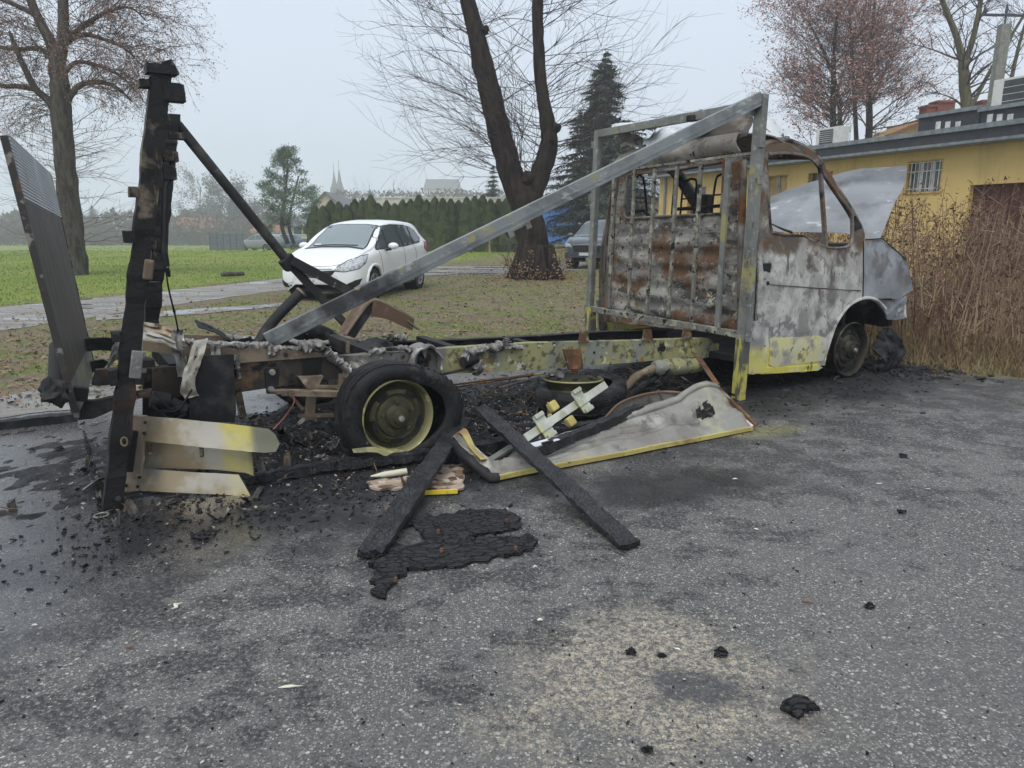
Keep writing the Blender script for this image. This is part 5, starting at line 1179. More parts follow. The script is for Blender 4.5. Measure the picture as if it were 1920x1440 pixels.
# ---- heaps of charred rubble and ash under the van: uncountable
def van_pt(x, y, z=0): return RW+AX*x+AY*y+Vector((0, 0, z))
r = random.Random(21)
def heap_h(x, y):
    e = max(0, 1-abs((x-.9)/3.1)**3)*max(0, 1-abs((y-.85)/.85)**3)
    return e*(.045+.05*fbm((x*2.3, y*2.3, 4), 4))
m = MB(); m.grid(lambda a, b: van_pt(-2.1+a*7.6, -.45+b*2.5, max(-.02, heap_h(-2.1+a*7.6, -.45+b*2.5)+fbm((a*60, b*22, 1), 5)*.02-(.009 if b > .25 else .014))), 190, 70)
M_HEAP = layered('wet_ash_bed', (.018, .018, .02), [((.045, .044, .045), 7, .48, .62), ((.008, .008, .009), 12, .5, .6), ((.30, .30, .31), 26, .66, .70), ((.14, .13, .12), 15, .64, .70)], rough=.5, bump=((30, .9), (90, .6)), obj=False, bumpd=.02)
tag(m.build('ash_bed', M_HEAP, smooth='all'), 'black bed of wet ash and burnt rubble under the van', 'ash', kind='stuff')
def chunks(name, n, place, size, mat, label, cat, flat=.45):
    m = MB()
    for _ in range(n):
        x, y = place(); p = van_pt(x, y, max(0, heap_h(x, y))+.004); s_ = size()
        a = r.random()*6.28; R = Matrix.Rotation(a, 3, 'Z') @ Matrix.Rotation(r.uniform(-.6, .6), 3, 'X') @ Matrix.Rotation(r.uniform(-.5, .5), 3, 'Y')
        d = (s_*r.uniform(.8, 2.2), s_*r.uniform(.5, 1.1), s_*flat*r.uniform(.4, 1))
        vs = []
        for X in (-.5, .5):
            for Y in (-.5, .5):
                for Z in (-.5, .5): vs.append(p+R @ Vector((X*d[0]*r.uniform(.6, 1.1), Y*d[1]*r.uniform(.6, 1.1), Z*d[2]*r.uniform(.6, 1.1))))
        m.add(vs, [(0, 1, 3, 2), (4, 6, 7, 5), (0, 4, 5, 1), (2, 3, 7, 6), (0, 2, 6, 4), (1, 5, 7, 3)])
    return tag(m.build(name, mat), label, cat, kind='stuff')
pl1 = lambda: (min(5.4, max(-1.6, r.gauss(1.0, 1.7))), r.gauss(.80, .50))
pl2 = lambda: (r.uniform(-1.8, 5.6), r.gauss(-.10, .32))
pl3 = lambda: (r.gauss(-.6, .8), r.gauss(-.25, .30))
chunks('charred_rubble', 5200, pl1, lambda: .006+.020*r.random()**3, M_CHARB, 'charred rubble strewn beneath the chassis', 'rubble')
chunks('charcoal_crumbs', 2600, pl2, lambda: .005+.016*r.random()**3, M_CHARB, 'charcoal crumbs scattered over asphalt along the van', 'rubble')
chunks('ash_flakes', 2600, lambda: (r.gauss(.7, 1.2), r.gauss(.55, .42)), lambda: .003+.013*r.random()**2.2, plain('ash_flake', (.24, .24, .245), .9, 0, .4, 20), 'pale ash flakes strewn among the rubble', 'ash', .2)
chunks('tan_flakes', 260, lambda: (r.gauss(-.1, .6), r.gauss(-.18, .22)), lambda: .005+.016*r.random()**2, PLY, 'tan flakes of burnt plywood in front of the tyre', 'flakes', .2)
chunks('soot_clods', 900, pl3, lambda: .006+.015*r.random()**2.4, M_CHARB, 'black soot clods round the foot of the rear post', 'soot', .5)
def yard():
    while True:
        u, v = r.uniform(0, 1920), 760+r.random()**1.3*680
        p = G(u, v)
        if not in_asphalt(p.x, p.y): continue
        q = p-RW; return q.dot(AX), q.dot(AY)
chunks('yard_grit', 900, yard, lambda: .002+.007*r.random()**3, M_CHARB, 'dark grit and soot crumbs scattered over the yard', 'grit', .6)
chunks('pale_grit', 700, yard, lambda: .002+.005*r.random()**3, plain('pale_grit', (.42, .39, .32), .8, 0, .4, 30), 'pale gravel grains scattered over the yard', 'grit', .6)
q = lambda: (r.gauss(5.55, .25), r.gauss(.25, .35))
chunks('engine_rubble', 900, q, lambda: .012+.04*r.random()**2, M_BLACK, 'black engine rubble heaped in front of the van', 'rubble', .8)

# tangled burnt wire and torn metal scraps among the ashes
m = MB()
for _ in range(150):
    x, y = r.gauss(.8, 1.3), r.gauss(.6, .38); a = r.random()*6.28; L_ = r.uniform(.12, .5); pts = []
    for k in range(6):
        pts.append(van_pt(x, y, max(0, heap_h(x, y))+.012+abs(r.gauss(0, .02)))); a += r.gauss(0, .8); x += math.cos(a)*L_/5; y += math.sin(a)*L_/5
    m.tube(catmull(pts, 3), r.choice((.0025, .0035, .005)), 4, caps=False)
tag(m.build('wire_tangle', layered('burnt_wire', (.05, .045, .04), [((.16, .10, .06), 9, .5, .62), ((.26, .25, .24), 14, .58, .66)], rough=.6, obj=False), fix=False), 'tangle of burnt wires among the ashes under the van', 'wires', kind='stuff')
m = MB()
for _ in range(130):
    x, y = r.gauss(.6, 1.3), r.gauss(.55, .42); a = r.random()*6.28; L_ = r.uniform(.05, .22); w_ = r.uniform(.012, .045); d = Vector((math.cos(a), math.sin(a), r.uniform(-.2, .35))); n_ = Vector((-math.sin(a), math.cos(a), r.uniform(-.6, .6)))
    c0 = van_pt(x, y, max(0, heap_h(x, y))+.02); s_ = r.random()*9
    m.grid(lambda p, q: c0+d*L_*(p-.5)+n_*w_*(q-.5)+Vector((0, 0, .03*math.sin(p*5+s_)+.01*math.sin(q*7+s_))), 5, 2)
tag(m.build('metal_scraps', layered('torn_scrap', (.07, .066, .06), [((.24, .23, .21), 7, .5, .6), ((.12, .08, .05), 5, .54, .64), ((.02, .02, .02), 6, .5, .6)], rough=.55, metal=.2, obj=False), solid=.003), 'torn dark metal scraps strewn among the ashes', 'scraps', kind='stuff')
# ================================================================ CARS
def car_paint(name, col, rough=.28):
    q = NT(name); P = q.obj(); n = q.noise(P, 3, 4, .6); z = q.xyz(P)[2]
    dirt = q.math('MULTIPLY', q.step(z, .55, .2), q.step(n, .3, .7))
    c = q.mix(q.math('MULTIPLY', dirt, .45), col, (.20, .18, .15))
    q.p.inputs['Coat Weight'].default_value = .6; q.p.inputs['Coat Roughness'].default_value = .05
    return q.done(c, rough, 0)
def glass_mat(name, col, rough=.05): return NT(name).done(col, rough, 0, spec=.8)
M_CGLASS = glass_mat('car_glass', (.085, .105, .112)); M_WSCR = glass_mat('windscreen_glass', (.20, .24, .25), .07)  # windscreen colour is paled to carry the sky's reflection
M_CBLK = plain('black_trim', (.012, .012, .013), .5); M_CTYRE = plain('tyre_rubber', (.02, .02, .021), .75)
M_ALLOY = plain('alloy', (.42, .43, .44), .35, .6, .1); M_CHROME = NT('chrome').done((.75, .76, .78), .12, 1.0)
M_LAMP = layered('headlamp_lens', (.50, .53, .55), [((.30, .32, .34), 16, .5, .6), ((.75, .77, .78), 24, .6, .66)], rough=.12, bump=((20, .4),))
M_PLATE_ = plain('plate_white', (.62, .63, .63), .4, 0, .05); M_PBLUE = plain('plate_blue', (.03, .06, .25), .4); M_PTXT = plain('plate_black', (.03, .03, .035), .5)
M_SEAM = plain('panel_gap', (.09, .09, .095), .7); M_RED = plain('tail_lamp', (.30, .015, .012), .2)
def interp(tab, x):                                       # Catmull-Rom through rows keyed by descending x
    n = len(tab)
    for i in range(n-1):
        if tab[i][0] >= x >= tab[i+1][0]:
            p0, p1, p2, p3 = tab[max(i-1, 0)], tab[i], tab[i+1], tab[min(i+2, n-1)]
            t = (tab[i][0]-x)/(tab[i][0]-tab[i+1][0])
            out = []
            for k in range(1, len(p1)):
                m1 = (p2[k]-p0[k])/(p0[0]-p2[0])*(p1[0]-p2[0]); m2 = (p3[k]-p1[k])/(p1[0]-p3[0])*(p1[0]-p2[0])
                t2, t3 = t*t, t**3
                out.append((2*t3-3*t2+1)*p1[k]+(t3-2*t2+t)*m1+(-2*t3+3*t2)*p2[k]+(t3-t2)*m2)
            return out
    return list(tab[-1][1:])
def make_car(name, loc, yaw, scale, paint, tab, label, wheels, wr, detail=True, secf=None):
    o = empty(name, loc, yaw); o.scale = (scale,)*3; tag(o, label, 'car')
    xs = []; x0, x1 = tab[0][0], tab[-1][0]; NX = 90
    for i in range(NX+1):
        t = i/NX; xs.append(x0+(x1-x0)*(t+.06*math.sin(2*math.pi*t)*-1))
    def sec(x):
        w_, zb, zl, zt, wt = interp(tab, x)
        cab = min(1.0, max(0.0, (zt-zl-.10)/.25))
        return [(w_*.88, zb), (w_*.97, zb+.10), (w_*1.0, .45*zb+.55*(zl-.2)), (w_*.99, zl-.14), (w_*(.95-.01*cab), zl), ((w_*.93+wt)/2*(1-cab*.0), zl+(zt-zl)*.52), (wt+.03, zl+(zt-zl)*.86), (wt*.86, zt-.018*(1+cab)), (wt*.45, zt-.003), (0, zt)]
    NY_ = 4
    rows = []
    for x in xs:
        P = catmull([(a, b, 0) for a, b in sec(x)], NY_)
        rows.append([Vector((x, p.x, p.y)) for p in P])
    m = MB(); k = len(rows[0]); vs = []; fs = []
    for sg in (1, -1):
        b = len(vs)
        for r_ in rows: vs += [Vector((p.x, p.y*sg, p.z)) for p in r_]
        for i in range(len(rows)-1):
            for j in range(k-1):
                f = [b+i*k+j, b+(i+1)*k+j, b+(i+1)*k+j+1, b+i*k+j+1]
                c = (Vector(vs[f[0]])+Vector(vs[f[2]]))/2
                if any((c.x-wx)**2+(c.z-wz)**2 < (wr+.055)**2 and abs(c.y) > .5 for wx, wz in wheels): continue
                fs.append(tuple(f if sg > 0 else f[::-1]))
    for i in (0, len(rows)-1):
        fs.append(tuple([i*k+j for j in range(k)]+[len(rows)*k+i*k+j for j in range(k-1)][::-1]))
    m.add(vs, fs)
    bm = bmesh.new(); me = m.mesh('body', paint); bm.from_mesh(me); bmesh.ops.remove_doubles(bm, verts=bm.verts, dist=1e-4); bmesh.ops.recalc_face_normals(bm, faces=bm.faces); bm.to_mesh(me)
    bvh = BVHTree.FromBMesh(bm); bm.free()
    me.polygons.foreach_set('use_smooth', [True]*len(me.polygons))
    body = bpy.data.objects.new('body', me); COL.objects.link(body); body.parent = o
    def patch(nm, poly, d, mat, off=.006, parent=body, step=.04, smooth=True):
        d = Vector(d).normalized(); rt = Vector((-d.y, d.x, 0))
        def f(s_, z):
            p = rt*s_+Vector((0, 0, z)); hit = bvh.ray_cast(p+d*6, -d)
            return (hit[0]+hit[1]*(off if hit[1].dot(d) > 0 else -off)) if hit[0] else p+d*.9*0+d*.5
        mm = MB(); mm.panel(poly, [], step, f); return mm.build(nm, mat, parent, smooth='all', fix=False)
    def seam(pts, d, wd=.008, nm='panel_gap', mat=M_SEAM, off=.003):
        d = Vector(d).normalized(); rt = Vector((-d.y, d.x, 0)); L = []
        for a, b in zip(pts, pts[1:]):
            n = max(1, int(math.hypot(a[0]-b[0], a[1]-b[1])/.05))
            for q in range(n):
                t = q/n; p = rt*(a[0]+(b[0]-a[0])*t)+Vector((0, 0, a[1]+(b[1]-a[1])*t)); h = bvh.ray_cast(p+d*6, -d)
                if h[0]: L.append(h[0]+h[1]*off)
        if len(L) > 1: mm = MB(); mm.tube(L, wd/2, 4); mm.build(nm, mat, body)
    # wheels
    for wx, wz in wheels:
        for sg in (1, -1):
            M_ = Matrix.Translation((wx, sg*(tab[6][1]-.015), wz)) @ Matrix.Rotation(-math.pi/2*sg, 4, 'X')
            wh = MB().lathe([(wr*.66, -.19), (wr*.93, -.19), (wr, -.16), (wr, -.03), (wr*.95, -.005), (wr*.70, .0), (wr*.66, -.02)], 32, M_).build('wheel', M_CTYRE, o, smooth=35)
            MB().lathe([(wr*.68, -.004), (wr*.66, .004), (wr*.60, -.01), (wr*.58, -.06)], 32, M_).build('rim', M_ALLOY, wh, smooth=35)
            MB().lathe([(wr*.62, -.08), (0, -.08)], 24, M_).build('brake_disc', M_CBLK, wh)
            for k5 in range(5 if detail else 0):
                a = k5*2*math.pi/5; mm = MB()
                for e in (-.10, .10):
                    c0, c1 = M_ @ Vector((.03*math.cos(a), .03*math.sin(a), -.012)), M_ @ Vector((wr*.62*math.cos(a+e), wr*.62*math.sin(a+e), -.006)); mm.beam(c0, c1, .022, .02, up=(0, 1, 0))
                mm.build('spoke', M_ALLOY, wh)
            MB().lathe([(0, .0), (.035, -.004), (.04, -.03)], 14, M_).build('hub', M_ALLOY, wh)
            mm = MB(); mm.lathe([(wr+.045, -.30), (wr+.045, -.015), (wr+.045, -.012)], 36, M_); mm.build('wheel_well', M_CBLK, o)
            hi = [Vector(((wr+.07)*math.cos(a_), 0, (wr+.07)*math.sin(a_))) for a_ in [math.radians(-12+k_*204/24) for k_ in range(25)]]
            L_ = []
            for h_ in hi:
                q_ = bvh.ray_cast(Vector((wx+h_.x*1.02, sg*3, wz+h_.z*1.02)), Vector((0, -sg, 0))); yy_ = q_[0].y if q_[0] else sg*(tab[6][1]-.02)
                L_.append(Vector((wx+h_.x, yy_, wz+h_.z)))
            mm = MB(); mm.tube(L_, .034, 8); mm.build('wheel_arch', paint, o, smooth='all')
    mm = MB(); mm.box((0, 0, tab[6][2]+.02), (x0-x1-.5, tab[6][1]*1.6, .06)); mm.build('underbody', M_CBLK, o)
    return o, body, patch, seam
MER = [(2.14, .50, .34, .60, .66, .40), (2.10, .66, .25, .64, .72, .52), (2.0, .80, .20, .70, .80, .62), (1.8, .875, .19, .79, .89, .70), (1.45, .90, .19, .89, .99, .74), (1.08, .905, .19, .955, 1.08, .74), (.70, .905, .19, .99, 1.31, .70), (.22, .905, .19, 1.01, 1.535, .615), (-.3, .905, .19, 1.03, 1.605, .60), (-.9, .905, .19, 1.06, 1.61, .61), (-1.5, .90, .20, 1.10, 1.59, .60), (-1.83, .885, .25, 1.12, 1.50, .585), (-2.02, .86, .30, 1.12, 1.29, .58), (-2.12, .82, .36, 1.04, 1.10, .56), (-2.16, .74, .42, .90, .94, .5)]
WHITE = car_paint('white_car_paint', (.80, .82, .82))
cl0 = G(646, 566); CYAW = math.radians(-90-13)
CAR, cb, patch, seam = make_car('white_car', Vector((-3.26, 15.75, 0)), CYAW, .96, WHITE, MER, 'white five-door family car parked on the grass behind the van', [(1.30, .315), (-1.34, .315)], .315)
ws = patch('windscreen', [(-.63, 1.02), (-.3, 1.055), (.3, 1.055), (.63, 1.02), (.60, 1.2), (.53, 1.47), (.3, 1.50), (-.3, 1.50), (-.53, 1.47), (-.60, 1.2)], (1, 0, 0), M_WSCR, .008)
patch('windscreen_border', [(-.66, 1.0), (-.3, 1.035), (.3, 1.035), (.66, 1.0), (.63, 1.2), (.56, 1.485), (.3, 1.515), (-.3, 1.515), (-.56, 1.485), (-.63, 1.2)], (1, 0, 0), M_CBLK, .004)
for sg in (1, -1):
    d = (0, sg, 0); f = (lambda P: [(-sg*x, z) for x, z in P])   # s = -sg*x on this side
    patch('side_window', f([(1.02, 1.00), (.55, 1.01), (.50, 1.02), (.46, 1.30), (.42, 1.46), (.30, 1.445), (.55, 1.34), (.80, 1.18)]), d, M_CGLASS, .008)
    patch('side_window', f([(.40, 1.02), (-.36, 1.04), (-.36, 1.47), (-.1, 1.50), (.35, 1.46)]), d, M_CGLASS, .008)
    patch('side_window', f([(-.44, 1.045), (-1.02, 1.07), (-1.06, 1.46), (-.8, 1.485), (-.44, 1.475)]), d, M_CGLASS, .008)
    patch('side_window', f([(-1.10, 1.08), (-1.50, 1.12), (-1.62, 1.20), (-1.50, 1.35), (-1.35, 1.42), (-1.14, 1.455)]), d, M_CGLASS, .008)
    patch('window_surround', f([(1.08, .985), (.4, 1.0), (-.5, 1.02), (-1.5, 1.09), (-1.66, 1.20), (-1.54, 1.37), (-1.3, 1.45), (-.9, 1.50), (-.2, 1.515), (.3, 1.475), (.62, 1.34), (.85, 1.18)]), d, M_CBLK, .004)
    seam(f([(.98, .99), (.90, .60), (.86, .28)]), d); seam(f([(-.40, 1.02), (-.42, .28)]), d); seam(f([(-1.05, 1.05), (-1.15, .8), (-1.02, .62), (-.98, .30)]), d); seam(f([(.86, .28), (-.98, .28)]), d)
    for hx in (-.22, -.86): patch('door_handle', f([(hx, .88), (hx-.17, .885), (hx-.17, .915), (hx, .91)]), d, WHITE, .022)
    dv_ = Vector((.8, .6*sg, 0)).normalized(); fo = (lambda P: [(s_*sg, z) for s_, z in P])
    hl = patch('headlight', fo([(-.95, .615), (-.78, .60), (-.50, .655), (-.32, .76), (-.22, .90), (-.40, .875), (-.66, .80), (-.86, .70)]), dv_, M_LAMP, .008)
    patch('headlight_rim', fo([(-.98, .60), (-.78, .585), (-.49, .64), (-.30, .75), (-.20, .92), (-.40, .893), (-.67, .815), (-.88, .71)]), dv_, M_SEAM, .004)
    patch('fog_lamp', fo([(-.80, .27), (-.62, .28), (-.50, .34), (-.42, .46), (-.58, .43), (-.74, .36)]), dv_, M_CBLK, .006)
    patch('tail_light', f([(-2.0, .82), (-1.72, .95), (-1.80, 1.12), (-2.04, 1.08)]), d, M_RED, .008)
    mb = blob((.62, sg*1.04, 1.06), .115, .05, 3, 10, sc=(.65, 1.0, .62)); mi = mb.build('mirror', WHITE, CAR, smooth='all')
    MB().tube([(.66, sg*.88, .98), (.64, sg*1.0, 1.01)], [.03, .04], 8).build('mirror_foot', M_CBLK, mi)
patch('grille', [(-.44, .625), (-.15, .605), (.15, .605), (.44, .625), (.36, .53), (.22, .47), (-.22, .47), (-.36, .53)], (1, 0, 0), M_CBLK, .006)
for z in (.50, .54, .58): seam([(-.36, z), (.36, z)], (1, 0, 0), .012, 'grille_slat', M_SEAM, .010)
seam([(-.42, .645), (.42, .645)], (1, 0, 0), .012, 'grille_trim', M_CHROME, .008)
seam([(-.60, .75), (-.3, .695), (.3, .695), (.60, .75)], (1, 0, 0))
patch('lower_intake', [(-.60, .325), (.60, .325), (.52, .255), (.3, .235), (-.3, .235), (-.52, .255)], (1, 0, 0), M_CBLK, .006)
pl = patch('number_plate', [(-.26, .36), (.26, .36), (.26, .46), (-.26, .46)], (1, 0, 0), M_PLATE_, .014)
patch('plate_band', [(-.26, .36), (-.225, .36), (-.225, .46), (-.26, .46)], (1, 0, 0), M_PBLUE, .017, pl)
def strokes(x, pat):                                        # number-plate characters as small bars
    for (a, b, c, d_) in pat:
        patch('plate_character', [(x+a, .376+b), (x+c, .376+b), (x+c, .376+d_), (x+a, .376+d_)], (1, 0, 0), M_PTXT, .017, pl, .05)
strokes(-.20, [(.0, .058, .04, .068), (.015, .0, .025, .058)]); strokes(-.145, [(0, 0, .01, .068), (.01, 0, .04, .01), (.01, .029, .035, .039), (.01, .058, .04, .068)])
strokes(-.06, [(.028, 0, .038, .068), (0, .018, .028, .027), (.0, .027, .01, .05)])
bc = bvh_c = Vector((2.165, 0, .615))
MB().tube([bc+Vector((0, .062*math.cos(i*.2618), .062*math.sin(i*.2618))) for i in range(25)], .009, 6, caps=False).build('badge_ring', M_CHROME, CAR, smooth=True)
MB().prism([(-.06, .012), (.005, .012), (-.01, -.002), (.06, -.012), (-.005, -.012), (.01, .002)], .008, Matrix.Translation((2.16, 0, .615)) @ Matrix(((0, 0, 1, 0), (1, 0, 0, 0), (0, 1, 0, 0), (0, 0, 0, 1)))).build('badge_bolt', M_CHROME, CAR)
seam([(-.55, 1.055), (-.1, 1.075), (.5, 1.065)], (1, 0, 0), .02, 'wiper', M_CBLK, .02)
patch('dashboard_sticker', [(-.55, 1.06), (-.40, 1.065), (-.40, 1.10), (-.55, 1.095)], (1, 0, 0), M_PLATE_, .010)
# dark estate car half hidden behind the headboard
SUV = [(2.25, .55, .38, .72, .80, .45), (2.18, .74, .28, .76, .88, .6), (2.0, .86, .24, .86, .97, .70), (1.6, .92, .24, .95, 1.06, .76), (1.1, .93, .24, 1.0, 1.11, .76), (.8, .93, .24, 1.03, 1.28, .72), (.35, .93, .24, 1.05, 1.58, .64), (-.2, .93, .24, 1.07, 1.67, .62), (-1.0, .93, .24, 1.09, 1.67, .62), (-1.7, .92, .25, 1.12, 1.62, .60), (-2.05, .89, .30, 1.14, 1.45, .58), (-2.2, .84, .38, 1.1, 1.2, .55), (-2.28, .74, .42, .9, .96, .5)]
DARK = car_paint('slate_car_paint', (.045, .055, .068))
def dress(car_, patch, wins, front=True):
    patch('windscreen', [(-.62, 1.06), (.62, 1.06), (.56, 1.55), (-.56, 1.55)], (1, 0, 0), M_CGLASS, .008)
    for sg in (1, -1):
        d = (0, sg, 0); f = (lambda P: [(-sg*x, z) for x, z in P])
        for P in wins: patch('side_window', f(P), d, M_CGLASS, .008)
        fo = (lambda P: [(s_*sg, z) for s_, z in P]); dv_ = Vector((.8, .6*sg, 0)).normalized()
        patch('headlight', fo([(-.95, .72), (-.55, .74), (-.35, .88), (-.85, .84)]), dv_, M_LAMP, .008)
        blob((.7, sg*1.06, 1.10), .12, .05, 3, 8, sc=(.7, 1, .7)).build('mirror', DARK, car_, smooth='all')
    patch('grille', [(-.5, .78), (.5, .78), (.45, .58), (-.45, .58)], (1, 0, 0), M_CBLK, .006)
    patch('number_plate', [(-.26, .45), (.26, .45), (.26, .55), (-.26, .55)], (1, 0, 0), M_PLATE_, .014)
SW = [[(.88, 1.06), (.0, 1.08), (.0, 1.56), (.38, 1.50)], [(-.08, 1.085), (-.9, 1.11), (-.9, 1.58), (-.08, 1.575)], [(-.98, 1.12), (-1.7, 1.17), (-1.62, 1.48), (-.98, 1.57)]]
g = G(1112, 503)
c2, b2_, p2, s2_ = make_car('dark_car', Vector((g.x+.55, g.y+1.5, 0)), math.radians(-112), 1.0, DARK, SUV, 'dark slate estate car half hidden behind the headboard grille', [(1.38, .34), (-1.36, .34)], .34)
dress(c2, p2, SW)
SILV = car_paint('silver_car_paint', (.22, .23, .24)); BLUE = car_paint('blue_grey_car_paint', (.10, .14, .20))
for (u, Yd, pm, yw, la) in [(497, 74, SILV, 160, 'small silver car far off beneath the pine, left of the pair'), (532, 75, BLUE, 200, 'small blue-grey car far off beneath the pine, right of the pair')]:
    X = (u-960)/FPX*Yd; cc, bb, pp, ss = make_car('distant_car', Vector((X, Yd, field_z(X, Yd))), math.radians(yw), 1.0, pm, SUV, la, [(1.38, .34), (-1.36, .34)], .34, False)
    for P in SW:
        for sg in (1, -1): pp('side_window', [(-sg*x, z) for x, z in P], (0, sg, 0), M_CGLASS, .008, step=.2)
# ================================================================ TREES
def bark(name, a, b, c=None):
    q = NT(name); P = q.pos(); s_ = q.map(P, (1, 1, .25)); n = q.noise(s_, 9, 6, .7); n2 = q.noise(P, 1.5, 4, .6)
    col = q.mix(q.step(n, .35, .65), a, b)
    if c: col = q.mix(q.step(n2, .52, .68), col, c)
    return q.done(col, .95, 0, q.bump(n, .9, .03), spec=.15)
B_DARK = bark('dark_bark', (.014, .011, .010), (.045, .034, .029), (.034, .034, .022)); B_GREY = bark('grey_bark', (.055, .048, .042), (.12, .108, .092)); B_OLIVE = bark('olive_bark', (.07, .065, .04), (.145, .13, .075))
B_TWIG = plain('twig_bark', (.042, .027, .024), .9); B_RTWIG = plain('red_twig_bark', (.115, .075, .065), .9); B_GTWIG = plain('grey_twig_bark', (.10, .085, .078), .9)
def limb(m, pts, n=10, jit=.16): 
    L = catmull([p for p, _ in pts], 5); R_ = []
    for i in range(len(pts)-1):
        for k in range(5): R_.append(pts[i][1]+(pts[i+1][1]-pts[i][1])*k/5)
    R_.append(pts[-1][1]); m.tube(L, R_, n, jit=jit); return list(zip(L, R_))
def twig(m, p, d, L, r0, r, lvl, nsub, up=.25, droop=.0, tips=None, wig=.25, spread=.9, sides=4):
    """one branch that carries finer ones"""
    n = 7 if lvl > 0 else 4; path = [Vector(p)]; d = Vector(d).normalized(); pts = []
    for i in range(n):
        t = i/n
        d = (d+Vector((r.uniform(-1, 1), r.uniform(-1, 1), r.uniform(-1, 1)))*wig*.5+Vector((0, 0, up*(1-t)-droop*t))*.35).normalized()
        path.append(path[-1]+d*L/n); pts.append((path[-1], Vector(d)))
    m.tube(path, [r0*(1-.8*i/n)+.0015 for i in range(n+1)], sides if lvl > 0 else 3, caps=False)
    if lvl > 0:
        for k in range(nsub):
            i = r.randrange(1, n); q, dd = pts[i]
            s_ = dd.orthogonal().normalized(); s_ = Matrix.Rotation(r.random()*6.28, 3, dd) @ s_
            nd = (dd+s_*spread*r.uniform(.5, 1.2)).normalized()
            twig(m, q, nd, L*r.uniform(.28, .55), r0*.42, r, lvl-1, max(2, int(nsub*.6)), up, droop, tips, wig, spread, 3)
    if tips is not None: tips += [(q, dd) for q, dd in pts[n//2:]]
def leaves(m, tips, r, n, size):
    for _ in range(n):
        p, d = tips[r.randrange(len(tips))]; p = p+Vector((r.gauss(0, 1), r.gauss(0, 1), r.gauss(0, 1)))*size*2
        a = Vector((r.uniform(-1, 1), r.uniform(-1, 1), r.uniform(-1, 1))).normalized(); b = a.orthogonal().normalized(); s_ = size*r.uniform(.6, 1.3)
        m.add([p-a*s_, p-b*s_*.6, p+a*s_, p+b*s_*.6], [(0, 1, 2, 3)])
def tree_thing(name, loc, label, cat='tree', group=None):
    o = empty(name, loc); tag(o, label, cat, group); return o
# ---- forked pollard in the middle
FY_ = TREEB.y; A = lambda u, v, dy=0: AT(u, v, FY_+dy)
r = random.Random(5)
FT = tree_thing('forked_tree', TREEB, 'big dark forked tree with a fan of bare twigs behind the van')
off = lambda L: [(p-TREEB, rr) for p, rr in L]
tr = MB()
limb(tr, off([(A(1004, 532), .68), (A(1003, 505), .50), (A(1000, 470), .44), (A(992, 420), .41), (A(985, 375), .42), (A(982, 350), .30)]), 16, .3)
for k in range(7):
    a = k*.9+.4; limb(tr, [(Vector((math.cos(a)*.75, math.sin(a)*.75, -.1)), .16), (Vector((math.cos(a)*.52, math.sin(a)*.52, .25)), .2), (Vector((math.cos(a)*.36, math.sin(a)*.36, .9)), .14)], 8)
tr.build('trunk', B_DARK, FT, smooth='all')
lm = MB(); LL = limb(lm, off([(A(985, 385), .36), (A(962, 335), .34), (A(940, 262), .31), (A(922, 190), .29), (A(905, 120), .27), (A(890, 50), .22), (A(872, -20), .19), (A(850, -120), .18), (A(835, -210), .12)]), 14, .2); lm.build('limb', B_DARK, FT, smooth='all')
rm = MB(); RL = limb(rm, off([(A(985, 385), .34), (A(1008, 340), .28), (A(1028, 280), .25), (A(1027, 235), .20), (A(1016, 170), .165), (A(1010, 90), .155), (A(1008, 10), .145), (A(1012, -90), .12), (A(1016, -190), .08)]), 14, .2); rm.build('limb', B_DARK, FT, smooth='all')
for (u, v, rr) in ((990, 335, .22), (1042, 240, .13), (908, 57, .12), (1035, 262, .15)):
    blob(A(u, v, -.1)-TREEB, rr, .5, u, 10).build('burr', B_DARK, FT, smooth='all')
tw = MB(); 
for L, n_, side_ in ((LL, 92, -1), (RL, 92, 1)):
    for k in range(n_):
        q, rr = L[r.randrange(4, len(L))]
        sx = side_ if r.random() < .72 else -side_
        d = Vector((sx*r.uniform(.5, 1.2), r.uniform(-.8, .8), r.uniform(.0, .75)))
        twig(tw, q, d, r.uniform(.9, 3.6), .011, r, 2 if r.random() < .85 else 1, 6, up=.16, droop=.10, wig=.30, spread=.75)
for k in range(16):
    q, rr = LL[r.randrange(0, 8)]; twig(tw, q, Vector((r.uniform(-.5, .5), r.uniform(-.5, .5), 1)), r.uniform(1.5, 3), .016, r, 1, 5, .3)
for k in range(40):                                                   # suckers round the foot
    a = r.random()*6.28; twig(tw, Vector((math.cos(a)*.6, math.sin(a)*.6, 0)), Vector((math.cos(a)*.6, math.sin(a)*.6, 1)), r.uniform(.4, 1.2), .007, r, 1, 4, .2)
tw.build('twigs', B_TWIG, FT, fix=False)
um = MB(); tp_ = [(Vector((math.cos(a)*rr, math.sin(a)*rr, abs(r.gauss(.2, .25)))), Vector((0, 0, 1))) for a, rr in [(r.random()*6.28, r.uniform(.5, .95)) for _ in range(200)]]
leaves(um, tp_, r, 900, .035); um.build('foot_leaves', LEAF, FT, fix=False)
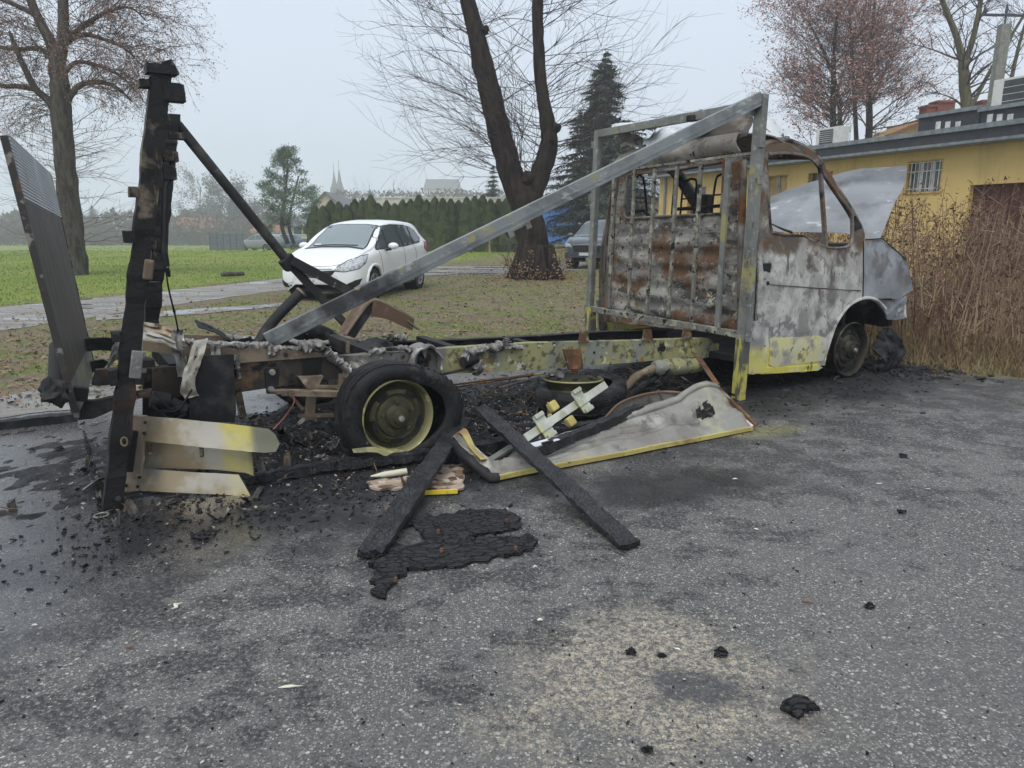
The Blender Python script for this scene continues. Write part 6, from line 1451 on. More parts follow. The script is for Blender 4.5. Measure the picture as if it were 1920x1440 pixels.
# ---- tall tree at left
LTB = G(138, 515); r = random.Random(9); A = lambda u, v, dy=0: AT(u, v, LTB.y+dy)-LTB
LTREE = tree_thing('left_tree', LTB, 'tall tree with drooping russet twigs behind the tail-lift platform')
LTREE.name = 'drooping_tree'
m = MB(); limb(m, [(A(140, 520), .42), (A(138, 470), .32), (A(132, 400), .29), (A(124, 320), .27), (A(116, 230), .27), (A(112, 160), .25), (A(105, 118), .21)], 14, .2); m.build('trunk', B_GREY, LTREE, smooth='all')
tips = []; tw = MB(); bigs = []
for pts in ([(A(106, 125), .17), (A(95, 80), .15), (A(72, 35), .13), (A(55, -10), .11), (A(45, -70), .08), (A(40, -150), .04)],
            [(A(108, 125), .19), (A(117, 80), .16), (A(119, 30), .14), (A(118, -30), .12), (A(122, -110), .08), (A(120, -180), .04)],
            [(A(105, 215), .12), (A(92, 190), .11), (A(68, 168), .10), (A(52, 140), .085), (A(34, 100), .07), (A(18, 60), .04)],
            [(A(68, 168), .08), (A(35, 162), .07), (A(0, 160), .06), (A(-50, 140), .05)],
            [(A(122, 205), .11), (A(132, 180), .09), (A(150, 160), .08), (A(180, 154), .07), (A(215, 162), .05), (A(248, 190), .02)],
            [(A(113, 150), .07), (A(140, 118), .06), (A(180, 122), .05), (A(225, 142), .035), (A(258, 175), .015)],
            [(A(118, 80), .10), (A(142, 60), .08), (A(170, 40), .07), (A(205, 20), .05), (A(245, 15), .03), (A(275, 40), .015)],
            [(A(118, 85), .09), (A(150, 66), .07), (A(190, 72), .05), (A(235, 92), .03), (A(268, 125), .015)],
            [(A(98, 110), .08), (A(75, 92), .07), (A(30, 92), .06), (A(-20, 85), .04)],
            [(A(118, 0), .08), (A(150, -20), .07), (A(190, -50), .05)], [(A(70, 30), .08), (A(30, 10), .06), (A(-20, -10), .05)]):
    m = MB(); bigs += limb(m, pts, 8, .1); m.build('limb', B_GREY, LTREE, smooth='all')
for k in range(420):
    q, rr = bigs[r.randrange(len(bigs))]
    if q.x < A(60, 100).x and r.random() < .6: continue
    right = q.x > A(118, 100).x
    d = Vector(((1 if right else -1)*r.uniform(.1, 1.0)+r.uniform(-.3, .3), r.uniform(-.9, .9), r.uniform(-.2, .6)))
    twig(tw, q, d, r.uniform(.9, 2.2), .009, r, 2, 5, up=.10, droop=.85, tips=tips, wig=.35, spread=.7)
for k in range(110):
    v = r.uniform(230, 480); q = A(112+(v-160)*.08, v); a = r.random()*6.28
    twig(tw, q+Vector((math.cos(a), math.sin(a), 0))*.25, Vector((math.cos(a), math.sin(a), r.uniform(-.1, .5))), r.uniform(.5, 1.7), .008, r, 1, 5, .1, .1, None, .3)
tw.build('twigs', B_RTWIG, LTREE, fix=False)
RUSSET = mat_var('russet_leaf', [(.22, .12, .095), (.30, .19, .155), (.17, .095, .08), (.33, .20, .13)], .8, 5)
lv = MB(); leaves(lv, tips, r, 20000, .024); lv.build('crown', RUSSET, LTREE, fix=False)
# ---- russet trees and bare willow behind the yellow building
def crown_tree(name, stems, Yd, label, seed, nbig, ntw, leafn, leafmat, barkm, twigm, lens=(1.6, 3.2), droop=.15, base=None, group=None, lsize=.05, up=.35, rt=.02):
    r = random.Random(seed); b0 = AT(*stems[0][0][:2], Yd); B = Vector((b0.x, Yd, 0))
    o = tree_thing(name, B, label, 'tree', group); tips = []; tw = MB()
    for k, st in enumerate(stems):
        m = MB(); P = [(AT(u, v, Yd+(k-1)*.8)-B, rr) for u, v, rr in st]
        if k == 0 or base: P = [(Vector((P[0][0].x, P[0][0].y, 0)), P[0][1]*1.15)]+P
        L = limb(m, P, 10, .1); m.build('trunk', barkm, o, smooth='all')
        for i in range(nbig):
            q, rr = L[r.randrange(len(L)//(6 if leafn > 9000 else 4), len(L))]; a = r.random()*6.28
            twig(tw, q, Vector((math.cos(a), math.sin(a)*.8, r.uniform(.1 if leafn > 9000 else .3, .9))), r.uniform(*lens), max(.009, rr*.24), r, 2, ntw, up, droop, tips, .3, .75)
    tw.build('twigs', twigm, o, fix=False)
    if leafn: lv = MB(); leaves(lv, tips, r, leafn, lsize); lv.build('crown', leafmat, o, fix=False)
    return o
REDL = mat_var('red_brown_leaf', [(.30, .13, .10), (.38, .22, .18), (.24, .12, .10), (.42, .27, .22)], .8, 2)
crown_tree('russet_tree', [[(1560, 270, .19), (1562, 200, .16), (1563, 120, .12), (1568, 40, .08), (1572, -30, .03)], [(1575, 270, .15), (1572, 180, .12), (1545, 100, .08), (1515, 40, .03)]], 45, 'left of the two russet trees rising behind the yellow building', 31, 60, 8, 17000, REDL, B_DARK, B_RTWIG, (2.2, 4.9), .22, group='russet trees', lsize=.075, up=.22)
crown_tree('russet_tree', [[(1628, 270, .21), (1630, 180, .17), (1634, 90, .13), (1640, 10, .08), (1645, -70, .03)], [(1606, 270, .14), (1602, 180, .11), (1597, 90, .08), (1592, 20, .03)], [(1632, 200, .10), (1660, 130, .07), (1690, 60, .03)]], 46, 'right of the two russet trees rising behind the yellow building', 32, 46, 8, 18000, REDL, B_DARK, B_RTWIG, (2.2, 4.9), .22, group='russet trees', lsize=.075, up=.22)
crown_tree('bare_willow', [[(1811, 230, .27), (1808, 160, .24), (1806, 115, .22)], [(1806, 122, .17), (1794, 70, .145), (1776, 25, .125), (1762, -15, .10), (1748, -80, .06)], [(1808, 122, .15), (1826, 65, .13), (1838, 5, .11), (1845, -70, .07)], [(1814, 215, .11), (1850, 145, .095), (1885, 85, .08), (1925, 20, .06), (1960, -40, .04)], [(1885, 200, .11), (1897, 145, .10), (1912, 80, .08), (1930, 20, .06)]], 38, 'large bare willow with olive trunk behind the yellow building', 33, 17, 5, 0, None, B_OLIVE, B_TWIG, (1.0, 2.8), .25, up=.2)
# ---- conifers
def needles_mat(name, a, b, c): return mat_var(name, [a, b, c, b], .85, 4)
N_SPR = needles_mat('spruce_needles', (.034, .050, .038), (.060, .084, .060), (.085, .11, .08)); N_PINE = needles_mat('pine_needles', (.055, .090, .060), (.095, .14, .090), (.13, .175, .115)); N_THU = needles_mat('thuja_scale', (.035, .050, .022), (.065, .085, .035), (.090, .108, .046))
def spruce(name, u, vtop, Yd, halfw, label, seed, n=24, mat=None, dens=1.0, group=None):
    r = random.Random(seed); top = AT(u, vtop, Yd); B = Vector((top.x, Yd, 0)); H_ = top.z
    o = tree_thing(name, B, label, 'tree', group)
    MB().tube([(0, 0, 0), (0, 0, H_*.5), (0, 0, H_)], [H_*.018, H_*.011, .02], 8).build('trunk', B_DARK, o)
    m = MB()
    for i in range(n):
        t = (i+.5)/n; z = H_*(.10+.90*t); R_ = halfw*(1-t)**.85*r.uniform(.85, 1.15)+.12
        nb = max(8, int(19*(1-t*.5)))
        for k in range(nb):
            a = r.random()*6.28; L = R_*r.uniform(.7, 1.15); dirv = Vector((math.cos(a), math.sin(a), r.uniform(-.15, .15)))
            ns = max(5, int(L*9*dens))
            for s_ in range(ns):
                f = (s_+r.random())/ns; p = Vector((0, 0, z))+dirv*L*f+Vector((0, 0, -.22*L*f*f+.1*L*f**3)); w_ = .62*(1-f*.3)*min(1, .4+L*.5)
                for q in range(4):
                    e = Vector((r.gauss(0, 1), r.gauss(0, 1), r.gauss(0, .5)-.5)).normalized()*w_*r.uniform(.5, 1.1)
                    b = dirv.cross(Vector((0, 0, 1)))*w_*.26; m.add([p+b, p-b, p+e+dirv*w_*.4], [(0, 1, 2)])
    m.build('crown', mat or N_SPR, o, fix=False)
    return o
spruce('spruce_tree', 1136, 96, 50, 4.7, 'tall dark spruce standing behind the headboard', 41, 34)
spruce('spruce_tree', 924, 310, 75, 1.6, 'small hazy spruce just left of the forked trunk', 42, 16)
spruce('spruce_tree', 30, 392, 230, 7.2, 'hazy dark fir at the left edge beyond the field', 43, 16, dens=.5)
spruce('spruce_tree', 172, 385, 250, 6.6, 'hazy grey fir right of the drooping tree, beyond the field', 44, 16, dens=.5)
def pine():
    r = random.Random(51); Yd = 62; B = Vector((AT(530, 300, Yd).x, Yd, 0)); o = tree_thing('pine_tree', B, 'rounded green pine standing alone beyond the white car')
    Z = lambda u, v, dy=0: AT(u, v, Yd+dy)-B
    for P in ([(Vector((0, 0, 0)), .2), (Z(528, 420), .16), (Z(535, 360), .12), (Z(540, 300), .05)], [(Vector((.4, .3, 0)), .16), (Z(541, 420, .3), .13), (Z(548, 380, .3), .1), (Z(560, 330, .3), .05)]):
        m = MB(); limb(m, P, 8, .1); m.build('trunk', B_DARK, o, smooth='all')
    m = MB(); cl = []
    for _ in range(190):
        v = r.uniform(280, 432); t = (v-280)/152
        hw = 62*(min(1, .18+t*1.6) if t < .5 else 1.0)*(1 if t < .88 else .75)
        u = 540+r.uniform(-1, 1)*hw*math.sqrt(r.random()**.35); dy = r.uniform(-1, 1)*hw*Yd/FPX
        if fbm((u*.035, v*.05, dy*.4), 3) < -.22: continue
        cl.append((Z(u, v, dy), r.uniform(.30, .62)))
    for c, s_ in cl:
        for _ in range(85):
            d = Vector((r.gauss(0, 1), r.gauss(0, 1), r.gauss(0, .6))); p = c+d*s_*.48
            e = (d.normalized()+Vector((0, 0, .5))).normalized()*r.uniform(.12, .26); b = e.orthogonal().normalized()*.035
            m.add([p-b, p+b, p+e], [(0, 1, 2)])
    m.build('crown', N_PINE, o, fix=False)
    bm_ = MB()
    for c, s_ in cl[::4]: bm_.tube([Vector((0, 0, max(1.5, c.z-1.0))), c], [.04, .015], 4)
    bm_.build('branches', B_DARK, o, fix=False)
pine()
# ---- thuja hedge: each tree its own
def thuja_mesh(seed):
    r = random.Random(seed); m = MB()
    for _ in range(1900):
        z = r.random()**.8; R_ = .42*(1-z**2.8)**.7*(.9+.3*fbm((z*5, seed, 0), 3))
        a = r.random()*6.28; k = r.uniform(.72, 1.05); p = Vector((math.cos(a)*R_*k, math.sin(a)*R_*k, z*.97))
        up_ = Vector((math.cos(a)*.35, math.sin(a)*.35, 1)).normalized()*r.uniform(.03, .075); b = Vector((-math.sin(a), math.cos(a), r.uniform(-.3, .3)))*r.uniform(.03, .06)
        m.add([p-b, p+b, p+up_], [(0, 1, 2)])
    core = [(.36*(1-(i/10)**2.2)**.75, i/10*.95) for i in range(11)]; m.lathe(core, 10)
    return m.mesh('crown', N_THU)
TM = [thuja_mesh(s_) for s_ in (1, 2, 3)]
stem = MB().tube([(0, 0, 0), (0, 0, .2)], [.05, .04], 6).mesh('trunk', B_DARK)
rt = random.Random(4)
ORD = 'first second third fourth fifth sixth seventh eighth ninth tenth eleventh twelfth thirteenth fourteenth fifteenth sixteenth seventeenth eighteenth nineteenth twentieth twenty-first twenty-second twenty-third twenty-fourth twenty-fifth'.split()
for k in range(25):
    u = 590+k*15.0; Yd = 44+rt.uniform(-.4, .4)-(k/25)*2.0
    vt = 388-13*rt.random()-(9 if k in (6, 7, 13) else 0)-k*.45
    tp = AT(u, vt, Yd); o = empty('thuja_tree', (tp.x, Yd, 0)); h_ = tp.z
    o.rotation_euler.z = rt.random()*6.28
    tag(o, ORD[k]+' thuja from the left end of the hedge behind the white car', 'tree', 'thujas in the hedge')
    for me, nm in ((TM[k % 3], 'crown'), (stem, 'trunk')):
        c = bpy.data.objects.new(nm, me); COL.objects.link(c); c.parent = o; c.scale = (1.7, 1.7, h_)
# ---- hazy bare trees and thickets far off
FARB = plain('far_twig', (.085, .068, .060), .9); FARL = mat_var('far_thicket', [(.07, .055, .045), (.10, .075, .06), (.055, .055, .038)], .9, .6)
crown_tree('far_bare_tree', [[(372, 440, .25), (374, 400, .18), (376, 350, .12)]], 230, 'hazy bare tree with fine crown beyond the field, left of the pine', 61, 44, 7, 3500, FARL, FARB, FARB, (4.6, 9.4), .05, lsize=.23, rt=.03)
crown_tree('far_bare_tree', [[(425, 440, .22), (428, 410, .16), (430, 380, .12)]], 220, 'broad hazy bare tree beyond the field, nearest the pine', 62, 44, 7, 4500, FARL, FARB, FARB, (3.8, 7.8), .05, lsize=.28)
crown_tree('far_bare_tree', [[(460, 440, .18), (462, 420, .14), (464, 404, .1)]], 225, 'low hazy bare tree between the sloping tube and the pine', 63, 30, 7, 3000, FARL, FARB, FARB, (3.2, 7.0), .05, lsize=.28)
for k, (u, v) in enumerate([(690, 345), (735, 340), (768, 350), (672, 356)]):
    crown_tree('far_bare_tree', [[(u, 400, .16), (u+2, 372, .12), (u+3, v, .04)]], 230+5*k, ['hazy bare tree behind the hedge, right of the church', 'taller hazy bare tree behind the middle of the hedge', 'small hazy bare tree behind the hedge by the far house', 'slim hazy bare tree close to the church'][k], 70+k, 18, 5, 0, None, FARB, FARB, (2.3, 5.8), .0, up=.6)
m = MB(); r = random.Random(77)
for _ in range(34000):
    u = r.uniform(-260, 592); Yd = r.uniform(180, 230)
    hz = 4.6+2.4*fbm((u*.012, 3, 0), 3)+1.9*fbm((u*.05, 8, 0), 3)
    X = (u-960)/FPX*Yd; z = -3.2+r.random()**.75*(hz+3.2); p = Vector((X, Yd, z)); sz = 1.0 if z > 1 else 2.2; a = Vector((r.gauss(0, 1), r.gauss(0, .4), r.gauss(0, 1)))*.48*sz; b = Vector((r.gauss(0, 1), 0, r.gauss(0, 1)))*.36*sz
    m.add([p, p+a, p+b], [(0, 1, 2)])
tag(m.build('far_thicket', FARL, fix=False), 'hazy brown thicket along the far edge of the field', 'thicket', kind='stuff')
m = MB()
for _ in range(7000):
    u = r.uniform(640, 960); Yd = r.uniform(210, 240); hz = 11.5+2.0*fbm((u*.02, 3, 0), 3)
    p = Vector(((u-960)/FPX*Yd, Yd, r.random()**.8*hz)); a = Vector((r.gauss(0, 1), 0, r.gauss(0, 1)))*.6; b = Vector((r.gauss(0, 1), 0, r.gauss(0, 1)))*.45
    m.add([p, p+a, p+b], [(0, 1, 2)])
tag(m.build('far_wood', FARL, fix=False), 'faint wood on the skyline behind the hedge', 'wood', kind='stuff')
# ================================================================ BUILDINGS
E1, E2 = G(1920, 247, 3.55), G(1530, 292, 3.55)
WD = (E2-E1); WD.z = 0; WD.normalize(); WN = Vector((-WD.y, WD.x, 0))
if WN.dot(Vector((0, -1, 0))) < 0 and WN.x > 0: WN = -WN
W0 = Vector((E1.x, E1.y, 0))
WN = Vector((WD.y, -WD.x, 0)) if Vector((WD.y, -WD.x, 0)).dot(-W0) > 0 else Vector((-WD.y, WD.x, 0))   # out of the wall, towards the yard
W0 = W0-WN*.45                                                   # the roof overhangs the wall
def WP(u, v, o=0.0):                                             # (s along wall, z) where the pixel meets the wall plane moved out by o
    rr = ray(u, v); t = (W0+WN*o-CAM).dot(WN)/rr.dot(WN); q = CAM+rr*t; return (q-W0).dot(WD), q.z
def wv(s_, z, o=0.0): return W0+WD*s_+WN*o+Vector((0, 0, z))
def render_mat(name, col, dirt, sc=1.5):
    q = NT(name); P = q.pos(); n = q.noise(q.map(P, (1, 1, .35)), sc, 6, .65); z = q.xyz(P)[2]
    c = q.mix(q.step(n, .42, .70), col, tuple(x*.82 for x in col)); c = q.mix(q.math('MULTIPLY', q.step(q.noise(P, 4, 6, .7), .5, .72), q.step(z, 1.6, .2)), c, dirt)
    c = q.mix(q.math('MULTIPLY', q.step(q.noise(q.map(P, (3, 3, .15)), 2, 5, .6), .58, .72), .35), c, dirt)
    return q.done(c, .9, 0, q.bump(q.noise(P, 60, 4, .7), .35, .006), spec=.2)
YW = render_mat('yellow_render', (.68, .49, .20), (.30, .24, .15)); M_FASC = plain('dark_fascia', (.035, .037, .042), .6); M_FLASH = plain('zinc_flashing', (.22, .24, .26), .45, .4)
M_BITU = plain('bitumen_roof', (.06, .062, .066), .85); M_WBAR = plain('white_bar', (.62, .62, .60), .5); M_GLASSB = glass_mat('window_glass', (.06, .07, .08)); M_REVEAL = plain('reveal_render', (.50, .32, .10), .9); M_GATE = layered('brown_gate_steel', (.085, .035, .026), [((.12, .055, .04), 3, .48, .64), ((.06, .03, .025), 6, .54, .66)], rough=.65, obj=False); M_AC = plain('ac_white', (.60, .60, .56), .5, 0, .08); M_GRILL = plain('ac_grille', (.05, .055, .06), .6); M_BRICK = layered('red_brick', (.24, .085, .055), [((.30, .13, .09), 20, .5, .62), ((.16, .07, .05), 8, .54, .66)], rough=.9, obj=False); M_TILE = layered('orange_tile', (.27, .11, .065), [((.20, .085, .05), 12, .5, .62)], rough=.85, obj=False); M_CREAM = render_mat('cream_render', (.55, .48, .36), (.35, .3, .24))
YB = empty('yellow_building', W0); tag(YB, 'long yellow flat-roofed building with dark fascia at right', 'building')
def wbox(name, s0, s1, z0, z1, o0, o1, mat, parent=YB, bevel=0):
    vs = [wv(a, c, b)-W0 for a in (s0, s1) for b in (o0, o1) for c in (z0, z1)]
    return MB().add(vs, [(0, 1, 3, 2), (4, 6, 7, 5), (0, 4, 5, 1), (2, 3, 7, 6), (0, 2, 6, 4), (1, 5, 7, 3)]).build(name, mat, parent, bevel=bevel)
sL = WP(1236, 380)[0]; sR = -14.0
win = [WP(1703, 303), WP(1763, 358)]; w1 = (win[1][0], win[0][0], win[1][1], win[0][1])     # s0<s1? s grows to the left/far
w2p = [WP(1436, 330), WP(1471, 415)]; w2 = (w2p[1][0], w2p[0][0], .9, w2p[0][1])
w3p = [WP(1516, 324), WP(1556, 400)]; w3 = (w3p[1][0], w3p[0][0], .9, w3p[0][1])
w4p = [WP(1290, 352), WP(1322, 400)]; w4 = (w4p[1][0], w4p[0][0], .9, w4p[0][1])
gp = [WP(1818, 345), WP(1990, 345)]; gt = (gp[1][0], gp[0][0], .0, gp[0][1])
holes = [w1, w2, w3, w4, gt]
WT = 3.40
MBw = MB(); MBw.panel([(sR, 0), (sL, 0), (sL, WT), (sR, WT)], [[(h[0], max(h[2], .02)), (h[1], max(h[2], .02)), (h[1], h[3]), (h[0], h[3])] for h in holes], .9, lambda a, b: wv(a, b)-W0)
MBw.build('wall', YW, YB, solid=.02)
for k, h in enumerate(holes):
    d_ = -.16
    fr = MB()
    if k < 4:
        p = wbox('window', h[0], h[1], h[2], h[3], d_-.02, d_, M_GLASSB if k != 1 else plain('tan_board', (.42, .30, .13), .8))
        wbox('window_sill', h[0]-.05, h[1]+.05, h[2]-.05, h[2], d_, .05, M_REVEAL, p)
    else:
        p = wbox('gate', h[0], h[1], h[2], h[3], d_-.02, d_, M_GATE)
        nn = 9
        for i in range(nn):
            a = h[0]+(h[1]-h[0])*i/nn; wbox('gate_board', a+.012, a+(h[1]-h[0])/nn-.012, .05, h[3]-.02, d_, d_+.02, M_GATE, p)
    for (a, b, c, e) in ((h[0]-.002, h[0]+.03, h[2], h[3]), (h[1]-.03, h[1]+.002, h[2], h[3]), (h[0], h[1], h[3]-.03, h[3]+.002)):
        wbox('window_frame', a, b, c, e, d_, .012, M_REVEAL if k != 4 else YW, p)
    if k in (0,):
        for i in range(1, 9):
            a = h[0]+(h[1]-h[0])*i/9; wbox('window_bar', a-.009, a+.009, h[2]+.02, h[3]-.02, -.03, -.012, M_WBAR, p)
        for zz in (.1, .65, .93):
            z = h[2]+(h[3]-h[2])*zz; wbox('window_bar', h[0]+.02, h[1]-.02, z-.01, z+.01, -.012, .0, M_WBAR, p)
        for i in (.35, .68): wbox('window_mullion', h[0]+(h[1]-h[0])*i-.03, h[0]+(h[1]-h[0])*i+.03, h[2], h[3], d_, d_+.04, M_WBAR, p)
    if k == 1: wbox('window_mullion', (h[0]+h[1])/2-.04, (h[0]+h[1])/2+.04, h[2], h[3], d_, d_+.03, M_FLASH, p)
wbox('end_wall', sL-.02, sL+.02, 0, WT, -9, .0, YW)
wbox('back_wall', sR, sL, 0, WT, -9.1, -9.0, YW)
wbox('soffit', sR, sL+.3, WT, WT+.06, -.02, .45, M_FLASH)
wbox('fascia', sR, sL+.3, WT+.06, WT+.34, .36, .44, M_FASC)
fl = wbox('roof_edge', sR, sL+.32, WT+.34, WT+.46, .0, .50, M_FLASH)
wbox('gutter', sR, sL+.3, WT+.02, WT+.09, .44, .52, M_FLASH)
wbox('roof', sR, sL+.3, WT+.30, WT+.40, -9.2, .0, M_BITU)
pd = WP(1246, 380, .06); m = MB(); m.tube([wv(pd[0], 0, .06)-W0, wv(pd[0], WT, .06)-W0], .06, 10); m.build('downpipe', M_FLASH, YB)
# roof furniture stands back from the edge
def roofbox(name, px0, px1, o0, dep, mat, parent=None, zb=None):
    a = WP(*px0, o0); b = WP(*px1, o0); return a, b
RZ = WT+.40
def RB(u0, u1, vt, o0):                                          # s range and top height on a plane o0 from the wall
    a = WP(u0, vt, o0); b = WP(u1, vt, o0); return min(a[0], b[0]), max(a[0], b[0]), a[1]
for (u0, u1, vt, la) in [(1724, 1837, 217, 'dark roof light box with pale stickers, left of the two'), (1841, 1990, 204, 'dark roof light box with pale stickers, right of the two')]:
    s0, s1, zt = RB(u0, u1, vt, -1.2); o = empty('roof_box', wv((s0+s1)/2, RZ, -1.2)); tag(o, la, 'roof box', 'roof light boxes'); 
    base = o.location.copy()
    def rb(name, a, b, z0, z1, o0, o1, mat, par=None):
        vs = [wv(x, z, y)-base for x in (a, b) for y in (o0, o1) for z in (z0, z1)]
        return MB().add(vs, [(0, 1, 3, 2), (4, 6, 7, 5), (0, 4, 5, 1), (2, 3, 7, 6), (0, 2, 6, 4), (1, 5, 7, 3)]).build(name, mat, par or o)
    rb('housing', s0, s1, RZ, zt-.08, -2.6, -1.2, M_FASC); rb('lid', s0-.06, s1+.06, zt-.08, zt+.02, -2.7, -1.12, M_FLASH)
    mids = [1758, 1776, 1795] if u0 < 1800 else [1855, 1873, 1893]
    for mu in mids:
        q = WP(mu, vt+22, -1.19); rb('sticker', q[0]-.075, q[0]+.075, q[1]-.13, q[1]+.16, -1.2, -1.194, M_WBAR)
def ac(u0, u1, vt, vb, o0, dep, la, gfrac):
    a, b = WP(u0, vb, o0), WP(u1, vt, o0); s0, s1 = min(a[0], b[0]), max(a[0], b[0]); zt = WP(u0, vt, o0)[1]; z0 = RZ
    base = wv((s0+s1)/2, z0, o0); o = empty('air_conditioner', base); tag(o, la, 'air conditioner')
    def rb(name, a, b, z0, z1, o0, o1, mat, par=None, bv=0):
        vs = [wv(x, z, y)-base for x in (a, b) for y in (o0, o1) for z in (z0, z1)]
        return MB().add(vs, [(0, 1, 3, 2), (4, 6, 7, 5), (0, 4, 5, 1), (2, 3, 7, 6), (0, 2, 6, 4), (1, 5, 7, 3)]).build(name, mat, par or o, bevel=bv)
    rb('casing', s0, s1, z0+.06, zt, o0-dep, o0, M_AC, None, .01)
    for e in (s0+.1, s1-.15): rb('foot', e, e+.06, z0, z0+.06, o0-dep, o0, M_FASC)
    g0, g1 = s0+(s1-s0)*.30, s1-(s1-s0)*.15; gm = rb('grille', g0, g1, z0+.13, zt-.06, o0, o0+.012, M_GRILL)
    for i in range(1, 7):
        z = z0+.13+(zt-z0-.19)*i/7; rb('grille_slat', g0, g1, z-.006, z+.006, o0+.012, o0+.022, M_AC, gm)
    return o
ac(1529, 1577, 243, 270, .0, .35, 'small white air conditioner standing on the roof edge above the cab', .5)
ac(1858, 2010, 152, 195, -1.6, .8, 'large white air conditioner on the roof at the right edge', .5)
# chimney and neighbouring gable behind
def block(name, loc, dims, yaw, mat, parent, off=(0, 0, 0)): return MB().box(Vector(off), dims, Matrix.Rotation(yaw, 3, 'Z')).build(name, mat, parent)
NB = AT(1730, 230, 42); o = empty('neighbour_house', (NB.x, 42, 0)); tag(o, 'yellow gabled house with red brick chimneys behind the flat roof', 'house')
gz = AT(1730, 214, 42).z; ez = AT(1690, 243, 42).z
MB().prism([(-1.7, 0), (5, 0), (5, gz-.4), (1.2, gz), (-1.7, ez-.3)], 6, Matrix(((1, 0, 0, 0), (0, 0, 1, 0), (0, 1, 0, 0), (0, 0, 0, 1)))).build('wall', YW, o)
MB().beam(Vector((-2.0, -.2, ez-.35)), Vector((1.25, -.2, gz+.1)), .5, .12).build('roof', M_TILE, o)
MB().beam(Vector((1.25, 3, gz+.05)), Vector((6, 3, gz-.1)), 7, .12).build('roof', M_TILE, o)
for u0, u1, vt in ((1742, 1774, 197), (1722, 1740, 205), (1824, 1838, 196)):
    a, b = AT(u0, vt, 44), AT(u1, vt, 44); ch = MB().box((((a.x+b.x)/2-NB.x), 1.5, a.z-1.0), (b.x-a.x, .8, 2.0)).build('chimney', M_BRICK, o); MB().box((((a.x+b.x)/2-NB.x), 1.5, a.z+.05), (b.x-a.x+.12, .95, .12)).build('chimney_cap', M_BRICK, ch)
# power pole with wires
pt, = [AT(1884, 46, 30)]; o = empty('power_pole', (pt.x, 30, 0)); tag(o, 'grey concrete power pole above the roof at right', 'pole')
MB().sweep([Vector((-.06, 0, 0)), Vector((0, 0, pt.z))], [(-.18, -.15), (.18, -.15), (.18, .15), (-.18, .15)], up=(0, 1, 0)).build('post', plain('concrete', (.21, .21, .18), .9), o)
MB().beam((-1.0, 0, pt.z+.35), (1.4, 0, pt.z+.30), .08, .08).build('crossarm', M_FASC, o)
MB().tube([(0, 0, pt.z), (0, 0, pt.z+.7)], .04, 6).build('spike', M_FASC, o)
for dx in (-.8, 0, 1.1): MB().lathe([(0, .2), (.05, .18), (.06, .1), (.04, 0)], 8, Matrix.Translation((dx, 0, pt.z+.38))).build('insulator', M_FASC, o)
ww = [AT(1900, 60, 30)-Vector((pt.x, 30, 0)), AT(1800, 130, 33)-Vector((pt.x, 30, 0)), AT(1700, 195, 37)-Vector((pt.x, 30, 0)), AT(1620, 235, 40)-Vector((pt.x, 30, 0))]
MB().tube(catmull(ww, 8), .012, 4).build('wire', M_FASC, o)
# ---- buildings behind the forked tree
M_BLUE = render_mat('blue_render', (.075, .22, .60), (.06, .15, .38)); M_MROOF = plain('pale_metal_roof', (.34, .37, .41), .4, .3, .12, 2)
b0, b1 = AT(1018, 380, 60), AT(1092, 374, 60); o = empty('blue_building', ((b0.x+b1.x)/2, 60, 0)); tag(o, 'bright blue rendered building behind the forked tree', 'building')
wd = (b1.x-b0.x); hz = AT(1050, 377, 60).z
MB().box((-.8, 3, hz/2), (wd+1.6, 6, hz)).build('wall', M_BLUE, o); MB().box((-.8, 3, hz+.08), (wd+2.2, 6.6, .16)).build('roof', M_MROOF, o)
p0 = AT(1090, 372, 57); p1 = AT(1236, 372, 57); o = empty('beige_building', (p0.x, 57, 0)); tag(o, 'beige building with pale ribbed metal roof behind the headboard', 'building')
L_ = p1.x-p0.x+2; hw = p0.z; rz = AT(1150, 328, 57).z
MB().box((L_/2, 4, hw/2), (L_, 8, hw)).build('wall', M_CREAM, o)
rf = MB().add([(-.4, -.5, hw), (L_+.4, -.5, hw), (L_+.4, 4, rz+.3), (-.4, 4, rz+.3), (-.4, 8.5, hw), (L_+.4, 8.5, hw)], [(0, 1, 2, 3), (3, 2, 5, 4), (0, 3, 4), (1, 5, 2)]).build('roof', M_MROOF, o)
for i in range(18):
    x = i*L_/17; MB().beam((x, -.5, hw+.03), (x, 4, rz+.33), .04, .05).build('roof_rib', M_MROOF, rf)
for x in (1.2, 3.4, 5.2): 
    w_ = MB().box((x, -.03, 1.9), (1.1, .06, 1.2)).build('window', M_GLASSB, o); MB().box((x, -.07, 1.25), (1.25, .1, .08)).build('window_sill', M_WBAR, w_)
MB().beam((-.4, -.6, hw+.0), (L_+.4, -.6, hw+.0), .12, .12).build('gutter', M_FLASH, o)
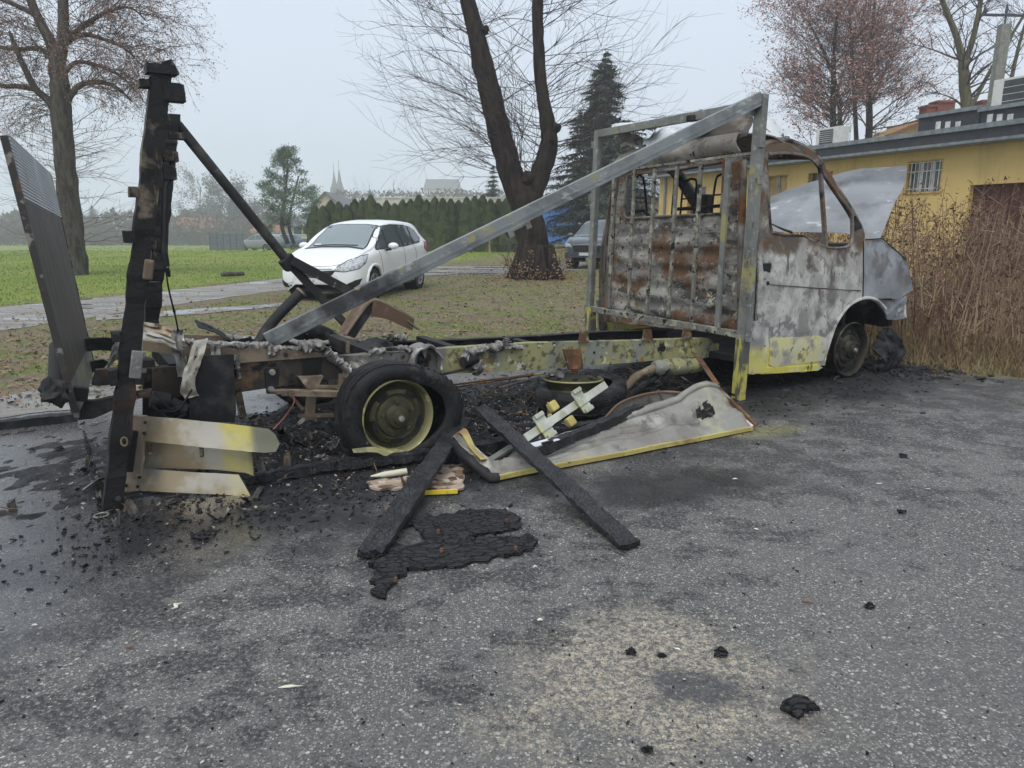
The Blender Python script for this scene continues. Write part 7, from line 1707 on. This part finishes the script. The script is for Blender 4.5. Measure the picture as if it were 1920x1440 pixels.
# ---- far houses, church, walls and fences
def house(name, u0, u1, ve, vr, Yd, wm, rm, label, gable=True, nwin=2):
    a, b = AT(u0, ve, Yd), AT(u1, ve, Yd); cx = (a.x+b.x)/2; w_ = (b.x-a.x)/2; ze = a.z; zr = AT(u0, vr, Yd).z; o = empty(name, (cx, Yd, 0)); tag(o, label, 'house')
    if gable:
        MB().prism([(-w_, 0), (w_, 0), (w_, ze), (0, zr), (-w_, ze)], 9, Matrix(((1, 0, 0, 0), (0, 0, 1, 0), (0, 1, 0, 0), (0, 0, 0, 1)))).build('wall', wm, o)
        for sg in (-1, 1): MB().add([(0, -.4, zr+.12), (sg*(w_+.5), -.4, ze-.2), (sg*(w_+.5), 9.4, ze-.2), (0, 9.4, zr+.12)], [(0, 1, 2, 3)]).build('roof', rm, o, solid=.2)
    else:
        MB().box((0, 4, ze/2), (2*w_, 8, ze)).build('wall', wm, o)
        MB().add([(-w_-.4, -.5, ze), (w_+.4, -.5, ze), (w_-.6, 4, zr), (-w_+.6, 4, zr), (-w_-.4, 8.5, ze), (w_+.4, 8.5, ze)], [(0, 1, 2, 3), (3, 2, 5, 4), (0, 3, 4), (1, 5, 2)]).build('roof', rm, o)
    for i in range(nwin):
        x = -w_+2*w_*(i+.75)/(nwin+.5); q = MB().box((x, -.03, ze*.72), (.9, .06, 1.0)).build('window', M_GLASSB, o); MB().box((x, -.06, ze*.72-.55), (1.0, .08, .08)).build('window_sill', M_WBAR, q)
    return o
M_GROOF = plain('grey_tile', (.15, .15, .16), .8); M_WALLW = render_mat('pale_render', (.55, .53, .47), (.4, .37, .33))
house('gabled_house', 584, 640, 390, 362, 95, M_CREAM, M_GROOF, 'cream gabled house left of the hedge below the church', True, 1)
house('low_house', 545, 588, 425, 398, 88, M_WALLW, M_GROOF, 'small pale house with grey roof between pine and hedge', False, 2)
house('red_house', 320, 400, 428, 408, 190, M_CREAM, M_TILE, 'hazy house with red roof across the field', False, 3)
house('far_house', 795, 862, 355, 335, 390, M_WALLW, M_GROOF, 'hazy grey-roofed house on the skyline behind the hedge', False, 3)
house('shed_house', 470, 520, 434, 420, 160, M_WALLW, M_TILE, 'pale low house behind the foot of the pine', False, 2)
house('white_cabin', 200, 245, 436, 425, 190, M_WALLW, M_GROOF, 'small white cabin across the field near the grey fir', False, 1)
a, b = AT(688, 382, 70), AT(946, 364, 70); o = empty('long_wall', ((a.x+b.x)/2, 70, 0)); tag(o, 'long pale concrete wall rising just above the hedge', 'wall')
MB().box((0, 0, AT(800, 372, 70).z/2), (b.x-a.x, .3, AT(800, 372, 70).z)).build('wall_face', M_WALLW, o)
for i in range(9): MB().box((-(b.x-a.x)/2+(b.x-a.x)*i/8, -.18, AT(800, 370, 70).z/2), (.25, .1, AT(800, 370, 70).z)).build('wall_post', M_WALLW, o)
MB().box((0, 0, AT(800, 372, 70).z+.06), (b.x-a.x+.2, .45, .12)).build('wall_cap', M_WALLW, o)
CHY = 380; o = empty('church', (AT(632, 360, CHY).x, CHY, 0)); tag(o, 'twin-spired church fading into the mist on the skyline', 'church')
M_CH = plain('church_brick', (.16, .13, .13), .9)
for du, vt in ((627, 318), (637, 312)):
    x = AT(du, 350, CHY).x-o.location.x; zs = AT(du, 352, CHY).z; zt = AT(du, vt, CHY).z; tw_ = 1.75
    t_ = MB().box((x, 0, zs/2), (2*tw_, 2*tw_, zs)).build('tower', M_CH, o)
    MB().lathe([(tw_*1.05, zs), (tw_*.55, zs+(zt-zs)*.35), (.05, zt)], 8, Matrix.Translation((x, 0, 0))).build('spire', M_CH, t_)
    MB().tube([(x, 0, zt-.4), (x, 0, zt+3.0)], .14, 5).build('cross', M_CH, t_)
    for z in (zs*.85, zs*.65): MB().box((x, -tw_-.03, z), (.4, .06, 1.2)).build('louvre', M_FASC, t_)
MB().prism([(-7, 0), (7, 0), (7, AT(632, 384, CHY).z), (0, AT(632, 368, CHY).z), (-7, AT(632, 384, CHY).z)], 18, Matrix.Translation((0, 2, 0)) @ Matrix(((1, 0, 0, 0), (0, 0, 1, 0), (0, 1, 0, 0), (0, 0, 0, 1)))).build('nave', M_CH, o)
# grey panel fence across the field
FNC = empty('panel_fence', Vector((AT(395, 464, 66).x, 66, field_z(AT(395, 464, 66).x, 66)))); tag(FNC, 'grey panel fence across the field left of the pine', 'fence'); M_FEN = plain('fence_grey', (.12, .14, .16), .7)
Yf = 66.0; xa, xb = AT(393, 450, Yf).x, AT(455, 450, Yf).x; bx_ = FNC.location.x; hz = AT(420, 438, Yf).z-FNC.location.z
for i in range(6):
    x = xa+(xb-xa)*i/5-bx_; MB().box((x, 0, hz/2), (.1, .12, hz+.1)).build('post', M_FEN, FNC)
    if i < 5:
        for k in range(6): MB().box((x+(xb-xa)/10, .0, .15+hz*k/6.2), ((xb-xa)/5-.12, .05, hz/6.2-.012)).build('slat', M_FEN, FNC)
# low post-and-rail fence in front of the hedge, by the forked tree
LF = empty('rail_fence', G(860, 474)); tag(LF, 'low weathered post fence at the right foot of the hedge', 'fence'); Yl = LF.location.y; M_POSTW = plain('weathered_wood', (.28, .21, .11), .85); M_POSTD = plain('dark_post', (.05, .05, .055), .6)
for u in (918, 955, 884, 1085):
    x = AT(u, 470, Yl).x-LF.location.x; MB().box((x, 0, .5), (.09, .09, 1.0)).build('post', M_POSTW if u == 918 else M_POSTD, LF)
x0, x1 = AT(884, 470, Yl).x-LF.location.x, AT(1085, 470, Yl).x-LF.location.x
for z in (.5, .9): MB().beam((x0, -.05, z), (x1, -.05, z), .03, .04).build('rail', M_POSTD, LF)
# log lying in the field
o = empty('log', G(436, 516)); tag(o, 'grey log lying on the green field beyond the track', 'log')
MB().tube([G(415, 515, .09)-o.location, G(436, 514, .09)-o.location, G(457, 513, .09)-o.location], [.06, .07, .06], 10, jit=.2).build('timber', B_GREY, o, smooth=40)
# ================================================================ DRY WEEDS by the wall
M_WEED = mat_var('dry_weed', [(.12, .07, .05), (.22, .14, .095), (.34, .25, .165), (.17, .10, .07), (.42, .32, .21)], .9, 2.5); M_STRAW = mat_var('straw', [(.30, .23, .12), (.20, .14, .075), (.36, .29, .16), (.14, .09, .055)], .9, 3)
M_SEED = mat_var('seed_head', [(.065, .038, .028), (.12, .07, .05), (.19, .125, .085)], .95, 5)
r = random.Random(88); ms = MB(); ml = MB(); mg = MB()
front = [(3.85, 7.45), (4.35, 7.05), (4.9, 6.75), (5.6, 6.55), (6.5, 6.35), (7.8, 6.0), (9.5, 5.7)]
def fy(x):
    for (a, b), (c, d) in zip(front, front[1:]):
        if a <= x <= c: return b+(d-b)*(x-a)/(c-a)
    return front[0][1]+(front[0][0]-x)*1.2 if x < front[0][0] else front[-1][1]
n = 0
while n < 2600:
    x = 3.7+r.random()**.8*7.2; y = fy(x)+.12+r.random()**1.4*6.2
    if (Vector((x, y, 0))-W0).dot(WN) < .35: continue
    vpos = Vector((x, y, 0))-RW
    if vpos.dot(AX) < 5.75 and -0.3 < vpos.dot(AY) < 2.2: continue
    dep = min(1, (y-fy(x))/1.2)
    cl_ = fbm((x*.9, y*.9, 2), 3)
    tall = r.random() < .42+.5*cl_+(.25 if x < 5.0 else 0)
    h = (r.uniform(1.05, 1.75)+.3*cl_+(.2 if x < 5 else 0)) if tall else r.uniform(.45, .95)
    base = Vector((x, y, -.01)); ln = Vector((r.gauss(0, .09), r.gauss(0, .09), 1)); p = base; path = [p]
    for k in range(5):
        ln = (ln+Vector((r.gauss(0, .06), r.gauss(0, .06), 0))).normalized(); p = p+ln*h/5; path.append(p)
    ms.tube(path, [.0075-.001*k for k in range(6)], 3, caps=False)
    for k in range(r.randrange(5, 14) if tall else r.randrange(1, 5)):
        q = path[1].lerp(path[5], r.random()); a = r.random()*6.28; d = Vector((math.cos(a), math.sin(a), r.uniform(.1, 1.3))).normalized()*r.uniform(.06, .26)
        ms.tube([q, q+d], [.003, .0015], 3, caps=False)
        for _ in range(4):
            s_ = r.uniform(.007, .020); c = q+d*r.uniform(.6, 1.05); e = Vector((r.gauss(0, 1), r.gauss(0, 1), r.gauss(0, 1)))*s_; f = Vector((r.gauss(0, 1), r.gauss(0, 1), r.gauss(0, 1)))*s_
            ml.add([c, c+e, c+f], [(0, 1, 2)])
    if tall and r.random() < .6:
        for _ in range(22):
            c = path[4].lerp(path[5], r.random()*1.1)+Vector((r.gauss(0, .03), r.gauss(0, .03), r.gauss(0, .03))); s_ = .014; e = Vector((r.gauss(0, 1), r.gauss(0, 1), r.gauss(0, 1)))*s_; f = Vector((r.gauss(0, 1), r.gauss(0, 1), r.gauss(0, 1)))*s_
            ml.add([c, c+e, c+f], [(0, 1, 2)])
    n += 1
for _ in range(15000):
    x = 3.7+r.random()**.8*6.5; y = fy(x)-.08+r.random()**1.5*3.5
    vpos = Vector((x, y, 0))-RW
    if vpos.dot(AX) < 5.6 and -.2 < vpos.dot(AY) < 2.2: continue
    h = r.uniform(.10, .55)*min(1, .35+(y-fy(x))*1.5+.1); a = r.random()*6.28; b = Vector((math.cos(a), math.sin(a), 0))*.0035; t = Vector((r.gauss(0, .5), r.gauss(0, .5), 1))*h
    p = Vector((x, y, -.005)); q2 = p+t*.55; mg.add([p-b, p+b, q2+b*.6, q2-b*.6, p+t+Vector((0, 0, -.25*h))], [(0, 1, 2, 3), (3, 2, 4)])
tag(ms.build('dry_weed_stems', M_WEED, fix=False), 'thicket of tall dry brown weed stalks in front of the yellow wall', 'weeds', kind='stuff')
tag(ml.build('dry_seed_heads', M_SEED, fix=False), 'dark dry seed heads and leaves on the weed stalks', 'weeds', kind='stuff')
tag(mg.build('dry_grass', M_STRAW, fix=False), 'tangled straw-coloured dry grass at the foot of the weeds', 'grass', kind='stuff')
# ================================================================ MIST
hm = bpy.data.materials.new('mist'); hm.use_nodes = True; t_ = hm.node_tree; t_.nodes.remove(t_.nodes['Principled BSDF'])
pv = t_.nodes.new('ShaderNodeVolumePrincipled'); pv.inputs['Color'].default_value = (.93, .96, 1.0, 1); pv.inputs['Density'].default_value = .0018; pv.inputs['Anisotropy'].default_value = .2
t_.links.new(pv.outputs[0], t_.nodes['Material Output'].inputs['Volume'])
hz_ = MB().box((0, 190, 22), (900, 480, 52)).build('haze', hm)
hz_['kind'] = 'stuff'; hz_['label'] = 'thin pale mist over the whole field'
